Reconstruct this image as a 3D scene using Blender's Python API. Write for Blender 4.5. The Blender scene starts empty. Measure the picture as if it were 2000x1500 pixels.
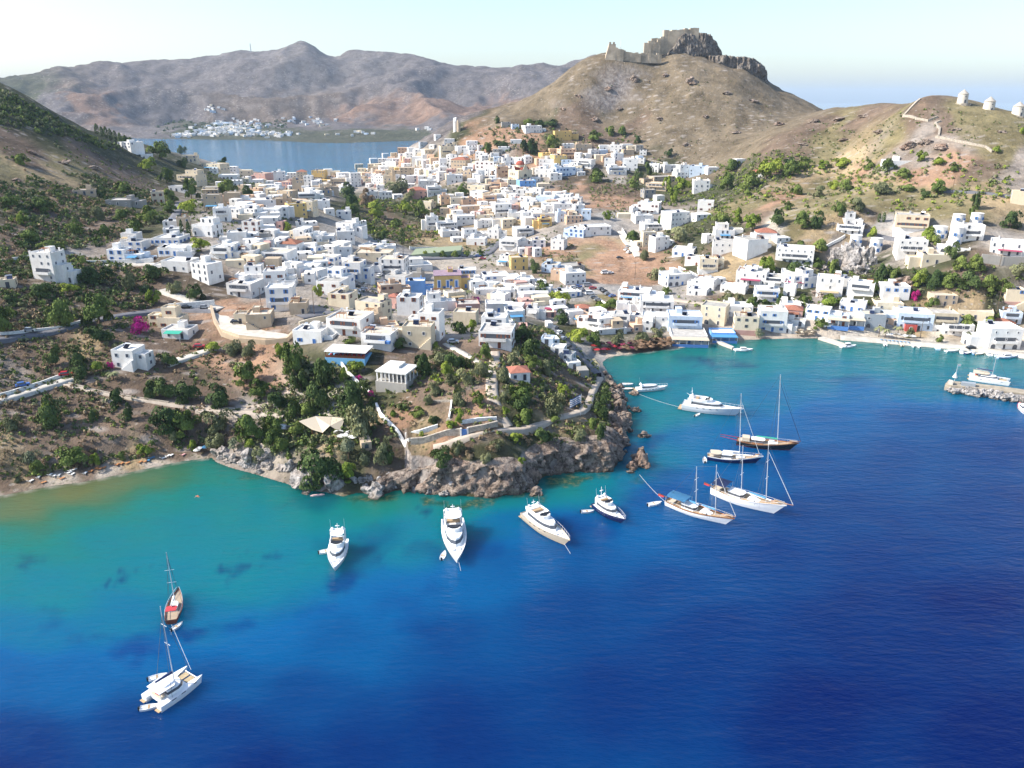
import bpy, bmesh, math, random
import numpy as np
from mathutils import Vector, Matrix

random.seed(7)
rng = np.random.default_rng(7)
R = math.radians
scene = bpy.context.scene
col = scene.collection

# ---------------------------------------------------------------- camera
F_PX, CAM_Z, PITCH = 1500.0, 100.0, R(20.3)
cam_data = bpy.data.cameras.new('camera')
cam = bpy.data.objects.new('camera', cam_data)
col.objects.link(cam)
cam.location = (0, 0, CAM_Z)
cam.rotation_euler = (math.pi/2 - PITCH, 0, 0)
cam_data.sensor_fit = 'HORIZONTAL'
cam_data.sensor_width = 36.0
cam_data.lens = 36.0*F_PX/2000.0
cam_data.clip_start = 1.0
cam_data.clip_end = 90000.0
scene.camera = cam

# ---------------------------------------------------------------- sky, sun, exposure
SUN_AZ, SUN_EL = R(-94), R(38)          # azimuth from the view direction (+Y), negative = to the left
sun_dir = Vector((math.sin(SUN_AZ)*math.cos(SUN_EL), math.cos(SUN_AZ)*math.cos(SUN_EL), math.sin(SUN_EL)))
world = bpy.data.worlds.new('World')
scene.world = world
world.use_nodes = True
wn = world.node_tree.nodes
bg = wn['Background']
sky = wn.new('ShaderNodeTexSky')
sky.sky_type = 'NISHITA'
sky.sun_disc = False
sky.sun_elevation = SUN_EL
sky.sun_rotation = SUN_AZ
sky.altitude = 100
sky.air_density = 1.05
sky.dust_density = 1.5
sky.ozone_density = 2.2
world.node_tree.links.new(sky.outputs[0], bg.inputs[0])
bg.inputs[1].default_value = 0.134
sun_data = bpy.data.lights.new('sun', 'SUN')
sun_data.energy = 4.3
sun_data.angle = R(0.55)
sun_data.color = (1.0, 0.94, 0.84)
sun = bpy.data.objects.new('sun', sun_data)
sun.rotation_euler = (-sun_dir).to_track_quat('-Z', 'Y').to_euler()
sun.location = (0, 0, 400)
col.objects.link(sun)
scene.view_settings.view_transform = 'Standard'
scene.view_settings.look = 'None'
scene.view_settings.exposure = 0.96
scene.view_settings.gamma = 1.0
scene.view_settings.use_curve_mapping = False
HAZE = 0.00005
scene.cycles.max_bounces = 5
scene.cycles.diffuse_bounces = 3
scene.cycles.glossy_bounces = 2
scene.cycles.volume_bounces = 0
scene.cycles.use_denoising = True

# ---------------------------------------------------------------- projection helpers (a map point seen from the drone)
CP, SP = math.cos(PITCH), math.sin(PITCH)
def ray(u, v):
    a = (u-1000.0)/F_PX; b = (750.0-v)/F_PX
    return a, CP+b*SP, -SP+b*CP
def tr(u, v):
    a, dy, dz = ray(u, v)
    return a/dy, -dz/dy                  # tangent of the bearing, drop per metre forward
def sea(u, v, h=0.0):
    t, r = tr(u, v)
    y = (CAM_Z-h)/r
    return t*y, y
def hnoise2(x, y, seed):
    xi = np.floor(x).astype(np.int64); yi = np.floor(y).astype(np.int64)
    xf = x-xi; yf = y-yi
    def g(ix, iy):
        n = (ix*374761393 + iy*668265263 + seed*974634777) & 0x7fffffff
        n = ((n ^ (n >> 13))*1274126177) & 0x7fffffff
        n = (n ^ (n >> 16)) & 0xffff
        return n/32767.5-1.0
    u = xf*xf*xf*(xf*(xf*6-15)+10); w = yf*yf*yf*(yf*(yf*6-15)+10)
    a = g(xi, yi)*(1-u)+g(xi+1, yi)*u
    b = g(xi, yi+1)*(1-u)+g(xi+1, yi+1)*u
    return a*(1-w)+b*w
def fbm(x, y, wl, octs=4, seed=1, gain=0.5):
    s = 0; a = 1.0; n = 0
    for i in range(octs):
        c, sn = math.cos(0.7*i+seed), math.sin(0.7*i+seed)
        s = s + a*hnoise2((x*c-y*sn)/wl+17.3*i, (x*sn+y*c)/wl-9.1*i, seed+i)
        n += a; a *= gain; wl *= 0.5
    return s/n
# ---------------------------------------------------------------- terrain: measured spot heights, interpolated
# (u, v, height) for ground whose height was estimated; (u, v, -D) for ground whose distance D was estimated
SPOT = [(100,870,6),(0,850,9),(0,780,14),(0,700,20),(200,650,22),(100,620,24),(0,600,28),(100,545,32),(0,500,38),(-200,850,12),
(-300,700,28),(-300,500,50),(0,400,-400),(0,300,-480),(0,200,-560),(0,163,-600),(200,480,-372),(200,400,-450),(100,300,-520),(120,228,-660),(200,262,-740),
(270,282,-830),(60,192,-625),(350,303,-930),(430,328,-1000),(530,345,-1050),(600,348,-1040),(300,350,-600),(350,400,-520),(420,400,-494),(400,500,-345),
(300,600,22),(400,640,20),(320,690,17),(300,780,11),(400,850,6),(450,700,16),(600,780,11),(620,850,8),(300,560,27),(500,560,24),
(500,640,22),(480,500,-352),(560,480,-400),(600,560,-323),(600,450,-445),(600,400,-533),(530,400,-545),(650,500,-407),(740,540,12),(740,600,15),(800,480,10),(740,440,14),
(650,380,-664),(720,400,15),(650,345,-900),(480,350,-800),(700,335,-950),(780,300,-900),(850,268,-850),(930,232,-860),(900,300,-790),(800,350,24),(800,400,18),
(670,690,21),(760,760,16),(700,760,15),(720,850,10),(850,880,12),(950,870,12),(1050,850,12),(1120,850,11),(970,760,19),(970,680,20),(850,680,20),(880,620,16),
(800,600,15),(1050,650,16),(1000,620,9),(1050,600,4),(1100,680,9),(1150,700,3),(1130,790,9),(1170,870,10),(1050,780,15),(1090,640,3.5),(1180,660,2.5),
(1000,340,-720),(1000,400,22),(1000,290,-760),(1100,300,-750),(1100,360,-680),(1000,460,9),(900,460,9.5),(900,420,15),(900,360,-690),(1000,520,8),(900,530,8),(850,500,9),(1000,560,6),(900,570,9),
(1050,250,-820),(1150,260,-800),(1200,400,25),(1150,430,20),(1200,470,12),(1250,520,8),(1250,450,15),(1250,600,4),(1150,560,5),(1350,600,4.5),(1250,640,2.5),
(1250,350,-690),(1300,330,-720),(1300,250,-790),(1300,180,-850),(1200,200,-850),(1000,203,-900),(1060,175,-895),(1110,142,-890),(1160,122,-885),(1200,116,-885),(1260,112,-900),
(1350,110,-900),(1420,130,-895),(1500,170,-885),(1590,209,-870),(1450,250,-770),(1450,330,-640),(1400,400,30),(1350,450,22),(1350,500,14),(1350,550,8),(1560,230,-790),
(1500,600,6),(1500,550,11),(1500,500,20),(1500,420,34),(1500,350,-563),(1500,280,-650),(1620,214,-800),(1680,209,-720),(1740,202,-640),(1800,194,-570),(1900,202,-560),(2000,224,-540),(2200,260,-520),
(1650,600,8),(1800,600,9),(1800,530,21),(1800,450,-417),(1800,380,-460),(1800,300,-508),(1800,240,-540),(1650,500,20),(1650,420,-445),(1650,350,-540),(1650,280,-610),
(2000,600,10),(2000,530,24),(2000,450,-405),(2000,380,-440),(2000,300,-480),(2300,450,50),(2300,600,25),(1900,500,29),
(300,274,-2190),(480,273,-2190),(620,276,-2150),(800,274,-2160),(200,230,-2500),(400,245,-2420),(500,200,-2900),(650,240,-2480),(800,240,-2450),(900,210,-2850),(300,180,-3000),(650,180,-3000),
(0,161,-3500),(60,158,-3500),(105,132,-3500),(150,132,-3500),(200,129,-3500),(290,118,-3500),(400,112,-3500),(480,101,-3500),(540,97,-3500),(560,91,-3500),(576,84,-3500),(590,79,-3500),(603,85,-3500),(620,95,-3500),(645,114,-3500),(658,116,-3500),(675,101,-3500),(710,102,-3500),
(760,108,-3500),(830,124,-3500),(880,138,-3500),(905,133,-3500),(1000,142,-3500),(1080,135,-3500),(1150,114,-3500),(1250,160,-3500),(-150,170,-3500),(-400,190,-3500),
(1800,204,-625),(1760,207,-650),(1850,206,-620),(1900,214,-620),(2000,238,-600),(1740,212,-720),(1680,218,-780),(1620,224,-860),(1150,135,-950),(1190,126,-950),(1260,128,-965),(1340,128,-980),(1420,145,-970),(1500,190,-960),(1100,160,-950),(1060,190,-950),(1000,218,-950),
(590,100,-3750),(540,112,-3750),(640,128,-3750),(700,118,-3750),(480,115,-3750),(400,127,-3750),(290,132,-3750),(200,145,-3750),(105,148,-3750),(760,122,-3750),(830,138,-3750),(905,146,-3750),(1000,155,-3750),(1080,148,-3750)]
WORLDSPOT = [(-560,800,62),(-700,760,95),(-900,700,120),(-800,1100,40),(-600,1100,8),(-560,980,38),(-1500,1500,60),
(20,1250,15),(150,1300,10),(250,1150,60),(350,1400,-25),(600,1300,-30),(450,1050,40),(520,900,20),(700,900,-20),(900,800,-30),(420,800,30),(420,760,60),
(300,1900,-15),(0,1900,-10),(900,2000,-40),(1500,1500,-40),(800,3000,-20),(900,3800,-40),(2200,3000,-60),(3500,3500,-60),
(-1500,4600,20),(0,4600,20),(-3000,4600,20),(-1500,6000,-40),(0,6000,-40),(900,5600,-60),(-3200,3400,80),(-4000,6000,-30),(1600,6500,-60),(700,3500,120),
(600,420,60),(700,560,70),(400,300,30),(-300,210,30),(-450,300,70),(-600,450,120)]
ctl = []
for (u, v, h) in SPOT:
    t, r = tr(u, v)
    if h > 0: y = (CAM_Z-h)/r
    else: y = -h; h = CAM_Z-r*y
    ctl.append((t, math.log(y), h))
for (x, y, h) in WORLDSPOT: ctl.append((x/y, math.log(y), h))
ctl = np.array(ctl)
def relief(x, y, h):
    """small and middle-sized relief, stronger on wild hills than in town"""
    far = np.clip((y-1700)/600, 0, 1)
    hill = np.clip((h-22)/30, 0, 1)
    rug = np.clip((y-600)/300, 0, 1)*np.clip((h-45)/30, 0, 1)
    n = fbm(x, y, 60, 4, 5)*(0.5+2.2*hill*(1-far)) + fbm(x, y, 7, 3, 9)*0.22
    rid = 1-np.abs(fbm(x, y, 110, 4, 21))*2; rid2 = 1-np.abs(fbm(x, y, 42, 4, 27))*2
    n = n + ((rid-.6)*5.5+(rid2-.6)*3.2)*rug*(1-far)
    r2 = 1-np.abs(fbm(x, y, 520, 6, 33, .52))*2.2
    return n + far*np.clip((h-6)/60, 0, 1)*(1-0.4*np.clip((y-3150)/300, 0, 1))*(r2-.55)*62
_y = np.exp(ctl[:, 1]); cs = ctl[:, 2]-relief(ctl[:, 0]*_y, _y, ctl[:, 2])
def tps_k(d2): return 0.5*d2*np.log(d2+1e-12)
N = len(ctl)
KS = 1.35
def feats(t, s): return np.stack([t*KS, s], 1)
Xc = feats(ctl[:, 0], ctl[:, 1])
D2 = ((Xc[:, None]-Xc[None])**2).sum(-1)
A = np.zeros((N+3, N+3)); A[:N, :N] = tps_k(D2)+np.eye(N)*1.5e-5
Pm = np.c_[np.ones(N), Xc]; A[:N, N:] = Pm; A[N:, :N] = Pm.T
wts = np.linalg.solve(A, np.r_[cs, 0, 0, 0])
def tps(t, s):
    out = np.empty(len(t))
    for i in range(0, len(t), 20000):
        X = feats(t[i:i+20000], s[i:i+20000])
        d2 = (X**2).sum(1)[:, None]+(Xc**2).sum(1)[None]-2*X@Xc.T
        out[i:i+20000] = tps_k(np.maximum(d2, 0))@wts[:N]+wts[N]+X@wts[N+1:]
    return out

# coastline of the near bays: (u, v, beach width, beach slope), traced on the waterline
COAST = [(-900,1250,8,.12),(-500,1120,8,.12),(-200,1030,9,.12),(0,969,9,.12),(60,957,9,.12),(105,949,9,.12),(160,942,9,.12),(210,932,9,.12),(280,917,8,.12),(350,902,7,.12),(413,894,5,.14),
(424,904,2,.3),(455,915,2,.3),(490,924,2,.3),(530,936,2,.3),(560,945,2,.3),(590,958,2,.3),(640,962,2,.3),(670,970,2,.3),(700,962,2,.3),(735,967,2,.3),(775,958,2,.3),(810,955,1,.5),(845,966,1,.5),(880,966,1,.5),(920,970,1,.5),
(960,971,1,.5),(1000,966,1,.5),(1040,959,1,.5),(1050,940,1,.5),(1065,930,1,.5),(1100,924,1,.5),(1150,920,1,.5),(1195,921,1,.5),(1209,903,1,.5),(1204,880,1,.5),(1208,866,2,.3),(1224,852,2,.3),(1222,830,2,.3),(1212,815,2,.3),(1224,800,2,.3),(1218,780,2,.3),
(1206,760,2,.3),(1196,745,2,.3),(1186,725,2,.5),(1176,708,4,.2),(1190,697,6,.12),(1230,692,7,.12),(1300,683,7,.12),(1370,675,5,.15),(1440,664,6,.14),(1510,662,7,.13),(1560,660,7,.13),(1601,661,4,.2),(1660,665,2,.5),(1720,669,2,.5),
(1755,672,1,1.2),(1800,675,1,1.2),(1860,680,1,1.2),(1905,686,1,1.2),(1947,691,1,1.2),(2000,697,1,1.2),(2080,720,1,.8),(2200,770,1,.5),(2400,860,1,.5),(2900,1050,1,.5)]
cw = np.array([sea(u, v) for (u, v, _, _) in COAST])
cattr = np.array([(b, s) for (_, _, b, s) in COAST], float)
WPOLY = np.vstack([cw, [(900, -300), (-900, -300)]])
BAY = np.array([(-1300,2350),(-1250,1900),(-900,1500),(-640,1230),(-520,1120),(-350,1075),(-150,1085),(-60,1150),(20,1330),(60,1600),(90,1900),(60,2050)] +
               [sea(u, v) for (u, v) in [(960,274),(800,275),(740,277),(680,279),(620,279),(560,276),(520,274),(480,273),(420,273),(360,272),(300,271)]])
def seg_dist(P, poly, closed=True, attr=None):
    best = np.full(len(P), 1e9); at = None if attr is None else np.zeros((len(P), attr.shape[1]))
    n = len(poly)
    for i in range(n if closed else n-1):
        a, b = poly[i], poly[(i+1) % n]; ab = b-a
        k = np.clip(((P-a)@ab)/(ab@ab), 0, 1)
        d = np.hypot(*(P-(a+k[:, None]*ab)).T)
        m = d < best; best[m] = d[m]
        if attr is not None and i < len(attr)-1: at[m] = attr[i]*(1-k[m, None])+attr[i+1]*k[m, None]
    return best, at
def inside(P, poly):
    x, y = P.T; c = np.zeros(len(P), bool); n = len(poly)
    for i in range(n):
        x1, y1 = poly[i]; x2, y2 = poly[(i+1) % n]
        if y1 == y2: continue
        m = ((y1 > y) != (y2 > y)) & (x < (x2-x1)*(y-y1)/(y2-y1)+x1)
        c ^= m
    return c
def height(x, y):
    t = x/y; s = np.log(y)
    h = tps(t, s)
    h = h + relief(x, y, h)
    P = np.c_[x, y]
    near = y < 700
    hn = h.copy()
    if near.any():
        d, at = seg_dist(P[near], cw, False, cattr)
        ins = inside(P[near], WPOLY)
        d = d + fbm(x[near], y[near], 9, 3, 3)*1.0*np.clip((at[:, 1]-.2)/.3, 0, 1)*(at[:, 1] < 1)
        beach, sl = at.T
        up = 0.03+sl*np.minimum(d, beach)+(lambda e: np.where((sl > .45) & (e > 7.5), 7.5+(e-7.5)*.3, e))(np.clip(d-beach, 0, 1e3)*np.where(sl > 0.45, 2.4, 0.9))
        dn = -0.05-np.minimum(np.maximum(d, 0)*np.where(sl > .25, .5, .15), 7)
        hh = np.where(ins, dn, np.minimum(np.maximum(hn[near], .7), up))
        hn[near] = hh
    mid = (y >= 700) & (y < 2500)
    if mid.any():
        d, _ = seg_dist(P[mid], BAY, True)
        ins = inside(P[mid], BAY)
        hn[mid] = np.where(ins, -0.1-np.minimum(d*.1, 7), np.where(x[mid] < 300, np.minimum(np.maximum(hn[mid], 1.2), 0.1+d*.8), hn[mid]))
    return hn

NT, NS = 700, 900
tg = np.linspace(-1.15, 1.15, NT)
s0, s1 = math.log(120.0), math.log(6500.0)
# more rows where the town and the headland stand
qq = np.linspace(0, 1, NS)
sg = s0+(s1-s0)*(0.72*qq+0.28*qq**2.2)
TT, SS = np.meshgrid(tg, sg)
YY = np.exp(SS); XX = TT*YY
HH = height(XX.ravel(), YY.ravel()).reshape(NS, NT)

# level platforms cut for terraces: (u, v, radius m)
def ground(x, y):
    t = x/y; s = math.log(y)
    i = min(max((t-tg[0])/(tg[1]-tg[0]), 0), NT-1.001)
    j = float(np.interp(s, sg, np.arange(NS))); j = min(j, NS-1.001)
    i0, j0 = int(i), int(j); fi, fj = i-i0, j-j0
    return ((HH[j0, i0]*(1-fi)+HH[j0, i0+1]*fi)*(1-fj)+(HH[j0+1, i0]*(1-fi)+HH[j0+1, i0+1]*fi)*fj)
def at(u, v):
    """first ground point on the sight line through a photo pixel"""
    t, r = tr(u, v)
    i = min(max((t-tg[0])/(tg[1]-tg[0]), 0), NT-1.001); i0 = int(i); fi = i-i0
    hcol = HH[:, i0]*(1-fi)+HH[:, i0+1]*fi
    ys = np.exp(sg); z = CAM_Z-r*ys
    hit = np.nonzero(z <= np.maximum(hcol, 0))[0]
    if len(hit) == 0:
        k = int(np.argmin(z-hcol)); return Vector((t*ys[k], ys[k], hcol[k]))
    k = hit[0]
    if k == 0: return Vector((t*ys[0], ys[0], max(hcol[0], 0)))
    a = z[k-1]-max(hcol[k-1], 0); b = z[k]-max(hcol[k], 0)
    f = a/(a-b+1e-9); y = ys[k-1]+(ys[k]-ys[k-1])*f
    return Vector((t*y, y, max(CAM_Z-r*y, 0)))
def mpp(P):
    """metres per photo pixel at a place"""
    return (P.y*CP+(CAM_Z-P.z)*SP)/F_PX
# ---------------------------------------------------------------- node helpers
def mat_new(name):
    m = bpy.data.materials.new(name); m.use_nodes = True
    nt = m.node_tree; return m, nt, nt.nodes, nt.links, nt.nodes['Principled BSDF']
def N_(nt, typ, **kw):
    n = nt.nodes.new(typ)
    for k, v in kw.items():
        if k.startswith('i_'):
            key = k[2:]; key = int(key) if key.isdigit() else key
            n.inputs[key].default_value = v
        else: setattr(n, k, v)
    return n
def ramp(nt, stops, interp='LINEAR'):
    n = nt.nodes.new('ShaderNodeValToRGB'); n.color_ramp.interpolation = interp
    e = n.color_ramp.elements
    while len(e) < len(stops): e.new(0.5)
    for el, (p, c) in zip(e, stops):
        el.position = p; el.color = (*c, 1) if len(c) == 3 else c
    return n
def mixc(nt, a, b, fac, mode='MIX'):
    n = nt.nodes.new('ShaderNodeMix'); n.data_type = 'RGBA'; n.blend_type = mode
    for sock, val in ((n.inputs[0], fac), (n.inputs[6], a), (n.inputs[7], b)):
        if hasattr(val, 'is_output'): nt.links.new(val, sock)
        elif sock.type == 'RGBA': sock.default_value = (*val, 1)
        else: sock.default_value = val
    return n.outputs[2]
def rng_map(nt, val, a, b, c=0, d=1):
    n = nt.nodes.new('ShaderNodeMapRange'); nt.links.new(val, n.inputs[0])
    n.inputs[1].default_value = a; n.inputs[2].default_value = b; n.inputs[3].default_value = c; n.inputs[4].default_value = d
    return n.outputs[0]
def srgb(r, g, b):
    f = lambda c: (c/255/12.92) if c/255 <= .04045 else ((c/255+.055)/1.055)**2.4
    return (f(r), f(g), f(b))
def mesh_np(name, verts, faces, mats=(), matidx=None, smooth=False):
    """faces: an (n, k) array, or a list of such arrays"""
    me = bpy.data.meshes.new(name)
    fl = faces if isinstance(faces, list) else [faces]
    fl = [np.asarray(f) for f in fl if len(f)]
    verts = np.asarray(verts, dtype=np.float32)
    me.vertices.add(len(verts)); me.vertices.foreach_set('co', verts.ravel())
    nl = sum(f.size for f in fl); nf = sum(len(f) for f in fl)
    me.loops.add(nl); me.polygons.add(nf)
    me.loops.foreach_set('vertex_index', np.concatenate([f.ravel() for f in fl]).astype(np.int32))
    tot = np.concatenate([np.full(len(f), f.shape[1]) for f in fl])
    st = np.r_[0, np.cumsum(tot)[:-1]]
    me.polygons.foreach_set('loop_start', st.astype(np.int32))
    if smooth: me.polygons.foreach_set('use_smooth', np.ones(nf, bool))
    if matidx is not None: me.polygons.foreach_set('material_index', np.asarray(matidx, np.int32))
    for m in mats: me.materials.append(m)
    me.update(calc_edges=True); return me
def link(name, me, parent=None, loc=None, rotz=None):
    o = bpy.data.objects.new(name, me); col.objects.link(o)
    if parent is not None: o.parent = parent
    if loc is not None: o.location = loc
    if rotz is not None: o.rotation_euler = (0, 0, rotz)
    return o
def tag(o, label=None, cat=None, group=None, kind=None):
    if label: o['label'] = label
    if cat: o['category'] = cat
    if group: o['group'] = group
    if kind: o['kind'] = kind
    return o

# ---------------------------------------------------------------- ground cover colours
GC = dict(D=(.15,.112,.085), G=(.32,.25,.155), V=(.06,.065,.035), R=(.25,.22,.195), O=(.32,.205,.14), P=(.30,.29,.28), W=(.30,.275,.25), S=(.36,.32,.27), H=(.165,.135,.095), K=(.10,.08,.06), L=(.19,.165,.09), Y=(.50,.46,.40))
COVER = [(0,200,'V'),(100,250,'V'),(60,190,'V'),(180,275,'V'),(0,260,'D'),(60,300,'D'),(150,330,'L'),(230,340,'D'),(30,340,'L'),(60,350,'G'),(130,350,'G'),(0,350,'D'),(0,400,'V'),(80,410,'D'),(160,400,'D'),(240,400,'V'),(60,440,'D'),(150,450,'D'),(250,430,'D'),(30,480,'D'),
(40,520,'K'),(160,500,'P'),(180,490,'R'),(250,300,'V'),(300,310,'V'),(340,320,'V'),(30,540,'K'),(30,600,'K'),(100,580,'K'),(180,560,'K'),(260,570,'D'),(300,590,'D'),(280,640,'D'),(200,640,'D'),(100,670,'D'),(40,690,'D'),(30,720,'R'),(100,700,'D'),(180,670,'G'),(220,680,'D'),
(150,760,'D'),(60,820,'D'),(120,810,'D'),(30,870,'G'),(150,870,'D'),(250,870,'G'),(330,860,'D'),(200,820,'D'),(270,800,'D'),(340,780,'D'),(400,760,'D'),(450,700,'D'),(400,710,'O'),(480,730,'O'),(380,730,'K'),(500,760,'O'),(440,790,'D'),(540,800,'Y'),(460,800,'W'),(500,690,'O'),(600,760,'V'),
(60,900,'D'),(0,930,'D'),(160,905,'D'),(380,870,'D'),(450,850,'D'),(560,850,'V'),(620,870,'G'),(500,880,'S'),(640,820,'Y'),(700,830,'G'),(470,900,'R'),(600,930,'R'),
(700,880,'V'),(750,880,'K'),(790,890,'K'),(860,890,'K'),(950,885,'V'),(1050,872,'V'),(1150,860,'K'),(1180,850,'V'),(780,830,'O'),(830,820,'G'),(880,830,'O'),(930,820,'D'),(820,780,'D'),(900,760,'D'),(850,720,'D'),(900,700,'D'),(930,790,'O'),(1030,780,'V'),(1080,790,'D'),(1060,740,'D'),(1090,820,'G'),(1010,720,'D'),(1100,720,'K'),(1080,690,'K'),(1060,660,'K'),(750,700,'D'),(700,720,'V'),(720,780,'V'),(1130,760,'K'),
(470,560,'W'),(440,580,'O'),(480,600,'O'),(540,600,'W'),(430,560,'K'),(600,560,'W'),(650,500,'W'),(700,560,'W'),(740,540,'P'),(740,580,'P'),(660,640,'W'),(800,640,'W'),(870,640,'W'),(500,520,'W'),(420,500,'W'),(380,540,'K'),(400,430,'W'),(330,420,'V'),(300,450,'V'),(280,460,'D'),(560,450,'W'),(500,400,'W'),(440,360,'V'),(600,380,'W'),(600,350,'W'),(520,360,'W'),
(720,420,'V'),(690,410,'V'),(760,430,'D'),(800,450,'L'),(840,465,'G'),(880,470,'G'),(760,450,'V'),(830,420,'V'),(780,400,'V'),(850,440,'D'),(700,390,'V'),(870,400,'V'),(830,485,'L'),(900,488,'L'),(780,485,'P'),(850,500,'P'),(920,500,'P'),(780,500,'P'),(860,512,'S'),(930,515,'S'),(800,512,'S'),
(750,350,'W'),(820,330,'W'),(870,290,'V'),(850,310,'W'),(950,330,'W'),(1000,360,'W'),(950,400,'W'),(1050,420,'W'),(1000,430,'G'),(980,430,'G'),(1050,340,'W'),(1080,370,'O'),(1120,370,'O'),(1100,355,'K'),(1150,400,'O'),(1200,390,'O'),(1170,370,'D'),(1220,380,'D'),(1170,360,'V'),(1100,390,'W'),(950,300,'O'),(1000,270,'O'),(930,265,'O'),(1040,280,'O'),(1080,290,'V'),(900,260,'V'),(1050,255,'V'),(1120,250,'D'),(1150,280,'D'),(1200,300,'D'),(1230,320,'V'),(1200,350,'W'),(1270,330,'V'),(1280,370,'V'),(1230,270,'D'),
(1000,225,'H'),(1080,200,'H'),(1150,160,'H'),(1200,200,'H'),(1300,200,'H'),(1300,280,'H'),(1400,200,'H'),(1400,280,'H'),(1500,250,'H'),(1350,320,'H'),(1450,300,'H'),(1550,240,'H'),(1350,130,'H'),(1220,130,'H'),(1280,115,'H'),(1250,105,'H'),(1600,250,'D'),(1650,240,'L'),(1700,220,'D'),(1750,240,'L'),(1620,290,'L'),(1800,210,'D'),(1900,230,'L'),(1850,260,'D'),(1950,250,'L'),(1750,300,'R'),(1850,280,'R'),(1780,280,'R'),(1950,300,'L'),(1980,340,'R'),(1900,340,'D'),(1550,320,'D'),(1500,300,'D'),
(1450,360,'V'),(1400,370,'V'),(1500,340,'V'),(1550,350,'G'),(1600,340,'G'),(1650,330,'G'),(1700,320,'O'),(1720,340,'G'),(1780,340,'O'),(1850,345,'O'),(1550,380,'L'),(1600,370,'L'),(1650,380,'L'),(1700,390,'L'),(1750,400,'L'),(1800,390,'L'),(1850,400,'L'),(1900,420,'L'),(1500,390,'O'),(1450,400,'L'),(1950,390,'G'),(1700,430,'K'),(1600,430,'L'),(1560,440,'L'),(1620,460,'G'),(1590,455,'G'),(1680,460,'G'),(1730,450,'P'),(1500,460,'Y'),(1450,440,'D'),
(1200,480,'O'),(1150,500,'L'),(1180,520,'O'),(1220,500,'O'),(1250,530,'O'),(1280,540,'O'),(1250,550,'O'),(1200,545,'O'),(1150,520,'L'),(1100,500,'G'),(1120,510,'D'),(1100,480,'O'),(1060,490,'O'),(1220,475,'G'),(1240,470,'W'),(1180,565,'P'),(1150,575,'P'),(1200,570,'P'),(1250,565,'P'),(1290,565,'P'),(1320,580,'W'),(1160,595,'L'),(1190,600,'O'),(1330,530,'V'),(1330,450,'V'),(1300,470,'V'),(1280,480,'D'),(1350,480,'V'),(1400,500,'D'),(1420,520,'G'),(1440,540,'G'),(1380,560,'W'),(1390,590,'D'),(1400,470,'V'),
(1300,620,'W'),(1400,620,'W'),(1200,620,'W'),(1150,640,'V'),(1100,650,'V'),(1100,610,'W'),(1060,580,'W'),(960,550,'W'),(1000,500,'W'),(1100,450,'W'),(1250,430,'W'),(1200,430,'P'),(1180,415,'R'),(1500,620,'W'),(1600,620,'W'),(1700,620,'W'),(1800,620,'G'),(1900,620,'W'),(1500,560,'V'),(1560,560,'V'),(1600,580,'W'),(1650,540,'V'),(1700,540,'V'),(1750,540,'V'),(1800,550,'V'),(1850,540,'D'),(1900,560,'G'),(1950,560,'V'),(1900,590,'G'),(1700,500,'R'),(1640,500,'R'),(1780,490,'W'),(1850,500,'V'),(1900,520,'D'),(1960,480,'W'),(1560,500,'V'),(1480,500,'G'),(1540,520,'V'),(1900,600,'G'),
(1200,690,'S'),(1300,680,'S'),(1250,680,'K'),(1400,668,'S'),(1500,658,'S'),(1600,655,'S'),(1700,662,'Y'),(1800,668,'Y'),(1900,680,'Y'),(1990,688,'Y'),(1120,680,'P'),(1150,700,'P'),
(100,940,'S'),(0,960,'S'),(200,922,'S'),(300,905,'S'),(380,893,'S'),(-200,1000,'S'),
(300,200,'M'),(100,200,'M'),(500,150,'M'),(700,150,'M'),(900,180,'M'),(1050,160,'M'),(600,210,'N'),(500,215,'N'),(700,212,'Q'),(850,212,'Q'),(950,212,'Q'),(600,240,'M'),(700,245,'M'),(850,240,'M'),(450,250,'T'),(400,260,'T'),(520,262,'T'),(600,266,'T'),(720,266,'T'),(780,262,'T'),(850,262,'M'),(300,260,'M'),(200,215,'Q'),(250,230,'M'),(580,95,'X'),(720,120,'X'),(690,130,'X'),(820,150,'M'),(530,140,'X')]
GC.update(M=(.115,.105,.108), N=(.13,.105,.088), Q=(.18,.12,.09), T=(.06,.065,.04), X=(.14,.13,.13))  # M: blue raised in the far-mountain colour to stand in for distance haze
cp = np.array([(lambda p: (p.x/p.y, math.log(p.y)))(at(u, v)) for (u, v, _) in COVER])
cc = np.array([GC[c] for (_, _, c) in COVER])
def cover(x, y):
    s = np.log(y); t = x/y
    w1 = fbm(x, y, 30, 4, 41)*.035+fbm(x, y, 300, 3, 42)*.02; w2 = fbm(x, y, 30, 4, 43)*.05
    out = np.empty((len(x), 3))
    for i in range(0, len(x), 20000):
        sl = slice(i, i+20000)
        d2 = ((t[sl]+w1[sl])[:, None]-cp[None, :, 0])**2*2.2+((s[sl]+w2[sl])[:, None]-cp[None, :, 1])**2
        w = 1/(d2+2e-5)**2.6
        out[sl] = (w@cc)/w.sum(1)[:, None]
    return out

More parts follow.
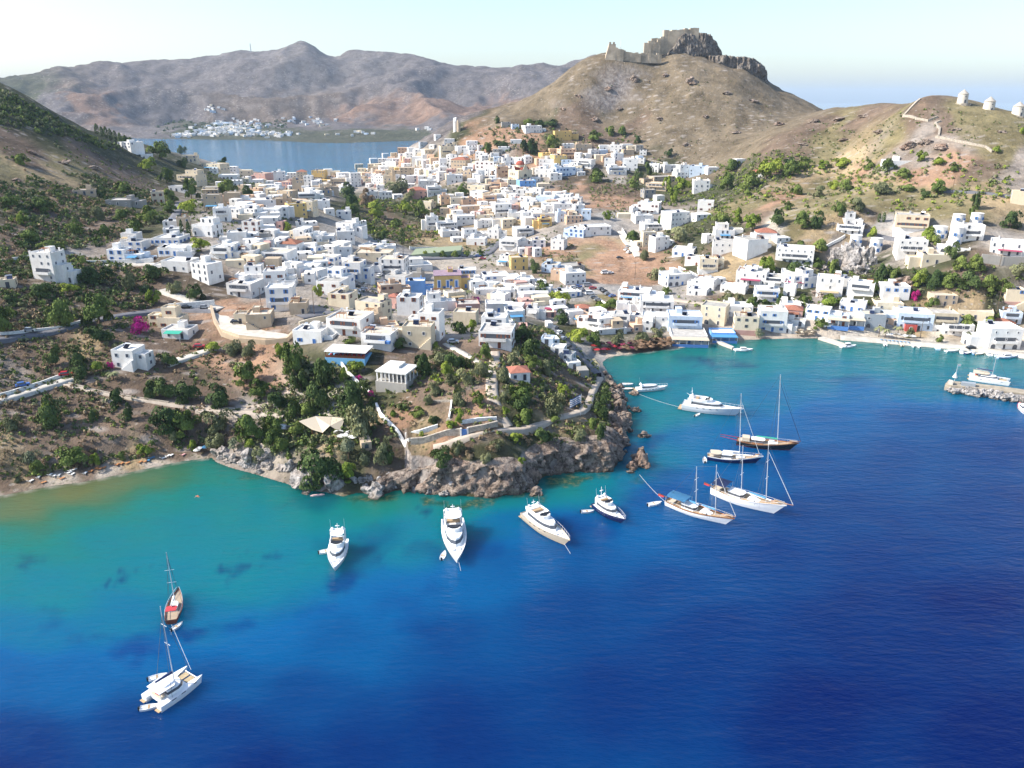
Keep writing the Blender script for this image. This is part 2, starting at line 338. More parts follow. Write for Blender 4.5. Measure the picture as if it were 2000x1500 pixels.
# land sheet
keep = HH > -2.5
fi = np.arange(NS*NT).reshape(NS, NT)
q = np.stack([fi[:-1, :-1], fi[:-1, 1:], fi[1:, 1:], fi[1:, :-1]], -1).reshape(-1, 4)
kq = (keep[:-1, :-1] | keep[:-1, 1:] | keep[1:, 1:] | keep[1:, :-1]).ravel()
q = q[kq]
used, inv = np.unique(q, return_inverse=True); q = inv.reshape(-1, 4)
V = np.stack([XX, YY, HH], -1).reshape(-1, 3)[used]
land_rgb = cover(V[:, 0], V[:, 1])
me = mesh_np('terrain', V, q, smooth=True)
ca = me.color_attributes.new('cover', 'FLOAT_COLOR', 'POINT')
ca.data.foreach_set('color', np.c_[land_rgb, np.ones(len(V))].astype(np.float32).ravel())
m, nt, nd, lk, bs = mat_new('land')
att = N_(nt, 'ShaderNodeAttribute', attribute_name='cover')
geo = N_(nt, 'ShaderNodeNewGeometry'); pos = geo.outputs['Position']
def noise(nt, pos, scale, det=4, rough=.6, typ='ShaderNodeTexNoise'):
    n = nt.nodes.new(typ); nt.links.new(pos, n.inputs['Vector']); n.inputs['Scale'].default_value = scale
    if typ == 'ShaderNodeTexNoise': n.inputs['Detail'].default_value = det; n.inputs['Roughness'].default_value = rough
    return n.outputs[0]
n1 = noise(nt, pos, .22, 6, .7); n2 = noise(nt, pos, .035, 5, .65); n3 = noise(nt, pos, .9, 3, .6)
c = mixc(nt, att.outputs[0], (1.45, 1.35, 1.25), rng_map(nt, n1, .35, .75, 0, .75), 'MULTIPLY')
c = mixc(nt, c, (.5, .48, .45), rng_map(nt, n2, .42, .62, 0, .65), 'MULTIPLY')
# low scrub speckle and pale stones
vo = noise(nt, pos, .55, typ='ShaderNodeTexVoronoi')
sc = N_(nt, 'ShaderNodeMath', operation='MULTIPLY'); lk.new(rng_map(nt, vo, .30, .12), sc.inputs[0]); lk.new(rng_map(nt, n2, .4, .6), sc.inputs[1])
c = mixc(nt, c, (.075, .075, .035), sc.outputs[0])
vo2 = noise(nt, pos, .28, typ='ShaderNodeTexVoronoi')
st = N_(nt, 'ShaderNodeMath', operation='MULTIPLY'); lk.new(rng_map(nt, vo2, .26, .12, 0, .7), st.inputs[0]); lk.new(rng_map(nt, n3, .45, .6), st.inputs[1])
c = mixc(nt, c, (.40, .36, .32), st.outputs[0])
mp_ = N_(nt, 'ShaderNodeMapping'); lk.new(pos, mp_.inputs[0]); mp_.inputs['Scale'].default_value = (.5, 1.1, 1)
vo3 = noise(nt, mp_.outputs[0], .16, typ='ShaderNodeTexVoronoi'); n4 = noise(nt, pos, .012, 4, .6); n5 = noise(nt, pos, .09, 6, .72)
s3 = N_(nt, 'ShaderNodeMath', operation='MULTIPLY'); lk.new(rng_map(nt, vo3, .34, .14, 0, .75), s3.inputs[0]); lk.new(rng_map(nt, n4, .42, .58), s3.inputs[1])
c = mixc(nt, c, (.34, .30, .27), s3.outputs[0])
c = mixc(nt, c, (.5, .5, .5), rng_map(nt, n5, .52, .66, 0, .7), 'MULTIPLY')
c = mixc(nt, c, (1.35, 1.3, 1.25), rng_map(nt, n5, .45, .33, 0, .8), 'MULTIPLY')
# steep ground shows bare rock
sep = N_(nt, 'ShaderNodeSeparateXYZ'); lk.new(geo.outputs['Normal'], sep.inputs[0])
rk = mixc(nt, (.33, .29, .26), (.17, .14, .125), rng_map(nt, n1, .4, .6))
c = mixc(nt, c, rk, rng_map(nt, sep.outputs[2], .74, .6))
lk.new(c, bs.inputs['Base Color']); bs.inputs['Roughness'].default_value = .95; bs.inputs['Specular IOR Level'].default_value = .1
bm_ = N_(nt, 'ShaderNodeBump', i_Strength=.9, i_Distance=1.6); lk.new(n1, bm_.inputs['Height']); lk.new(bm_.outputs[0], bs.inputs['Normal'])
me.materials.append(m)
M_LAND = m
terrain = tag(link('terrain', me), kind='structure')

# ---------------------------------------------------------------- water
WC = [(-200,1050,.1),(0,1000,.25),(60,985,.1),(150,965,.0),(230,945,.1),(300,935,.35),(360,925,.6),(430,925,1.1),(400,960,1.3),(300,975,1.2),(150,1010,1.0),(0,1050,1.2),(0,1100,1.7),(200,1050,1.7),(350,1030,1.8),(500,1000,1.7),(560,975,1.4),(650,1000,1.6),(700,985,1.2),(760,985,1.1),(820,990,1.5),(900,985,1.2),(980,980,1.5),(1050,970,1.8),(1100,950,1.4),(1180,945,2.0),(1230,930,2.5),
(100,1150,2.1),(300,1130,2.0),(450,1130,1.95),(600,1080,2.1),(750,1060,2.3),(800,1020,2.4),(900,1150,3.3),(750,1150,3.0),(1000,1010,2.9),(1000,1100,3.4),(1100,1020,3.3),(1150,1080,3.7),(1250,1030,3.3),(400,1230,2.5),(250,1200,2.35),(50,1230,2.6),(0,1320,3.4),(150,1330,3.3),(300,1280,3.0),(500,1250,2.9),(650,1250,3.4),(450,1330,3.6),(250,1420,4.3),(50,1450,4.5),(0,1500,4.8),(450,1420,4.35),(600,1350,4.05),(700,1450,4.6),(500,1500,4.8),
(900,1250,4.0),(900,1400,4.6),(1100,1200,4.15),(1200,1350,4.65),(1300,1150,4.2),(1400,1250,4.6),(1600,1400,4.9),(1500,1080,4.25),(1700,1200,4.7),(1950,1450,5),(1900,1200,4.85),(1400,1060,3.9),(1650,1000,4.2),(1800,1050,4.45),(1950,1000,4.55),(1600,900,3.85),(1750,900,4.1),(1950,880,4.3),(1600,820,3.3),(1800,820,3.7),(1900,820,3.7),(1700,760,2.9),(1500,780,2.7),(1500,850,3.2),(1350,850,2.8),(1400,960,3.4),(1300,960,3.2),(1250,900,2.2),(1280,880,2.4),(1260,830,1.9),(1300,800,1.9),(1350,760,2.1),(1400,720,1.95),(1300,720,1.75),(1230,730,1.5),(1240,705,1.2),
(1300,695,1.3),(1400,685,1.4),(1500,675,1.4),(1500,700,1.8),(1600,675,1.4),(1650,720,2.2),(1700,680,1.5),(1800,700,1.7),(1900,710,1.7),(1980,715,1.9),(1850,735,2.2),(1850,765,2.5),(1950,790,2.7),(1600,740,2.3),
(400,300,2.6),(600,300,2.6),(700,290,2.6),(1650,200,4.6),(1950,205,4.6),(2500,1000,4.6),(2500,1400,5),(-600,1300,2)]
wp = np.array([(lambda p: (p[0]/p[1], math.log(p[1])))(sea(u, v)) for (u, v, _) in WC]); wv = np.array([w for *_, w in WC])
# beds of sea grass and sunken reefs: (u, v, half width px, half height px, strength)
GRASS = [(290,1108,22,7,1),(235,1113,10,5,.8),(455,1118,24,9,1),(495,1085,18,7,.8),(400,1235,60,25,.9),(690,1120,45,30,1.1),(700,1070,60,22,.5),(270,1285,60,28,.7),(60,1085,30,10,.5),(30,1105,25,8,.6),(740,1050,60,25,.4),(130,1190,40,10,.35),(960,1060,60,30,.5),(1130,1030,40,25,.6),(820,1000,22,8,.9),(600,985,70,14,.5),(850,1090,50,20,.5),
(1370,700,40,10,.9),(1430,712,35,9,.7),(1300,740,40,10,.5),(1660,742,50,10,.55),(1440,800,60,15,.4),(1290,930,60,20,.6),(1260,960,70,25,.6),(1250,760,30,10,.6),(1240,800,22,20,.5),(1260,860,30,12,.6),(1350,735,30,8,.5),(1230,985,60,18,.5),(580,1190,70,20,.3),(180,1250,40,14,.4),(820,1200,80,25,.35)]
REEF = [(710,968,55,9,1),(850,976,60,8,1),(930,978,60,9,1),(1010,972,50,8,.9),(1085,945,40,9,.9),(1130,940,50,8,.9),(1215,940,22,10,.5),(470,930,45,6,.5),(1200,800,20,30,.5)]
def blobs(x, y, L):
    out = np.zeros(len(x))
    jx = fbm(x, y, 14, 5, 71, .6)*11; jy = fbm(x, y, 14, 5, 73, .6)*11
    for (u, v, a, b, s) in L:
        X, Y = sea(u, v); k = (Y*CP+100*SP)/F_PX; rx = a*k; ry = b*k/(SP+ (v-750)/F_PX*.9)
        d = np.sqrt(((x+jx-X)/rx)**2+((y+jy-Y)/ry)**2)
        out = np.maximum(out, s*np.clip(1.35-d, 0, 1))
    return out
WNT, WNS = 420, 560
wt = np.linspace(-1.3, 1.3, WNT); ws = np.linspace(math.log(20), math.log(24000), WNS)
WT, WS = np.meshgrid(wt, ws); WY = np.exp(WS); WX = WT*WY
x, y = WX.ravel(), WY.ravel(); t_, s_ = WT.ravel(), WS.ravel()
wval = np.empty(len(x)); j1 = fbm(x, y, 25, 4, 51)*.03
for i in range(0, len(x), 20000):
    sl = slice(i, i+20000)
    d2 = ((t_[sl]+j1[sl])[:, None]-wp[None, :, 0])**2+(s_[sl][:, None]-wp[None, :, 1])**2
    w = 1/(d2+1e-3)**1.9; wval[sl] = (w@wv)/w.sum(1)
nearm = y < 700
gr = np.zeros(len(x)); rf = np.zeros(len(x)); sh = np.zeros(len(x))
gr[nearm] = blobs(x[nearm], y[nearm], GRASS); rf[nearm] = blobs(x[nearm], y[nearm], REEF)
dd, aa = seg_dist(np.c_[x, y][nearm], cw, False, cattr); sh[nearm] = np.exp(-dd/1.6)*(aa[:, 1] < .16)
wfi = np.arange(WNS*WNT).reshape(WNS, WNT)
wq = np.stack([wfi[:-1, :-1], wfi[:-1, 1:], wfi[1:, 1:], wfi[1:, :-1]], -1).reshape(-1, 4)
me = mesh_np('sea_water', np.c_[x, y, np.zeros(len(x))], wq, smooth=True)
for nm, arr in (('depth', wval/5), ('grass', gr), ('reef', rf), ('shore', sh)):
    a_ = me.attributes.new(nm, 'FLOAT', 'POINT'); a_.data.foreach_set('value', arr.astype(np.float32))
m, nt, nd, lk, bs = mat_new('sea_water')
geo = N_(nt, 'ShaderNodeNewGeometry'); pos = geo.outputs['Position']
dp = N_(nt, 'ShaderNodeAttribute', attribute_name='depth').outputs['Fac']
big = noise(nt, pos, .02, 5, .6)
ad = N_(nt, 'ShaderNodeMath', operation='ADD'); lk.new(dp, ad.inputs[0]); lk.new(rng_map(nt, big, .3, .7, -.045, .045), ad.inputs[1])
WR = [(0, srgb(84,92,56)), (.12, srgb(46,92,68)), (.24, srgb(16,100,92)), (.4, srgb(6,97,110)), (.6, srgb(0,76,124)), (.8, srgb(0,51,101)), (.9, srgb(0,38,90)), (1, srgb(0,22,76))]
mid_ = noise(nt, pos, .07, 5, .65); ad2 = N_(nt, 'ShaderNodeMath', operation='ADD'); lk.new(ad.outputs[0], ad2.inputs[0]); lk.new(rng_map(nt, mid_, .3, .7, -.022, .022), ad2.inputs[1])
wr = ramp(nt, WR); lk.new(ad2.outputs[0], wr.inputs[0])
gg = N_(nt, 'ShaderNodeAttribute', attribute_name='grass').outputs['Fac']
rr = N_(nt, 'ShaderNodeAttribute', attribute_name='reef').outputs['Fac']
ss = N_(nt, 'ShaderNodeAttribute', attribute_name='shore').outputs['Fac']
c = mixc(nt, wr.outputs[0], (.05, .28, .62), rng_map(nt, gg, 0, .8, 0, .75), 'MULTIPLY')
fine = noise(nt, pos, .5, 5, .7)
rf_c = mixc(nt, (.012, .05, .03), (.13, .12, .04), rng_map(nt, fine, .48, .62))
c = mixc(nt, c, rf_c, rng_map(nt, rr, .15, .8, 0, .75))
c = mixc(nt, c, (.45, .44, .38), rng_map(nt, ss, .35, .95, 0, .6))
lk.new(c, bs.inputs['Base Color'])
bs.inputs['Roughness'].default_value = .09; bs.inputs['IOR'].default_value = 1.33; bs.inputs['Specular IOR Level'].default_value = .24
bs.subsurface_method = 'BURLEY'; bs.inputs['Subsurface Weight'].default_value = 1; bs.inputs['Subsurface Radius'].default_value = (.6, 1, 1); bs.inputs['Subsurface Scale'].default_value = 14.0
# two crossing sets of small waves, broken up by slow swell and wind patches
mp = N_(nt, 'ShaderNodeMapping'); lk.new(pos, mp.inputs[0]); mp.inputs['Rotation'].default_value = (0, 0, R(35)); mp.inputs['Scale'].default_value = (.55, 1.5, 1)
w1 = noise(nt, mp.outputs[0], .55, 4, .62)
mp2 = N_(nt, 'ShaderNodeMapping'); lk.new(pos, mp2.inputs[0]); mp2.inputs['Rotation'].default_value = (0, 0, R(-15)); mp2.inputs['Scale'].default_value = (.4, 1.3, 1)
w2 = noise(nt, mp2.outputs[0], .13, 3, .6)
wind = noise(nt, pos, .006, 3, .5)
b1 = N_(nt, 'ShaderNodeBump', i_Distance=.55); lk.new(w1, b1.inputs['Height']); lk.new(rng_map(nt, wind, .35, .65, .35, .9), b1.inputs['Strength'])
b2 = N_(nt, 'ShaderNodeBump', i_Distance=1.4, i_Strength=.4); lk.new(w2, b2.inputs['Height']); lk.new(b1.outputs[0], b2.inputs['Normal'])
lk.new(b2.outputs[0], bs.inputs['Normal'])
me.materials.append(m)
tag(link('sea_water', me), kind='structure')
# ---------------------------------------------------------------- materials for things
def simple(name, c, rough=.7, spec=.3, metal=0, var=.0, scale=.6, bump=0, objvar=0):
    m, nt, nd, lk, bs = mat_new(name)
    bs.inputs['Roughness'].default_value = rough; bs.inputs['Specular IOR Level'].default_value = spec; bs.inputs['Metallic'].default_value = metal
    out = None
    if var or bump:
        g = N_(nt, 'ShaderNodeNewGeometry'); n = noise(nt, g.outputs['Position'], scale, 5, .65)
        out = mixc(nt, tuple(x*(1-var) for x in c), tuple(min(x*(1+var*.6), 1) for x in c), rng_map(nt, n, .35, .65))
        if bump:
            b = N_(nt, 'ShaderNodeBump', i_Strength=bump, i_Distance=.3); lk.new(n, b.inputs['Height']); lk.new(b.outputs[0], bs.inputs['Normal'])
    if objvar:
        oi = N_(nt, 'ShaderNodeObjectInfo'); hsv = N_(nt, 'ShaderNodeHueSaturation')
        if out: lk.new(out, hsv.inputs['Color'])
        else: hsv.inputs['Color'].default_value = (*c, 1)
        lk.new(rng_map(nt, oi.outputs['Random'], 0, 1, 1-objvar, 1+objvar), hsv.inputs['Value'])
        lk.new(rng_map(nt, oi.outputs['Random'], 0, 1, .5+objvar*.06, .5-objvar*.06), hsv.inputs['Hue'])
        out = hsv.outputs[0]
    if out: lk.new(out, bs.inputs['Base Color'])
    else: bs.inputs['Base Color'].default_value = (*c, 1)
    return m
def plaster(name, c):
    """limewashed wall: faint blotches and rain streaks below the parapet"""
    m, nt, nd, lk, bs = mat_new(name)
    g = N_(nt, 'ShaderNodeNewGeometry'); mp = N_(nt, 'ShaderNodeMapping'); lk.new(g.outputs['Position'], mp.inputs[0]); mp.inputs['Scale'].default_value = (1.3, 1.3, .25)
    st = noise(nt, mp.outputs[0], 1.1, 5, .7); bl = noise(nt, g.outputs['Position'], .25, 4, .6)
    a = mixc(nt, c, tuple(x*.78 for x in c), rng_map(nt, st, .52, .78))
    a = mixc(nt, a, tuple(x*.84*k for x, k in zip(c, (1, .97, .93))), rng_map(nt, bl, .5, .72))
    oi = N_(nt, 'ShaderNodeObjectInfo'); hsv = N_(nt, 'ShaderNodeHueSaturation'); lk.new(a, hsv.inputs['Color'])
    lk.new(rng_map(nt, oi.outputs['Random'], 0, 1, .80, 1.02), hsv.inputs['Value'])
    lk.new(hsv.outputs[0], bs.inputs['Base Color']); bs.inputs['Roughness'].default_value = .85; bs.inputs['Specular IOR Level'].default_value = .15
    return m
WALL = dict(w=plaster('white_limewash', (.85, .83, .80)), c=plaster('cream_plaster', (.73, .63, .47)), t=plaster('tan_plaster', (.54, .43, .31)),
            y=plaster('ochre_plaster', (.72, .50, .20)), p=plaster('rose_plaster', (.58, .36, .31)), b=plaster('blue_plaster', (.22, .42, .76)),
            g=plaster('grey_blue_plaster', (.34, .38, .42)), o=plaster('peach_plaster', (.70, .48, .33)), s=plaster('bare_concrete', (.38, .36, .33)),
            l=plaster('pale_blue_plaster', (.58, .68, .80)), r=plaster('coral_plaster', (.62, .13, .11)))
WNAME = dict(w='white', c='cream', t='tan', y='ochre yellow', p='rose pink', b='bright blue', g='grey', o='peach', s='bare concrete', l='pale blue', r='coral red')
ROOF = dict(w=simple('roof_lime', (.70, .69, .66), .9, .1, var=.22, scale=.5, objvar=.08), g=simple('roof_screed', (.42, .40, .37), .9, .1, var=.25, scale=.5, objvar=.12),
            c=simple('roof_beige', (.58, .50, .40), .9, .1, var=.2, scale=.5, objvar=.1), r=simple('terracotta', (.34, .145, .10), .85, .1, var=.25, scale=1.5, objvar=.1),
            v=simple('roof_mauve', (.30, .22, .27), .9, .1, var=.2, scale=.7))
GLASS = simple('dark_glass', (.075, .085, .105), .2, .5)
SHUT = dict(b=simple('blue_paint', (.08, .20, .48), .5), n=simple('brown_paint', (.20, .07, .04), .5), g=simple('grey_paint', (.30, .33, .38), .5), w=simple('white_paint', (.8, .8, .8), .5), k=simple('dark_paint', (.05, .05, .06), .4), e=simple('green_paint', (.06, .22, .15), .5))
TANK = simple('steel_tank', (.62, .62, .64), .3, .5, metal=.7)
PANEL = simple('solar_panel', (.02, .03, .07), .15, .6)
CLOTH = dict(w=simple('white_canvas', (.78, .77, .74), .8), b=simple('blue_canvas', (.08, .26, .46), .8), r=simple('red_canvas', (.50, .05, .06), .8), g=simple('green_canvas', (.04, .34, .24), .8), n=simple('navy_canvas', (.03, .05, .14), .8), s=simple('straw', (.42, .33, .20), .95, var=.2, scale=3), d=simple('cream_canvas', (.54, .46, .35), .85), m=simple('maroon_canvas', (.30, .05, .10), .8), k=simple('brown_canvas', (.24, .15, .09), .9, var=.2, scale=3))
WOOD = simple('varnished_wood', (.30, .13, .055), .4, .4, var=.2, scale=2)
TEAK = simple('teak_deck', (.42, .29, .17), .65, .3, var=.15, scale=3)
GEL = simple('white_gelcoat', (.82, .82, .81), .18, .5)
GELS = simple('beige_gelcoat', (.50, .42, .31), .2, .5)
NAVY = simple('navy_gelcoat', (.012, .02, .085), .15, .5)
BLK = simple('black_paint', (.015, .018, .02), .25, .5)
REDP = simple('red_paint', (.40, .02, .03), .4)
ALU = simple('mast_aluminium', (.72, .72, .72), .35, .5, metal=.3)
ROPE = simple('pale_rope', (.60, .62, .60), .8)
WIRE = simple('dark_wire', (.10, .11, .12), .5)
RUBB = simple('grey_rubber', (.62, .63, .65), .55)
SKIN = simple('skin', (.45, .25, .17), .6)
CONC = simple('quay_concrete', (.52, .48, .42), .9, .1, var=.2, scale=.4, bump=.2)
ASPH = simple('asphalt', (.15, .15, .165), .9, .15, var=.2, scale=.5)
DIRT = simple('packed_earth', (.46, .39, .32), .95, .05, var=.18, scale=.4)
STONE = simple('field_stone', (.40, .35, .29), .95, .1, var=.35, scale=1.2, bump=.6)
WSTONE = simple('whitewashed_stone', (.72, .71, .68), .9, .1, var=.2, scale=1.5, bump=.3)
def rockmat(name, c1, c2, c3, sc=.35):
    m, nt, nd, lk, bs = mat_new(name)
    g = N_(nt, 'ShaderNodeNewGeometry'); n = noise(nt, g.outputs['Position'], sc, 7, .7); n2 = noise(nt, g.outputs['Position'], sc*.25, 4, .6)
    r = ramp(nt, [(.34, tuple(x*.3 for x in c1)), (.43, c1), (.55, c2), (.68, tuple(min(1, x*1.35) for x in c2))]); lk.new(n, r.inputs[0])
    c = mixc(nt, r.outputs[0], c3, rng_map(nt, n2, .5, .68, 0, .75))
    vc = N_(nt, 'ShaderNodeTexVoronoi', feature='DISTANCE_TO_EDGE'); wn_ = noise(nt, g.outputs['Position'], sc*1.5, 3, .6, 'ShaderNodeTexNoise'); av = N_(nt, 'ShaderNodeVectorMath', operation='ADD'); lk.new(g.outputs['Position'], av.inputs[0]); mm = N_(nt, 'ShaderNodeVectorMath', operation='SCALE'); lk.new(wn_, mm.inputs[0]); mm.inputs['Scale'].default_value = 2.5; lk.new(mm.outputs[0], av.inputs[1]); lk.new(av.outputs[0], vc.inputs['Vector']); vc.inputs['Scale'].default_value = sc*1.1
    c = mixc(nt, tuple(x*.3 for x in c1), c, rng_map(nt, vc.outputs[0], .0, .05, .62, 1))
    mv = N_(nt, 'ShaderNodeMapping'); lk.new(g.outputs['Position'], mv.inputs[0]); mv.inputs['Scale'].default_value = (1.6, 1.6, .45); nv = noise(nt, mv.outputs[0], sc*1.6, 6, .72)
    c = mixc(nt, c, tuple(x*.28 for x in c1), rng_map(nt, nv, .47, .36, 0, .9)); c = mixc(nt, c, tuple(min(1, x*1.5) for x in c2), rng_map(nt, nv, .58, .7, 0, .7))
    sp = N_(nt, 'ShaderNodeSeparateXYZ'); lk.new(g.outputs['Position'], sp.inputs[0])
    c = mixc(nt, c, (.06, .05, .035), rng_map(nt, sp.outputs[2], .75, .1, 0, .75))     # wet, weedy tide line
    lk.new(c, bs.inputs['Base Color']); bs.inputs['Roughness'].default_value = .92; bs.inputs['Specular IOR Level'].default_value = .15
    b = N_(nt, 'ShaderNodeBump', i_Strength=1, i_Distance=1.4); lk.new(n, b.inputs['Height']); lk.new(b.outputs[0], bs.inputs['Normal'])
    return m
ROCK = rockmat('limestone', (.17, .13, .105), (.35, .285, .235), (.30, .18, .125), .45)
ROCKL = rockmat('pale_boulder_stone', (.27, .25, .235), (.47, .44, .42), (.42, .34, .28), .5)
ROCKD = rockmat('grey_crag', (.15, .13, .115), (.25, .22, .19), (.20, .155, .115), .3)
def foliage(name, c1, c2):
    m, nt, nd, lk, bs = mat_new(name)
    g = N_(nt, 'ShaderNodeNewGeometry'); n = noise(nt, g.outputs['Position'], .45, 4, .7)
    c = mixc(nt, c1, c2, rng_map(nt, n, .38, .62))
    oi = N_(nt, 'ShaderNodeObjectInfo'); hsv = N_(nt, 'ShaderNodeHueSaturation'); lk.new(c, hsv.inputs['Color'])
    lk.new(rng_map(nt, oi.outputs['Random'], 0, 1, .75, 1.3), hsv.inputs['Value']); lk.new(rng_map(nt, oi.outputs['Random'], 0, 1, .515, .488), hsv.inputs['Hue'])
    lk.new(hsv.outputs[0], bs.inputs['Base Color']); bs.inputs['Roughness'].default_value = .8; bs.inputs['Specular IOR Level'].default_value = .12
    return m
LEAF = dict(g=foliage('pine_green', (.085, .12, .03), (.175, .225, .055)), d=foliage('dark_green', (.045, .075, .024), (.10, .14, .045)), o=foliage('olive_green', (.125, .14, .065), (.23, .235, .12)),
            y=foliage('lime_green', (.15, .21, .03), (.28, .33, .055)), m=foliage('magenta_blossom', (.42, .02, .20), (.62, .03, .30)), b=foliage('dry_brown_scrub', (.20, .15, .09), (.31, .235, .145)), p=foliage('pale_tamarisk', (.16, .18, .11), (.27, .28, .17)))
BARK = simple('bark', (.14, .10, .07), .95, .1, var=.3, scale=2)
# ---------------------------------------------------------------- small mesh builder
class MB:
    def __init__(s): s.v = []; s.f = []; s.m = []; s.mats = []
    def mi(s, mat):
        if mat not in s.mats: s.mats.append(mat)
        return s.mats.index(mat)
    def add(s, vs, fs, mat):
        o = len(s.v); k = s.mi(mat); s.v += [tuple(x) for x in vs]
        for f in fs: s.f.append(tuple(i+o for i in f)); s.m.append(k)
    def box(s, x0, x1, y0, y1, z0, z1, mat, open_bottom=False):
        vs = [(x0,y0,z0),(x1,y0,z0),(x1,y1,z0),(x0,y1,z0),(x0,y0,z1),(x1,y0,z1),(x1,y1,z1),(x0,y1,z1)]
        fs = [(0,1,5,4),(1,2,6,5),(2,3,7,6),(3,0,4,7),(4,5,6,7)]+([] if open_bottom else [(3,2,1,0)])
        s.add(vs, fs, mat)
    def prism(s, pts, z0, z1, mat, top=None, cap=True):
        """closed outline (counter-clockwise) from z0 to z1; top = outline of the upper rim"""
        top = top or pts; n = len(pts)
        g = lambda p, z: (p[0], p[1], z if len(p) < 3 else p[2])
        vs = [g(p, z0) for p in pts]+[g(p, z1) for p in top]
        fs = [(i, (i+1) % n, (i+1) % n+n, i+n) for i in range(n)]
        if cap: fs += [tuple(range(n, 2*n)), tuple(range(n-1, -1, -1))]
        s.add(vs, fs, mat)
    def tube(s, a, b, r0, r1, mat, n=6):
        a, b = Vector(a), Vector(b); d = (b-a).normalized()
        u = d.orthogonal().normalized(); w = d.cross(u)
        vs = []
        for p, r in ((a, r0), (b, r1)):
            for i in range(n):
                t = 2*math.pi*i/n; vs.append(p+u*math.cos(t)*r+w*math.sin(t)*r)
        s.add(vs, [(i, (i+1) % n, (i+1) % n+n, i+n) for i in range(n)]+[tuple(range(n-1, -1, -1)), tuple(range(n, 2*n))], mat)
    def mesh(s, name, smooth=False):
        me = bpy.data.meshes.new(name); me.from_pydata(s.v, [], s.f)
        for m in s.mats: me.materials.append(m)
        me.polygons.foreach_set('material_index', s.m)
        if smooth: me.polygons.foreach_set('use_smooth', [True]*len(s.f))
        me.update(); return me
    def link(s, name, parent=None, loc=None, rotz=None, smooth=False):
        return link(name, s.mesh(name, smooth), parent, loc, rotz)
def empty(name, loc, rotz=0):
    o = bpy.data.objects.new(name, None); col.objects.link(o); o.location = loc; o.rotation_euler = (0, 0, rotz); o.empty_display_size = .5; return o
def lob(p, h, n):  return [p]
from mathutils import noise as mno
# ---------------------------------------------------------------- roads, paths and walls laid on the ground
def resample(pts, step):
    out = [pts[0]]
    for a, b in zip(pts, pts[1:]):
        d = (b-a).length; n = max(1, int(d/step))
        for i in range(1, n+1): out.append(a+(b-a)*i/n)
    return out
def smooth_pts(P, it=2):
    for _ in range(it):
        P = [P[0]]+[(a+b*2+c)/4 for a, b, c in zip(P, P[1:], P[2:])]+[P[-1]]
    return P
def strip(name, px, width, mat, lift=.12, label=None, kind='structure', cross=5):
    pts = [Vector(at(u, v)[:2]) for u, v in px]
    pts = smooth_pts(resample(smooth_pts(resample(pts, 6), 2), 1.5), 3)
    cz = [max(sum(ground(p.x+a, p.y+b) for a in (-width*.35, 0, width*.35) for b in (-width*.35, 0, width*.35))/9+.22, .4) for p in pts]
    for _ in range(14): cz = [cz[0]]+[(a+b*2+c)/4 for a, b, c in zip(cz, cz[1:], cz[2:])]+[cz[-1]]
    vs, fs = [], []
    for i, p in enumerate(pts):
        d = (pts[min(i+1, len(pts)-1)]-pts[max(i-1, 0)]).normalized(); nrm = Vector((-d.y, d.x))
        for k, (o_, dz) in enumerate([(-.56, -3), (-.5, 0), (-.17, .03), (.17, .03), (.5, 0), (.56, -3)]):
            q = p+nrm*width*o_; vs.append((q.x, q.y, cz[i]+lift+dz))
    cross = 6
    for i in range(len(pts)-1):
        for k in range(cross-1):
            a = i*cross+k; fs.append((a, a+1, a+cross+1, a+cross))
    me = mesh_np(name, vs, np.array(fs)[:, ::-1], [mat])
    return tag(link(name, me), label, kind=kind)
ROADS = [('road', [(-60,668),(0,658),(60,652),(120,643),(190,628),(250,612),(290,604),(335,600),(390,604),(430,606)], 6, ASPH),
 ('road', [(-60,800),(0,780),(60,762),(110,744),(140,738)], 5, CONC), ('road', [(325,712),(350,702),(385,688),(420,680)], 4.5, CONC),
 ('footpath', [(125,750),(180,765),(260,780),(330,790),(400,800)], 2, DIRT), ('footpath', [(390,797),(450,802),(520,806),(560,808)], 6, DIRT), ('footpath', [(470,800),(510,790),(545,790)], 3, DIRT),
 ('footpath', [(966,688),(968,715),(958,745),(960,790),(972,815),(992,836)], 3.6, DIRT), ('footpath', [(846,872),(870,866),(920,857),(990,842),(1060,829),(1120,817),(1142,808),(1150,793),(1148,778),(1160,755),(1170,738)], 3.0, DIRT),
 ('footpath', [(870,672),(885,683),(920,697),(945,712),(958,730)], 2.2, CONC), ('road', [(738,505),(738,530),(742,550),(745,572),(722,588),(690,607),(640,614),(585,620)], 6.5, ASPH),
 ('road', [(775,503),(830,505),(900,504),(950,498),(965,482),(985,470)], 7, ASPH), ('road', [(1213,452),(1222,470),(1240,488),(1248,502)], 5, CONC),
 ('road', [(1072,636),(1090,660),(1115,690),(1138,712),(1160,732)], 6, ASPH), ('road', [(1660,434),(1690,446),(1730,462),(1765,467)], 5, ASPH), ('road', [(1845,372),(1900,375),(1960,381),(2040,388)], 6, ASPH),
 ('road', [(40,507),(90,504),(150,518),(230,516),(300,514),(350,520)], 4, CONC), ('road', [(318,566),(350,578),(390,592),(430,604)], 5, CONC), ('road', [(430,470),(450,500),(470,520)], 3.5, ASPH), ('road', [(350,395),(345,420),(330,440)], 5, ASPH),
 ('promenade', [(1640,656),(1700,662),(1760,667),(1860,675),(1940,684),(2040,698)], 6, CONC), ('road', [(1300,582),(1340,590),(1400,596),(1440,600)], 4, DIRT)]
for nm, px, w, mt in ROADS: strip(nm, px, w, mt)
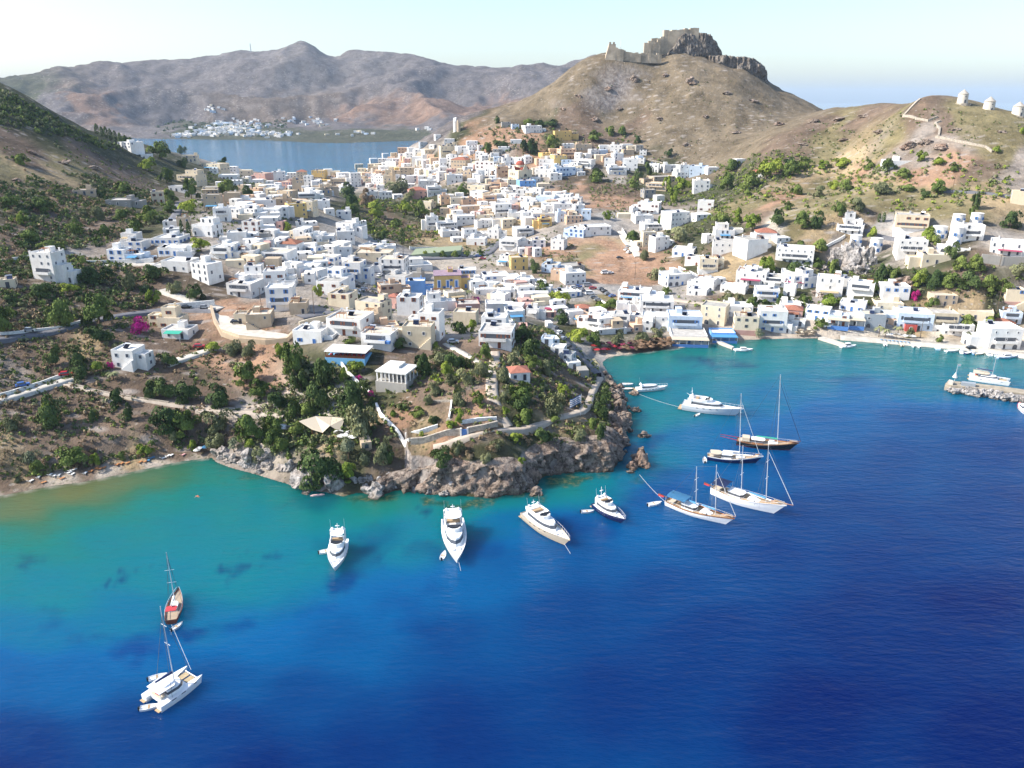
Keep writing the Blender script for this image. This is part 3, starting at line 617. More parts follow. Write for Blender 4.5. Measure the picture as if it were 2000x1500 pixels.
def wall_run(name, px, thick, high, mat, label, foot=1.2, step=3, cat='wall', group='walls along roads and gardens'):
    pts = resample([Vector(at(u, v)[:2]) for u, v in px], step)
    b = MB(); 
    zs = [ground(p.x, p.y) for p in pts]
    for k in range(len(pts)):
        d = (pts[min(k+1, len(pts)-1)]-pts[max(k-1, 0)]).normalized(); n = Vector((-d.y, d.x))*thick/2
        a, c = pts[k]+n, pts[k]-n
        b.v += [(a.x, a.y, zs[k]-foot), (c.x, c.y, zs[k]-foot), (c.x, c.y, zs[k]+high), (a.x, a.y, zs[k]+high)]
    b.mi(mat)
    for k in range(len(pts)-1):
        o = 4*k
        for i in range(4): b.f.append((o+i, o+(i+1) % 4, o+(i+1) % 4+4, o+i+4)); b.m.append(0)
    b.f += [(3, 2, 1, 0), tuple(4*(len(pts)-1)+i for i in range(4))]; b.m += [0, 0]
    o = b.link(name); tag(o, label, cat, group); return o
WALLS = [([(0,654),(60,648),(130,639),(185,625)], .5, 1.0, WSTONE, 'low white wall along the outer edge of the upper left road'), ([(0,775),(60,757),(110,740),(135,733)], .4, 1.1, WSTONE, 'pale parapet wall beside the lower left road'),
 ([(130,748),(180,763),(250,776),(330,788)], .5, .6, STONE, 'thin stone terrace edge running down from the lower left road'), ([(150,516),(220,515),(300,512)], .5, 1.8, WSTONE, 'long white wall below the white terraced houses on the left slope'),
 ([(0,512),(45,506),(60,503)], .5, 1.2, WSTONE, 'short white wall left of the lone tall white house'), ([(413,604),(420,630),(434,655),(468,668),(520,672),(560,668),(578,650)], 1.0, 1.6, WALL['t'], 'tall curved tan retaining wall under the cream and tan houses'),
 ([(585,640),(640,627),(690,613)], .5, 2.2, WALL['c'], 'long cream wall below the street bend'), ([(420,598),(380,602),(330,606)], .6, 2.6, WSTONE, 'white wall behind the cream house above the road'),
 ([(735,793),(743,812),(765,834),(800,862)], .7, 1.1, WSTONE, 'curving white garden wall at the left edge of the headland'), ([(802,866),(850,857),(903,847)], .7, 1.6, STONE, 'stone retaining wall left of the blue gate beside the path'),
 ([(912,845),(945,839),(972,832)], .7, 1.6, STONE, 'stone retaining wall right of the blue gate beside the path'), ([(792,851),(820,845),(855,834)], .6, .9, WSTONE, 'white terrace wall inside the headland garden'), ([(900,828),(935,822),(970,820)], .6, 1.0, WSTONE, 'short terrace wall above the right stone retaining wall'),
 ([(882,785),(880,802),(877,818)], .5, .7, WSTONE, 'short garden wall running towards the sea on the headland'), ([(835,786),(882,785)], .5, .6, STONE, 'low wall across the top of the headland garden'), ([(666,712),(680,732),(700,752),(722,772)], .5, 1.4, WSTONE, 'stepped white wall below the blue taverna'),
 ([(1797,195),(1775,216),(1764,228),(1790,233),(1812,237),(1830,230)], 1.2, 1.2, STONE, 'pale zigzag stone wall climbing to the ridge left of the windmills'), ([(1836,238),(1826,242),(1835,252),(1833,266)], 1.2, 1.2, STONE, 'short upright piece of the zigzag wall below the ridge'), ([(1828,268),(1870,277),(1905,284),(1925,288),(1938,298)], 1.2, 1.2, STONE, 'long slanting lower piece of the zigzag stone wall'),
 ([(1915,512),(1960,518),(2030,524)], .8, 4, WALL['s'], 'grey retaining wall under the long white house at the far right'), ([(1215,450),(1228,470),(1248,490)], .5, 1.8, WSTONE, 'white wall beside the bending lane above the brown field'), ([(1325,527),(1350,538),(1368,548)], .5, 2.2, WSTONE, 'slanting white wall right of the brown field'),
 ([(1600,490),(1625,477),(1650,463)], .6, 1.4, WSTONE, 'white stair wall climbing left of the grey boulders'), ([(1175,590),(1190,599),(1205,604)], .5, 1.1, WSTONE, 'curved white kerb wall below the car park garden'), ([(800,487),(840,488),(905,489)], .5, 2.0, WSTONE, 'long pale wall behind the sports ground'),
 ([(1545,585),(1560,592),(1590,603)], .5, 1.2, WSTONE, 'curving white lane wall above the harbour houses'), ([(1265,312),(1290,318),(1310,328)], .7, 1, STONE, 'lane wall at the castle hill foot')]
for px, t, h, mt, lb in WALLS: wall_run('garden_wall' if mt is not WALL['t'] else 'retaining_wall', px, t, h, mt, lb)
pts = [at(u, v) for u, v in [(413,606),(420,630),(434,655),(468,668),(520,672),(560,668),(578,650),(560,624),(480,610)]]
b = MB(); zt = at(490, 642).z+.2; b.prism([p[:2] for p in pts][::-1] if False else [p[:2] for p in pts], min(p.z for p in pts)-3, zt, WALL['t']); b.prism([p[:2] for p in pts], zt+.003, zt+.06, CONC); tag(b.link('terrace'), kind='structure')
# paved sports court
b = MB(); q4 = [at(u, v) for u, v in [(802,499),(900,500),(903,491),(812,490)]]; z = max(p.z for p in q4)+.25
b.add([(p.x, p.y, z) for p in q4]+[(p.x, p.y, z-3) for p in q4], [(0, 1, 2, 3), (4, 5, 1, 0), (5, 6, 2, 1), (6, 7, 3, 2), (7, 4, 0, 3)], simple('court_green', (.26, .30, .20), .9)); tag(b.link('sports_court'), kind='structure')

# ---------------------------------------------------------------- rock: sea cliff, crags, boulders
ROCKSH = []
def rock_mesh(i, sub=3, rough=.35, sq=2.0):
    rs = random.Random(100+i); bm = bmesh.new(); bmesh.ops.create_icosphere(bm, subdivisions=sub, radius=1)
    off = Vector((rs.uniform(-50, 50), rs.uniform(-50, 50), rs.uniform(-50, 50)))
    for v in bm.verts:
        p = v.co.copy(); m = max(abs(p.x), abs(p.y), abs(p.z)); q = p*(1/m)**(1-2/ (sq+ .001)) if sq > 2 else p
        n = mno.fractal(q*1.1+off, .8, 2.1, 4)*rough
        d, pp = mno.voronoi(q*1.5+off); n += (mno.cell(pp[0]*5.1)-.5)*.5*rough*2
        v.co = q*(1+n)
    me = bpy.data.meshes.new('rock'); bm.to_mesh(me); bm.free(); me.materials.append(ROCK)
    return me
ROCKSH = [rock_mesh(i) for i in range(7)]
ROCKSL = []
for m_ in ROCKSH: c_ = m_.copy(); c_.materials[0] = ROCKL; ROCKSL.append(c_)
ROCKS = '''1240 160 18 14;1352 166 20 18;1300 150 14 8;1185 175 20 8;1130 190 14 6;1420 185 18 8;1470 200 22 8;1380 230 16 6;1290 235 14 7;1210 215 16 7;1160 235 18 8;1100 215 12 6;1520 245 22 8;1440 260 18 6;1340 285 16 7;1590 240 20 7;1640 235 24 7;1690 228 20 6;1570 285 18 7;1720 260 22 8;1650 275 18 7;1780 290 30 14;1810 283 26 12;1845 292 30 12;1870 255 16 6;1960 260 18 6;60 300 16 6;120 320 20 7;180 330 16 6;30 355 16 6;1216 846 34 30;1200 836 34 36;1222 832 26 30;1210 806 30 28;1214 826 34 22;1196 822 24 20;1206 790 26 20;1210 778 22 16;1196 772 22 18;1188 756 20 14;1220 872 22 20;1206 872 28 30;1212 760 14 10;1230 845 14 12;1226 815 14 12;432 896 30 22;452 904 26 18;484 912 36 30;500 916 16 14;506 926 14 8;522 902 32 20;516 912 12 10;525 916 14 14;546 921 20 12;566 922 18 22;578 930 18 16;594 932 14 12;603 957 54 34;650 960 32 40;730 972 36 28;690 940 14 10;705 945 16 12;720 940 14 12;742 942 12 10;748 948 14 12;762 940 18 16;775 944 12 10;785 936 14 12;792 945 18 14;768 955 12 8;756 958 10 8;715 955 12 8;740 965 12 6;795 960 16 10;808 962 14 8;835 966 14 9;868 970 16 12;885 958 22 16;905 962 14 8;940 968 12 7;963 966 16 10;975 960 22 20;1015 960 22 24;1035 962 12 8;1046 967 26 14;1000 965 14 8
1205 845 24 20;1210 830 30 26;1218 816 22 18;1213 856 22 22;1222 862 16 10;1196 862 22 26;1216 838 18 20;1205 810 20 18;1200 795 18 14;1216 792 16 14;1222 784 10 8;1243 805 20 12;1228 798 8 6;1238 772 18 8;1205 775 20 16;1198 760 18 14;1212 768 14 10;1259 856 24 14;1258 852 10 8;1236 918 22 18;1250 912 26 34;1254 895 18 26;1262 915 16 18;1243 903 18 20;1222 884 8 6;1232 925 14 8;1190 745 16 12;1183 735 14 10;1200 880 16 16
1660 520 50 60;1700 520 26 44;1664 532 28 20;1690 535 30 26;1628 520 20 26;1612 530 14 12;1598 548 12 10;1604 580 26 14;1770 560 30 22;1560 600 20 14;1600 612 26 14;1350 428 18 10;620 672 0 0
1862 756 12 8;1875 755 12 9;1888 758 16 12;1902 760 14 11;1915 762 16 12;1930 762 14 12;1943 766 16 12;1957 768 14 10;1970 769 16 12;1984 771 14 10;1996 774 14 10;2010 777 14 10;1855 752 12 7'''
rows = [r.split() for r in ROCKS.replace('\n', ';').split(';')]
ROCKQ = []
for i, r in enumerate(rows):
    u, v, w, h = map(float, r)
    if w == 0: continue
    if v > 750 and u > 1850: v += 11
    P = at(u, v); k = mpp(P); bw = v > 750 and u > 1850; o = link('boulder', (ROCKSL if bw or (u < 900 and v > 860) or (u > 1560 and 500 < v < 560) else ROCKSH)[i % 7]); W = w*k*(.85 if bw else .66 if u < 900 else .55); H = h*k*(1.0 if bw else .8 if u < 900 else .66)
    o.location = (P.x, P.y+W*(-.25 if bw else .5), P.z+H*.35); o.scale = (W*1.02, W*random.uniform(.7, 1), H*.85); o.rotation_euler = (0, 0, random.uniform(0, 6.28))
    o.rotation_euler = (random.uniform(-.2, .2), random.uniform(-.2, .2), random.choice((0, math.pi))+random.uniform(-.3, .3))
    ROCKQ.append((o, u, v, w))
# the cliff: a folded, blocky face wrapped round the headland from the waterline to the turf
i0 = next(i for i, c_ in enumerate(COAST) if c_[0] == 735); i1 = next(i for i, c_ in enumerate(COAST) if c_[:2] == (1208, 866))
line = resample([Vector(p) for p in cw[i0:i1+1]], .5); line = smooth_pts(line, 2)
HEIGHTS = [(735,2.5),(775,4),(800,6.5),(830,8.5),(900,8.6),(1000,8.3),(1100,8.8),(1209,9.5)]
rowsN = 40; vs = []; L = len(line)
for i, p in enumerate(line):
    d = (line[min(i+3, L-1)]-line[max(i-3, 0)]).normalized(); n = Vector((d.y, -d.x))      # seaward
    f = i/(L-1); u_ = 735+(1209-735)*min(1, f/.93)
    H = np.interp(u_, [a for a, _ in HEIGHTS], [b_ for _, b_ in HEIGHTS])
    if f > .93: H = 9.5-(f-.93)/.07*5
    H = max(H+mno.noise(Vector((i*.05, 0, 3)))*1.5, 2)
    for j in range(rowsN):
        t = j/(rowsN-1); z = -1.2+(H+1.2)*t
        inn = (z/2.5)+.4+max(0, t-.86)*9
        q = Vector((p.x-n.x*inn, p.y-n.y*inn, z))
        s = q*.16; fr = mno.fractal(s*1.2, .9, 2.0, 5); dv, pt_ = mno.voronoi(Vector((q.x*.24+fr*.3, q.y*.24, q.z*.16))); dv2, pt2_ = mno.voronoi(q*.6)
        rd = abs(mno.noise(Vector((q.x*.22, q.y*.22, q.z*.05))))
        c1_ = mno.cell(pt_[0]*7.3); c2_ = mno.cell(pt2_[0]*9.1)
        out = (.7+fr*1.3+c1_*1.5+c2_*.7+rd*1.6+mno.fractal(q*1.1, .8, 2.1, 3)*.35)*min(1, .35+t*2)*min(1, (1-t)*4+.05)
        vs.append((q.x+n.x*out, q.y+n.y*out, q.z+fr*.3*(1-t)))
fs = np.array([(i*rowsN+j, i*rowsN+j+1, (i+1)*rowsN+j+1, (i+1)*rowsN+j) for i in range(L-1) for j in range(rowsN-1)])
tag(link('cliff', mesh_np('cliff', vs, fs, [ROCK])), kind='structure')
# crags that carry the castle
def far_pt(u, v, D):
    t, r = tr(u, v); return Vector((t*D, D, CAM_Z-r*D))
def crag(name, outline, D, depth, seed):
    """rock mass whose skyline follows a measured profile (u, v) at distance D; foot buried in the hill"""
    pts = [far_pt(u, v, D) for u, v in outline]; xs = [p.x for p in pts]; zs = [p.z for p in pts]
    nx, ny, nz = 150, 26, 56; vs = []; fs = []
    x0, x1 = min(xs), max(xs); zb = min(zs)-30
    order = sorted(range(len(xs)), key=lambda i: xs[i]); X = [xs[i] for i in order]; Z = [zs[i] for i in order]
    for i in range(nx):
        x = x0+(x1-x0)*i/(nx-1); top = np.interp(x, X, Z); e = math.sin(math.pi*min(max(i/(nx-1), .02), .98))**.35
        for j in range(nz):                      # front face upward, then over the top and down the back
            a = j/(nz-1)
            if a < .6: y = -depth*.5*e*(1-(a/.6)*.22); z = zb+(top-zb)*(a/.6)**.9
            elif a < .8: y = depth*.5*e*(-.78+((a-.6)/.2)*1.56); z = top-abs(math.sin((a-.6)/.2*math.pi))*0
            else: y = depth*.5*e; z = top-(top-zb)*((a-.8)/.2)
            q = Vector((x, D+y, z)); s = q*.045+Vector((seed, 0, 0))
            fr = mno.fractal(s*1.6, .8, 2.1, 5)*3.4+mno.fractal(s*9, .7, 2.1, 4)*1.5-abs(mno.noise(Vector((s.x*6, s.y*6, s.z*1.2))))*3.0; dv, _ = mno.voronoi(s*1.3)
            k = (dv[1]-dv[0])*4
            vs.append((x, D+y-(fr+k)*(1 if a < .62 else .3), z+(fr*.35 if .5 < a < .85 else 0)))
    for i in range(nx-1):
        for j in range(nz-1): fs.append((i*nz+j, (i+1)*nz+j, (i+1)*nz+j+1, i*nz+j+1))
    return tag(link(name, mesh_np(name, vs, np.array(fs), [ROCKD])), kind='structure')
crag('castle_rock', [(1262,128),(1285,112),(1300,104),(1312,92),(1322,74),(1330,68),(1360,65),(1381,68),(1392,82),(1403,96),(1408,112),(1413,140)], 925, 42, 3)
crag('castle_rock_ledge', [(1380,110),(1405,109),(1420,110),(1450,112),(1466,115),(1480,122),(1490,133),(1496,150),(1497,170)], 905, 34, 9)
def block_wall(b, p, q, thick, z0, z1, mat, merlon=True):
    d = (q-p); d.z = 0; L_ = d.length; d.normalize(); n = Vector((-d.y, d.x, 0))*thick/2
    b.prism([(p+n)[:2], (p-n)[:2], (q-n)[:2], (q+n)[:2]], z0, z1, mat)
FORT = simple('castle_masonry', (.48, .40, .30), .95, .1, var=.35, scale=.12, bump=.8)
cas = empty('castle_ruin', far_pt(1270, 112, 885)); tag(cas, 'ruined stone castle with towers and curtain walls on the peak', 'castle'); cb = cas.location.copy()
def cpart(name, pieces, thick=3):
    b = MB(); rs = random.Random(len(name))
    for (ua, va, ub, vb, D, foot) in pieces:
        n_ = max(2, int(abs(ub-ua)/5)); k = foot*.6
        for i in range(n_):
            f0, f1 = i/n_, (i+1)/n_; j = rs.uniform(-1.6, .5) if i % 3 else rs.uniform(-.3, .6); o_ = rs.uniform(-.25, .25)
            p, q_ = far_pt(ua+(ub-ua)*f0, va+(vb-va)*f0, D+o_)-cb, far_pt(ua+(ub-ua)*f1, va+(vb-va)*f1, D+o_)-cb
            d = Vector((q_.x-p.x, q_.y-p.y, 0)).normalized(); n = Vector((-d.y, d.x, 0))*thick/2
            b.prism([((p+n).x, (p+n).y, p.z-k), ((p-n).x, (p-n).y, p.z-k), ((q_-n).x, (q_-n).y, q_.z-k), ((q_+n).x, (q_+n).y, q_.z-k)], 0, 0, FORT,
                top=[((p+n).x, (p+n).y, p.z+j), ((p-n).x, (p-n).y, p.z+j), ((q_-n).x, (q_-n).y, q_.z+j), ((q_+n).x, (q_+n).y, q_.z+j)])
    return b.link(name, cas)
b = MB(); p = far_pt(1191, 112, 884)-cb; q = far_pt(1202, 112, 884)-cb; tz = far_pt(1194, 86, 884).z-cb.z
b.prism([(p.x-6, -1), (q.x, -1), (q.x, 9), (p.x-6, 9)], p.z-6, tz, FORT, top=[(p.x-1, 0), (q.x, 0), (q.x, 8), (p.x-1, 8)])
for x in (p.x, q.x-2): b.box(x-1, x+1, 0, 2, tz+.002, tz+2, FORT, True)
b.link('corner_tower', cas)
cpart('lower_curtain_wall', [(1202,92,1218,96,886,22),(1218,98,1226,101,888,18)]); cpart('outer_curtain_wall', [(1224,102,1252,103,888,16),(1252,104,1292,105,890,16)])
cpart('middle_bastion', [(1272,75,1296,72,912,60),(1266,80,1290,79,905,45)], 5); cpart('upper_citadel', [(1296,59,1336,58,915,75),(1336,55,1364,56,915,50)], 9); cpart('gate_house', [(1258,84,1272,84,900,40)], 4)
b = MB(); p = far_pt(1212, 100, 886)-cb; b.tube(p, p+Vector((0, 0, 12)), .25, .1, ALU, 5); b.link('flag_mast', cas)
# windmills on the ridge and the ruined pair in the town
MILLW = plaster('weathered_mill_plaster', (.60, .56, .49))
def windmill(u, v, w, h, label, D):
    P = far_pt(u, v, D); k = mpp(P); r = w*k/2; H = h*k
    P.z = min(P.z, ground(P.x, P.y)+1.0)
    g = empty('windmill', P); tag(g, label, 'windmill', 'round windmills on the ridge')
    b = MB(); n = 20; b.prism([(r*1.05*math.cos(2*math.pi*i/n), r*1.05*math.sin(2*math.pi*i/n)) for i in range(n)], -3, H*.66, MILLW, top=[(r*.93*math.cos(2*math.pi*i/n), r*.93*math.sin(2*math.pi*i/n)) for i in range(n)]); b.link('tower', g)
    b = MB(); ring = [(r*1.02*math.cos(2*math.pi*i/n), r*1.02*math.sin(2*math.pi*i/n), H*.66) for i in range(n)]
    b.add(ring+[(0, 0, H)], [(i, (i+1) % n, n) for i in range(n)]+[tuple(range(n))[::-1]], simple('thatch', (.42, .38, .33), .9, var=.2, scale=1)); b.link('conical_roof', g)
    b = MB(); b.box(-.5, .5, -r*1.08, -r*.9, 0, 2, GLASS); b.link('door', g)
    b = MB(); b.box(-.3, .3, -r*1.04, -r*.85, H*.42, H*.5, GLASS); b.link('window', g)
    b = MB(); m_ = [(r*1.7*math.cos(2*math.pi*i/12), r*1.7*math.sin(2*math.pi*i/12)) for i in range(12)]; b.prism(m_, -4, -.3, STONE); b.link('stone_base', g)
windmill(1879, 201, 19, 25, 'leftmost of the three ridge windmills, set apart on the crest', 556); windmill(1930, 217, 21, 27, 'middle one of the three ridge windmills', 545); windmill(1987, 226, 22, 26, 'rightmost of the three ridge windmills, at the photo edge', 535)
for (u, v, w, h, lb) in [(889, 256, 8, 28, 'tall thin ruined white mill tower above the town'), (896, 256, 8, 21, 'shorter broken brown mill tower beside the thin white one')]:
    P = at(u, v); k = mpp(P); r = w*k/2; b = MB(); n = 9; rs = random.Random(u)
    top = [(r*.9*math.cos(2*math.pi*i/n), r*.9*math.sin(2*math.pi*i/n), h*k*(rs.uniform(.6, 1))) for i in range(n)]
    b.prism([(r*math.cos(2*math.pi*i/n), r*math.sin(2*math.pi*i/n), -3) for i in range(n)], 0, 0, WALL['t'] if w*h < 200 else WALL['w'], top=top); tag(b.link('mill_ruin', None, P), lb, 'ruin')
P = at(490, 100); b = MB(); b.tube((0, 0, -5), (0, 0, 30), 2.2, 1.4, SHUT['g'], 6); tag(b.link('antenna_mast', None, far_pt(490, 100, 3490)), 'tiny antenna mast on the far mountain crest', 'antenna')
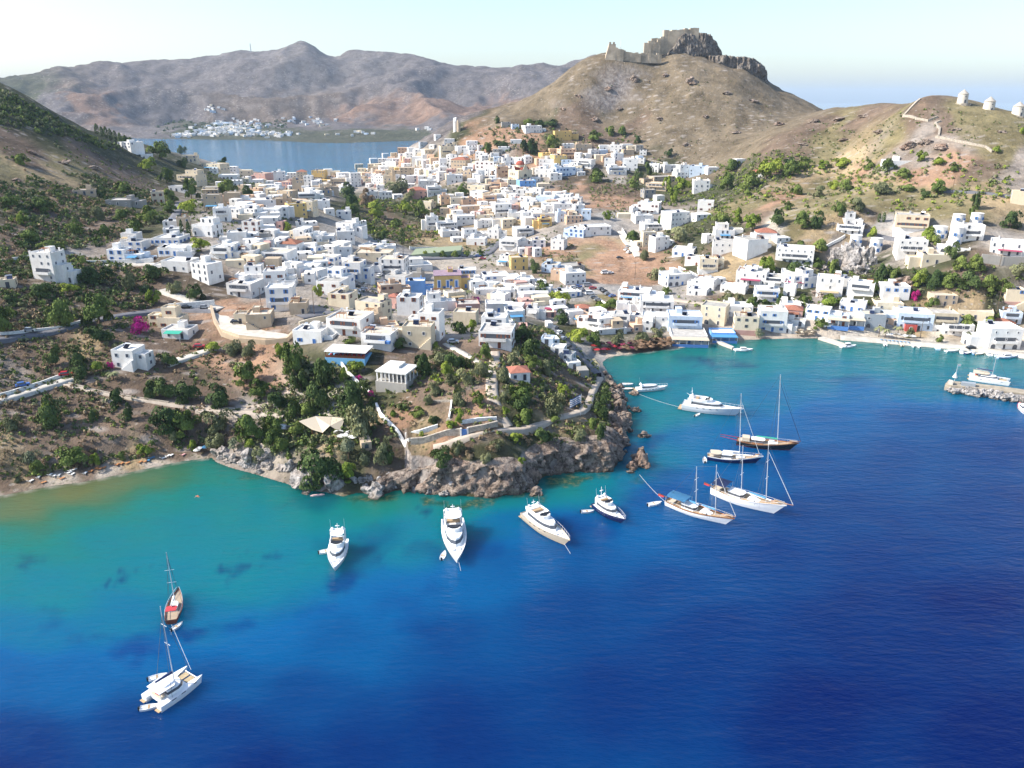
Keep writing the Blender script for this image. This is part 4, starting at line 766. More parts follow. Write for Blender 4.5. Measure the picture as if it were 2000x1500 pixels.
# ---------------------------------------------------------------- the town: one row per house
# u v w h colour options   (front wall's foot in the photo, its width and height)
# options: r tiled roof, T set-back upper floor, B balcony, A<c> awning, V glazed veranda, s<c> shutters, R<deg> turn, P parapet steps, L low annex, n no windows, G arches
HT = '''
365 358 44 24 c T;370 316 28 12 c;412 333 45 13 c;417 339 14 10 w;452 336 20 10 w;480 346 21 13 c;508 356 26 17 p;546 352 24 16 w;556 368 30 13 p;570 348 18 10 w r;590 351 20 15 c r;583 374 22 22 t
445 351 36 9 w;460 364 24 11 w;475 357 22 8 c;503 360 20 9 w;345 374 32 10 w;310 397 22 22 c;412 380 30 14 c V;415 411 32 30 t R4;455 404 31 27 t sn R8;504 389 21 13 w;511 407 57 16 w;555 395 30 22 t
552 410 36 22 t;583 424 32 26 y R30;523 371 33 8 w;530 380 33 12 w;434 432 31 25 w R12;460 426 20 18 w;485 424 32 16 w;525 427 41 18 w;523 444 42 18 w;489 453 33 20 w;396 462 44 33 w T R-12;360 447 24 22 t;334 443 30 11 w;339 457 35 10 w
326 478 52 14 w sb R-4;335 500 55 16 w sb R-4;253 475 32 19 w n R-4;257 492 47 20 w sb R-4;228 512 35 24 w sb R-4;262 513 35 16 l Ab R-4;361 503 30 12 w;342 530 57 20 w sg R-10;392 550 42 35 w R-30 sg;432 505 43 22 w sb R-8;475 506 46 16 w Ak R-8;464 476 36 22 w n;505 472 40 16 s;515 485 38 16 w
560 492 44 15 w r;537 517 55 24 w B R-8;487 553 54 30 w T sg R5;468 580 53 26 w sg R-12;538 563 42 33 w sn R8;561 545 30 20 w;548 608 52 45 w B R6 P;560 562 36 14 w;583 614 34 22 t R5;331 642 48 38 c T R-4;343 662 56 18 w R-6 Ag;471 633 26 20 c R5;507 642 48 28 t R8;601 672 60 26 w sb R-10
672 655 72 32 w sn R-14;720 632 54 42 c R-25 sk;722 640 26 26 t R-25 n;735 682 62 30 w R-12 B Lb;758 655 44 18 o;815 680 58 42 c R-6 sw;838 664 44 52 w sn R-10 B;798 617 46 36 w sn R-4;765 602 22 22 p r;765 580 40 24 o sn;812 575 38 26 b n R4;811 548 26 16 s n;875 566 54 27 y M R6
772 553 42 14 w;765 537 52 30 w B R-6;820 529 50 20 w T;757 494 34 14 w sk;717 493 36 13 w;727 510 72 16 c R-3;667 507 40 24 w sg;606 502 28 20 w sb;628 487 30 14 c;608 525 26 15 w n;637 524 38 22 w sb R-12;688 545 36 32 w An sb R-10;650 556 54 28 w T sb;606 546 34 18 w Ar
642 578 50 28 w n;662 600 44 26 c R-14 sn;632 473 42 12 w;735 532 22 14 w;874 450 40 15 w;881 462 34 11 w;894 473 20 9 w;926 466 42 16 w T;929 479 38 13 w;963 466 23 19 w;1026 463 34 17 w;993 490 38 22 w B;1025 487 26 16 w;1022 495 16 10 w;1038 499 15 15 p;1051 502 15 17 w B;1052 484 28 15 w
1088 488 26 20 w P;983 519 28 18 w T;1015 527 34 24 y R10;1073 533 32 16 l n;1088 548 26 20 o;1124 555 42 22 w;1120 530 48 10 s;913 547 36 20 w sb B;972 556 50 17 w;925 561 46 10 w;952 577 48 12 w;990 566 34 13 w;993 580 28 15 w;1028 582 34 22 w Ar;1025 557 40 12 w;1060 559 15 9 w;893 589 34 18 c
853 606 44 30 w T P;915 612 46 18 p;907 634 46 24 c n;966 611 34 18 w;967 680 66 32 w sn B R-8;964 650 50 30 w n R-8;1008 628 36 20 w P;995 648 22 18 w;1040 620 26 17 w G;1022 597 32 12 w;972 592 30 18 w;1022 651 17 10 p;1075 612 44 12 w Am;1073 620 28 10 p;1108 582 38 12 w;1075 643 11 12 w
1120 463 38 15 l sb;1168 460 54 17 w;1281 452 48 14 w;1262 436 30 12 w;1268 480 26 26 c;1293 489 30 26 w;1253 482 20 10 c;1333 501 40 14 w;1352 519 28 18 w P;1383 534 36 28 c L;1327 558 50 22 w sb P G;1373 568 36 22 w;1360 577 36 12 w;1236 590 60 20 w B;1276 582 16 10 l;1282 612 66 24 w sk;1214 608 20 16 w;1242 607 24 13 w
1125 632 30 24 w;1140 612 30 10 p r;1160 645 40 28 w T;1188 636 28 16 w Ar;1213 640 32 26 w sk;1242 632 28 16 w P;1251 648 30 14 o;1278 640 50 22 w P G;1196 653 60 9 w;1337 650 66 32 l sb B R-6;1346 671 70 16 w V R-6;1412 664 48 14 b V R-4;1390 634 44 36 c G;1442 618 54 20 w P;1456 655 46 36 c L;1508 648 52 40 w sb;1530 650 28 18 w
1543 610 38 16 w G;1548 622 34 16 p r;1552 636 34 10 w;1594 626 40 22 w sb;1415 468 38 28 w T P Ab;1417 495 50 22 w;1386 474 16 16 w;1478 500 46 32 w n R20;1496 468 40 13 w r;1530 474 28 10 w G;1396 525 34 20 c L;1550 514 68 28 w B G R-20;1465 556 54 24 w Am P;1474 532 42 10 w;1430 573 44 15 w;1409 554 20 10 w;1387 562 14 16 w
1508 560 44 18 w B;1550 560 48 26 w Am;1540 578 20 22 w;1585 562 40 32 w T R15;1618 580 46 38 w G R-20;1650 564 18 20 w G;1678 578 44 26 w n;1497 590 46 24 w B Lb;1665 440 32 22 w P T;1658 458 44 18 w;1778 455 56 34 c G B L;1898 470 40 30 w sk B;1780 500 52 30 w P B;1665 494 40 12 w;1828 516 52 18 c P;1863 494 52 10 w G
1970 500 60 26 w Am;1992 400 30 26 c G;1748 587 50 28 w sb;1845 597 46 20 t R-5;1980 598 36 32 c L;1663 608 42 16 w sb;1738 606 50 14 c;1706 642 42 28 g G sw;1636 636 36 20 l V;1669 636 30 20 w Aw V;1785 645 64 32 l B;1778 648 22 14 r;1842 642 50 30 c B;1903 624 56 16 c;1870 656 56 22 w B;1974 632 36 22 l;1960 682 62 40 w G B R-4;1955 648 40 14 s r;1740 634 28 12 o
989 249 18 10 s;1007 252 14 9 l;1042 259 34 13 w;1100 274 34 17 y;1124 270 12 12 t;1008 281 22 8 w;984 297 22 10 w;972 304 18 12 s;878 284 20 12 w;883 298 20 16 c;872 306 22 20 c;904 297 22 11 w;922 287 22 11 w;925 295 20 9 w;939 294 10 10 w;895 333 30 20 t r;946 330 38 14 w;972 320 15 13 l;993 322 24 14 w;985 336 26 14 w;982 346 22 20 o
958 344 24 16 w;940 349 14 16 w;910 348 22 13 t;885 338 26 7 p;888 358 32 16 w sk;866 330 14 20 w;865 352 16 16 w;1067 325 30 14 w;1070 309 24 10 y;1095 322 26 18 y;1110 310 32 18 o B;1111 291 22 10 w;1083 300 20 9 o;1140 294 34 12 t;1062 346 36 16 w G;1105 344 40 17 l sb;1106 325 18 12 l;1140 328 28 16 w B;1031 368 33 15 b;1062 369 24 10 c;1044 382 25 14 w;1019 387 23 16 w
999 388 22 13 w;1002 362 20 11 c;970 359 20 10 w;966 373 27 17 o;985 376 13 18 o;930 379 36 17 c;930 390 26 16 w;957 400 27 18 o;892 404 24 17 c;918 402 30 12 o;870 400 18 18 o;920 417 38 14 o;983 424 33 25 w sk;983 400 24 10 w;1007 406 24 16 w;1028 411 24 16 w;1064 401 36 17 l;1098 394 32 14 w;1125 402 20 16 w;1100 414 38 16 w;1132 418 19 17 w;1144 430 20 20 l
868 421 17 14 t;910 440 36 18 w;948 433 34 13 c;944 445 24 14 w;977 443 30 14 w;1005 430 26 14 w;1030 430 20 15 w;1062 427 44 10 w;1065 444 26 17 y;1097 433 18 18 l;1122 436 32 14 o;952 415 26 10 w;601 362 16 18 w;622 356 26 22 y;643 349 15 18 w;655 349 18 14 c;667 365 42 15 t;673 349 24 11 w;696 365 20 26 w sk;618 366 16 12 w;636 362 18 10 y;614 379 42 11 t;649 380 26 15 t;600 393 40 15 w
629 410 32 18 w;596 420 34 26 c;671 428 28 15 w;645 420 18 12 w;673 452 36 16 w;676 473 34 21 w;711 446 11 14 w;588 450 18 16 w;594 475 30 20 w;611 453 26 10 o r;702 330 16 9 c;731 320 15 10 w;746 320 15 10 w;729 331 20 10 c;761 322 13 12 w;754 308 12 8 w;770 309 12 10 c;787 300 20 11 o;804 299 13 10 w;820 303 18 10 w;843 300 28 8 c;828 287 15 9 g;856 271 12 8 w
774 322 14 12 w;788 311 14 10 w;800 310 14 11 w;814 322 18 15 w;797 320 15 9 p;833 314 16 12 w;835 325 18 12 w;850 320 18 11 o;735 338 14 13 c;755 335 25 10 w;743 346 18 12 o;766 343 26 11 c;802 343 42 15 t;777 341 11 13 y;716 350 18 12 o;737 360 26 16 w;761 359 24 16 c;783 355 20 14 w;803 360 24 16 w sk;826 354 15 11 w;845 346 15 13 w;744 371 16 9 w;728 388 22 14 w;753 390 26 15 w;778 387 18 7 w
835 369 36 16 w;849 382 28 17 w;819 388 32 16 p r;829 409 28 14 c;866 397 24 16 w;845 450 24 26 w;1181 293 20 9 w;1203 296 24 13 w G;1226 291 21 9 w G;1249 297 16 13 s;1228 303 22 10 t;1162 302 18 10 w;1180 301 16 8 l;1150 309 14 9 w;1190 327 21 17 w;1208 318 20 18 w;1230 333 30 22 w;1206 341 36 14 w;1175 314 24 11 c;1251 316 12 11 l;1276 336 18 16 w;1312 336 32 13 w;1336 347 20 24 w
1363 343 34 18 l;1393 337 22 10 w;1333 349 24 12 w;1298 357 46 12 t;1280 372 38 14 t;1269 387 24 16 s;1290 395 18 13 w;1370 375 32 22 w P;1377 413 30 20 w;1376 427 34 7 w;1265 417 40 20 w P;1240 417 12 12 w;1258 436 36 15 w;1222 427 30 9 c;1328 441 40 26 w R25;1447 321 20 10 w;1475 349 24 12 w r;1762 322 56 6 w n;243 290 34 12 w;288 311 22 9 w;165 381 40 10 t;231 402 48 11 s
88 548 50 54 w R-14 P;130 552 34 22 w R-14;15 562 26 16 c;243 720 46 36 w sg R-8;277 718 24 12 w;1016 744 40 16 w r;717 882 20 12 t r;1068 674 24 12 l;1088 692 26 14 w;1104 706 24 14 g;1122 722 26 14 w;1140 738 20 12 s;1085 676 16 10 w'''
houses = []
for row in HT.replace('\n', ';').split(';'):
    q_ = row.split()
    if len(q_) >= 5: houses.append((float(q_[0]), float(q_[1]), float(q_[2]), float(q_[3]), q_[4], q_[5:]))
WINMESH = {}
def win_mesh(w, h, sh, kind='window'):
    key = (round(w, 1), round(h, 1), sh, kind)
    if key in WINMESH: return WINMESH[key]
    b = MB(); f = SHUT[sh]; t = .1
    if kind == 'arch':
        n = 7; pts = [(-w/2, 0)]+[(w/2*math.cos(math.pi*i/n), 0) for i in range(0)]
        out = [(w/2, 0)]+[(w/2*math.cos(a), h-w/2+w/2*math.sin(a)) for a in [math.pi*i/n for i in range(n+1)]]+[(-w/2, 0)]
        b.add([(x, -.03, z) for x, z in out]+[(x, .2, z) for x, z in out], [tuple(range(len(out)))[::-1]], GLASS)
        for (x1, z1), (x2, z2) in zip(out, out[1:]): b.add([(x1, -.03, z1), (x2, -.03, z2), (x2, -.09, z2), (x1, -.09, z1)], [(0, 1, 2, 3)], f)
    else:
        b.box(-w/2, w/2, -.09, 0, 0, t, f); b.box(-w/2, w/2, -.09, 0, h-t, h, f)
        b.box(-w/2, -w/2+t, -.09, 0, t, h-t, f); b.box(w/2-t, w/2, -.09, 0, t, h-t, f)
        if sh in 'bne' and kind == 'window':   # hinged shutters folded back beside the opening
            b.box(-w/2-.42, -w/2-.02, -.07, 0, 0, h, f); b.box(w/2+.02, w/2+.42, -.07, 0, 0, h, f)
        b.add([(-w/2+t, -.035, t), (w/2-t, -.035, t), (w/2-t, -.035, h-t), (-w/2+t, -.035, h-t)], [(0, 1, 2, 3)], GLASS if kind != 'door' else SHUT['n' if sh == 'n' else 'b' if sh == 'b' else 'k'])
    WINMESH[key] = b.mesh(kind); return WINMESH[key]
def walls(b, x0, x1, y0, y1, z0, z1, mat, deck, dmb, par=.55, pitched=False, steps=False, rs=None):
    """rendered walls with a parapet round a sunken roof deck"""
    t = .22
    if pitched:
        e = .25; b.box(x0, x1, y0, y1, z0, z1-.02, mat)
        xm, ym = (x0+x1)/2, (y0+y1)/2; rh = min(x1-x0, y1-y0)*.22; k = max(0, (x1-x0)-(y1-y0))/2
        vs = [(x0-e,y0-e,z1),(x1+e,y0-e,z1),(x1+e,y1+e,z1),(x0-e,y1+e,z1),(xm-k,ym,z1+rh),(xm+k,ym,z1+rh)]
        dmb.add(vs, [(0,1,5,4),(1,2,5),(2,3,4,5),(3,0,4),(3,2,1,0)], deck); return
    o = [(x0,y0),(x1,y0),(x1,y1),(x0,y1)]; i = [(x0+t,y0+t),(x1-t,y0+t),(x1-t,y1-t),(x0+t,y1-t)]
    vs = [(*p, z0) for p in o]+[(*p, z1) for p in o]+[(*p, z1) for p in i]+[(*p, z1-par) for p in i]
    fs = []
    for k in range(4):
        j = (k+1) % 4; fs += [(k, j, j+4, k+4), (k+4, j+4, j+8, k+8), (k+8, j+8, j+12, k+12)]
    b.add(vs, fs, mat)
    dmb.add([(*p, z1-par+.01) for p in i], [(0, 1, 2, 3)], deck)
    if steps:
        for (cx, cy) in o:
            sx = .9 if cx == x0 else -.9; sy = .9 if cy == y0 else -.9
            b.box(min(cx, cx+sx), max(cx, cx+sx), cy if sy > 0 else cy-t, cy+t if sy > 0 else cy, z1+.002, z1+.45, mat, True)
            b.box(cx if sx > 0 else cx-t, cx+t if sx > 0 else cx, min(cy, cy+sy)+(t if sy > 0 else 0), max(cy, cy+sy)-(0 if sy > 0 else t), z1+.002, z1+.45, mat, True)
def heater_mb():
    b = MB(); b.add([(-1, 0, .15), (1, 0, .15), (1, 1.6, 1.2), (-1, 1.6, 1.2)], [(0, 1, 2, 3), (3, 2, 1, 0)], PANEL)
    b.tube((-1.1, 1.75, 1.35), (1.1, 1.75, 1.35), .3, .3, TANK, 8)
    for x in (-.9, .9): b.tube((x, 1.7, 0), (x, 1.7, 1.1), .05, .05, TANK, 4)
    return b.mesh('solar_heater')
HEATER = heater_mb()
def tank_mb():
    b = MB(); b.tube((0, 0, 0), (0, 0, 1.3), .6, .6, TANK, 10); return b.mesh('water_tank')
WTANK = tank_mb()
FOOT = []                                   # footprints, to keep trees out of the houses
def make_house(P, W, H, D, c, opts, rot, rs, detail, root_name='house'):
    root = empty(root_name, P, rot)
    wm = WALL[c]; b = MB(); dk = MB()
    o = ''.join(opts); tiled = 'r' in opts
    rk = 'r' if tiled else ('v' if 'M' in opts else ('w' if c in 'wlb' and rs.random() < .75 else rs.choice(['g', 'c'])))
    n = max(1, round(H/3.1)); fh = H/n
    x0, x1 = -W/2, W/2
    low = None
    if 'T' in opts and n > 1 or ('T' in opts and H > 3.8):
        hl = H*(.55 if n == 2 else .66); low = hl
        walls(b, x0, x1, 0, D, -5, hl, wm, ROOF[rk], dk, steps='P' in opts)
        a = W*(.1 if rs.random() < .5 else .28)
        walls(b, x0+a, x1-(W*.38-a), D*.36, D-.03, hl-.6, H, wm, ROOF[rk], dk, steps='P' in opts)
        tops = [(x0+a, x1-(W*.38-a), D*.36, D, H)]
        body = [(x0, x1, 0, D, hl), (x0+a, x1-(W*.38-a), D*.36, D, H)]
    else:
        walls(b, x0, x1, 0, D, -5, H, wm, ROOF[rk], dk, pitched=tiled, steps='P' in opts)
        body = [(x0, x1, 0, D, H)]; tops = [(x0, x1, 0, D, H)]
    if detail and not tiled and 'L' not in opts and 'V' not in opts and rs.random() < .45 and W > 6:   # side wing of another height
        ww = W*rs.uniform(.3, .5); sgn = rs.choice((-1, 1)); hh = H*rs.uniform(.5, .8)
        xa, xb = (x1+.004, x1+ww) if sgn > 0 else (x0-ww, x0-.004)
        walls(b, xa, xb, D*.2, D*.85, -5, hh, wm, ROOF[rk], dk); body.append((xa, xb, D*.2, D*.85, hh))
    if not tiled and rs.random() < .5 and W > 5 and 'T' not in opts and 'V' not in opts:    # stair hut on the roof
        hw = min(2.6, W*.35); hx = rs.uniform(x0+.4, x1-hw-.4)
        walls(b, hx, hx+hw, D*.55, D-.5, H-.6, H+rs.uniform(1.4, 2.2), wm, ROOF[rk], dk, par=.2)
    wo = b.link('walls', root); dk.link('roof', root)
    if c in 'c' and 'L' in opts:
        base = MB(); base.box(x0-.12, x1+.12, -.12, D+.12, -5, fh*.8, WALL['p' if rs.random() < .5 else 'w']); base.link('plinth', root)
    # openings
    sh = next((q[1] for q in opts if q[0] == 's' and len(q) == 2), None) or rs.choice(['b', 'n', 'g', 'k', 'w', 'g', 'w', 'g', 'w'])
    wins = []; sw, shh = rs.choice([(.8, 1.1), (1.05, 1.25), (1.0, 1.5), (1.3, 1.2), (.9, 1.6)]), rs.choice([2.8, 3.3, 3.9])
    if 'n' not in opts or rs.random() < .3:
        arch = 'G' in opts
        for (bx0, bx1, by0, by1, bz) in body:
            nn = max(1, round((bz-(0 if by0 < .1 or by0 == D*.2 else body[0][4]))/3.1)); zb = 0 if by0 < D*.3 else body[0][4]
            ff = (bz-zb)/nn
            for s_ in range(nn):
                for (face, L) in ((0, bx1-bx0), (1, by1-by0), (2, by1-by0)):
                    k = int(L/shh)
                    if face: k = min(k, 3)
                    if k < 1: continue
                    for i in range(k):
                        if rs.random() < (.3 if face == 0 else .5): continue
                        cpos = (i+.5)*L/k+rs.uniform(-.2, .2)
                        door = face == 0 and s_ == 0 and zb == 0 and i == (k//2)
                        kd = 'door' if door else ('arch' if arch and s_ == 0 else 'window')
                        ww, wh, wz = (1.1, 2.1, .05) if door else ((1.9, 2.2, .05) if kd == 'arch' else (sw[0], sw[1], .8))
                        wh = min(wh, ff-.9) if not door else min(wh, ff-.5)
                        if wh < .5: continue
                        z = zb+s_*ff+wz
                        if face == 0: pos_, rz = (bx0+cpos, by0-.003, z), 0
                        elif face == 1: pos_, rz = (bx0-.003, by1-cpos, z), -math.pi/2
                        else: pos_, rz = (bx1+.003, by0+cpos, z), math.pi/2
                        wins.append((kd, ww, wh, pos_, rz))
    if detail:
        for (kd, ww, wh, p_, rz) in wins:
            link({'arch': 'arched_opening'}.get(kd, kd), win_mesh(ww, wh, sh, kd), root, p_, rz)
    elif wins:
        b2 = MB()
        for (kd, ww, wh, p_, rz) in wins:
            c_, s_ = math.cos(rz), math.sin(rz)
            for dd, mt, g in ((.05, SHUT[sh], .12), (.08, GLASS, 0)):
                q4 = [(-ww/2-g, -dd, -g), (ww/2+g, -dd, -g), (ww/2+g, -dd, wh+g), (-ww/2-g, -dd, wh+g)]
                q4 += [(x_, 0, z_) for x_, _, z_ in q4]
                b2.add([(p_[0]+x*c_-y*s_, p_[1]+x*s_+y*c_, p_[2]+z) for x, y, z in q4], [(0, 1, 2, 3), (0, 4, 5, 1), (1, 5, 6, 2), (2, 6, 7, 3), (3, 7, 4, 0)], mt)
        tag(b2.link('window_openings', root), kind='stuff')
    if 'M' in opts:     # mansion trim: white window surrounds and a cornice
        for i in range(3):
            m_ = MB(); xx = x0+W*(.18+.32*i); m_.box(xx-1.0, xx+1.0, -.12, -.01, 1.0, H*.72, SHUT['w']); m_.link('window_surround', root)
            m_ = MB(); m_.box(xx-.6, xx+.6, -.2, -.13, 1.3, H*.66, SHUT['b']); m_.link('shutter', root)
        m_ = MB(); m_.box(x0-.3, x1+.3, -.3, D+.3, H+.003, H+.3, ROOF['v']); m_.link('cornice', root)
    if detail and n > 1 and 'T' not in opts and rs.random() < .3:      # outside stair rising along the front
        m_ = MB(); L_ = min(W*.55, 4.2); ns = 8; sx = rs.choice((-1, 1))
        for i in range(ns):
            a, c2 = sx*(x1-L_+i*L_/ns), sx*(x1-L_+(i+1)*L_/ns)
            m_.box(min(a, c2), max(a, c2), -1.1, -.006, -3, fh*(i+1)/ns, wm, True)
        m_.link('outside_stair', root)
    if ('B' in opts or (detail and rs.random() < .18)) and H > 4:
        z = fh if n > 1 else 0.3; bw = W*.7; m_ = MB()
        m_.box(-bw/2, bw/2, -1.5, -.004, z-.18, z, wm); 
        m_.box(-bw/2, bw/2, -1.5, -1.38, z+.004, z+.9, wm); m_.box(-bw/2, -bw/2+.12, -1.376, -.004, z+.004, z+.9, wm); m_.box(bw/2-.12, bw/2, -1.376, -.004, z+.004, z+.9, wm)
        m_.link('balcony', root)
        m_ = MB(); m_.box(-bw/2+.3, bw/2-.3, -.06, -.006, z+.1, z+min(2.1, fh-.5), GLASS); m_.link('balcony_door', root)
    aw = next((q[1] for q in opts if q[0] == 'A' and len(q) == 2), None)
    if aw or (detail and rs.random() < .13):
        aw = aw or rs.choice(['s', 'w', 'n', 'b', 'k']); m_ = MB(); z = min(2.7, H*.85); aw_w = W*rs.uniform(.45, .8)
        cl = CLOTH.get(aw, CLOTH['w']) if aw != 'n' else ROOF['r']
        m_.add([(-aw_w/2, -.01, z+.35), (aw_w/2, -.01, z+.35), (aw_w/2, -2.6, z), (-aw_w/2, -2.6, z), (-aw_w/2, -.01, z+.29), (aw_w/2, -.01, z+.29), (aw_w/2, -2.6, z-.06), (-aw_w/2, -2.6, z-.06)],
               [(3, 2, 1, 0), (4, 5, 6, 7), (2, 3, 7, 6), (1, 2, 6, 5), (3, 0, 4, 7)], cl); m_.link('awning', root)
        m_ = MB()
        for sx in (-1, 1): m_.tube((sx*(aw_w/2-.1), -2.5, -1.5), (sx*(aw_w/2-.1), -2.5, z), .05, .05, SHUT['w'], 5)
        m_.link('awning_posts', root)
    if 'V' in opts:
        m_ = MB(); m_.box(x0-.3, x1+.3, -4.4, .3, H*.72, H*.72+.18, CLOTH['d' if c != 'b' else 'b']); m_.link('veranda_roof', root)
        m_ = MB(); k = max(3, int(W/2.2))
        for i in range(k): 
            xx = x0+i*W/(k-1); m_.box(xx-.07, xx+.07, -4.2, -4.06, -1, H*.72-.003, SHUT['w'])
        m_.link('veranda_posts', root)
        m_ = MB(); m_.box(x0, x1, -4.25, -4.2, -1, .9, SHUT['b']); m_.link('veranda_rail', root)
    if 'Lb' in opts:
        m_ = MB(); m_.box(x1*.2, x1, -1.3, -.003, H*.45, H*.45+.9, SHUT['b']); m_.link('blue_balcony_rail', root)
    (tx0, tx1, ty0, ty1, tz) = tops[0]
    if not tiled and tx1-tx0 > 4 and 'V' not in opts:
        if rs.random() < (.5 if detail else .22): link('solar_heater', HEATER, root, (rs.uniform(tx0+1.4, tx1-1.4), rs.uniform(ty0+.8, max(ty0+.9, ty1-2.6)), tz-.5), rs.uniform(-.6, .6))
        if rs.random() < .25: link('water_tank', WTANK, root, (rs.uniform(tx0+1, tx1-1), ty1-1.2, tz-.5))
        if detail and rs.random() < .5:
            m_ = MB(); ax_ = rs.uniform(tx0+.5, tx1-.5); m_.tube((ax_, ty1-1, tz-.5), (ax_, ty1-1, tz+2.2), .04, .03, WIRE, 4); m_.tube((ax_-.6, ty1-1, tz+2), (ax_+.6, ty1-1, tz+2), .03, .03, WIRE, 4); m_.link('roof_aerial', root)
        if detail and rs.random() < .22:
            m_ = MB(); px_ = rs.uniform(tx0+.4, tx1-3.2); pw = min(2.8, (tx1-tx0)*.5)
            for i in range(5): m_.box(px_, px_+pw, ty0+.5+i*.55, ty0+.62+i*.55, tz+1.5, tz+1.6, WOOD)
            for xx in (px_, px_+pw-.1): m_.box(xx, xx+.1, ty0+.5, ty0+2.9, tz+1.38, tz+1.49, WOOD); m_.box(xx, xx+.1, ty0+.5, ty0+.6, tz-.5, tz+1.379, WOOD); m_.box(xx, xx+.1, ty0+2.8, ty0+2.9, tz-.5, tz+1.379, WOOD)
            m_.link('roof_pergola', root)
        if detail and rs.random() < .5:
            m_ = MB(); cx = rs.uniform(tx0+.6, tx1-.6); m_.box(cx-.25, cx+.25, ty1-.9, ty1-.4, tz-.5, tz+.9, wm); m_.box(cx-.33, cx+.33, ty1-.98, ty1-.32, tz+.9, tz+1.02, wm); m_.link('chimney', root)
    FOOT.append((P.x, P.y, max(W, D)*.75))
    return root
# landmarks used to say where a house stands (photo position, words)
LM = [(1022,345,'the red domed church'),(871,550,'the ochre mansion'),(812,565,'the bright blue house'),(674,700,'the open blue taverna'),(760,740,'the colonnaded headland house'),(830,490,'the sports ground'),(1180,570,'the car park'),(1220,520,'the brown field'),
      (892,250,'the ruined mill towers'),(1346,665,'the glazed beach restaurant'),(1700,500,'the big grey boulders'),(1870,460,'the round tower villas'),(1750,640,'the palm trees on the quay'),(1550,660,'the harbour beach'),(1655,670,'the small pier'),
      (88,520,'the lone tall white house'),(440,620,'the curved tan wall'),(740,540,'the main street bend'),(1450,350,'the pine grove'),(480,300,'the far bay'),(700,330,'the far bay'),(720,415,'the wooded hollow'),(1170,390,'the bare terraced slope'),
      (1210,250,'the castle hill foot'),(1990,690,'the quay end'),(270,640,'the big magenta tree'),(1170,680,'the straw umbrella beach'),(1250,690,'the umbrella beach'),(1380,260,'the castle hill'),(1900,210,'the three windmills'),(300,400,'the left hillside'),(1060,370,'the earth mounds')]
ORD = ['', 'second ', 'third ', 'fourth ', 'fifth ', 'sixth ', 'seventh ', 'eighth ', 'ninth ', 'tenth ', 'eleventh ', 'twelfth ']
SEEN = {}
LBL = {}
def place_label(noun, u, v):
    """'<noun> <where>' with an ordinal when several of that look lie in that direction from the landmark"""
    k = min(LM, key=lambda l: (l[0]-u)**2+((l[1]-v)*1.6)**2)
    dx, dy = u-k[0], (k[1]-v)*1.5
    if abs(dx) < 12 and abs(dy) < 12: wh = 'right beside'
    else:
        a = math.degrees(math.atan2(dy, dx)) % 360
        wh = ['right of', 'above and right of', 'above', 'above and left of', 'left of', 'below and left of', 'below', 'below and right of'][int((a+22.5)//45) % 8]
    return (noun, wh, k[2]), math.hypot(dx, dy)
def flush_labels():
    """give every collected thing its own wording, nearest to the landmark first"""
    by = {}
    for o, key, d in LBLQ: by.setdefault(key, []).append((d, id(o), o))
    for (noun, wh, lm), L in by.items():
        L.sort(key=lambda q: (q[0], q[1]))
        for i, (_, _, o) in enumerate(L):
            od = ORD[i] if i < len(ORD) else f'{i+1}th '
            o['label'] = f'{od}{noun} {wh} {lm}' if len(L) == 1 or i else f'nearest {noun} {wh} {lm}'
LBLQ = []
houses.sort(key=lambda r: -r[2]*r[3])
rest = []
for idx, (u, v, w, h, c, opts) in enumerate(houses):
    if idx >= 318: rest.append((u, v, w, h, c)); continue
    rs = random.Random(int(u*7919+v*104729))
    P = at(u, v); k = mpp(P)
    dist = math.hypot(P.x, P.y); slope = math.atan2(CAM_Z-P.z, dist)
    W = w*k; H = max(2.6, h*k/max(.5, math.cos(slope)))
    D = min(max(W*rs.uniform(.7, 1.0), 5), 13)
    rot = next((R(float(q[1:])) for q in opts if q[0] == 'R' and len(q) > 1), R(rs.uniform(-30, -4) if (u > 1350 or rs.random() < .4) else rs.uniform(2, 24)))
    detail = w*h > 430
    W = W/max(.8, math.cos(rot))*.97
    root = make_house(P, W, H, D, c, opts, rot, rs, detail)
    n = max(1, round(H/3.1))
    look = [WNAME[c]]
    if 'r' in opts: look.append('tile roofed')
    elif 'M' in opts: look.append('grand')
    feat = ''
    if any(q[0] == 'A' for q in opts): feat = ' with awning'
    elif 'B' in opts: feat = ' with balcony'
    elif 'V' in opts: feat = ' with veranda'
    elif 'G' in opts: feat = ' with arches'
    elif 'T' in opts: feat = ' with upper terrace'
    noun = f"{' '.join(look)} {['', 'one-storey', 'two-storey', 'three-storey', 'four-storey', 'tall'][min(n, 5)]} house{feat}"
    key, d = place_label(noun, u, v)
    root['category'] = 'house'; root['group'] = 'houses of the hillside town'
    LBLQ.append((root, key, d))
# the smallest houses, the infill of the dense quarter and the village across the bay
far = MB()
def small_house(P, W, H, D, rot, c):
    c_, s_ = math.cos(rot), math.sin(rot); vs = []
    for z in (-3, H):
        for x, y in ((-W/2, 0), (W/2, 0), (W/2, D), (-W/2, D)): vs.append((P.x+x*c_-y*s_, P.y+x*s_+y*c_, P.z+z))
    far.add(vs, [(0, 1, 5, 4), (1, 2, 6, 5), (2, 3, 7, 6), (3, 0, 4, 7), (4, 5, 6, 7)], WALL[c])
    for i in range(max(1, int(W/3.2))):
        if random.random() < .3: continue
        x = -W/2+(i+.5)*W/max(1, int(W/3.2))
        for z in ([1] if H < 4.5 else [1, 4]):
            q4 = [(x-.55, -.05, z), (x+.55, -.05, z), (x+.55, -.05, z+1.2), (x-.55, -.05, z+1.2)]
            far.add([(P.x+a*c_-b_*s_, P.y+a*s_+b_*c_, P.z+z_) for a, b_, z_ in q4], [(0, 1, 2, 3)], GLASS)
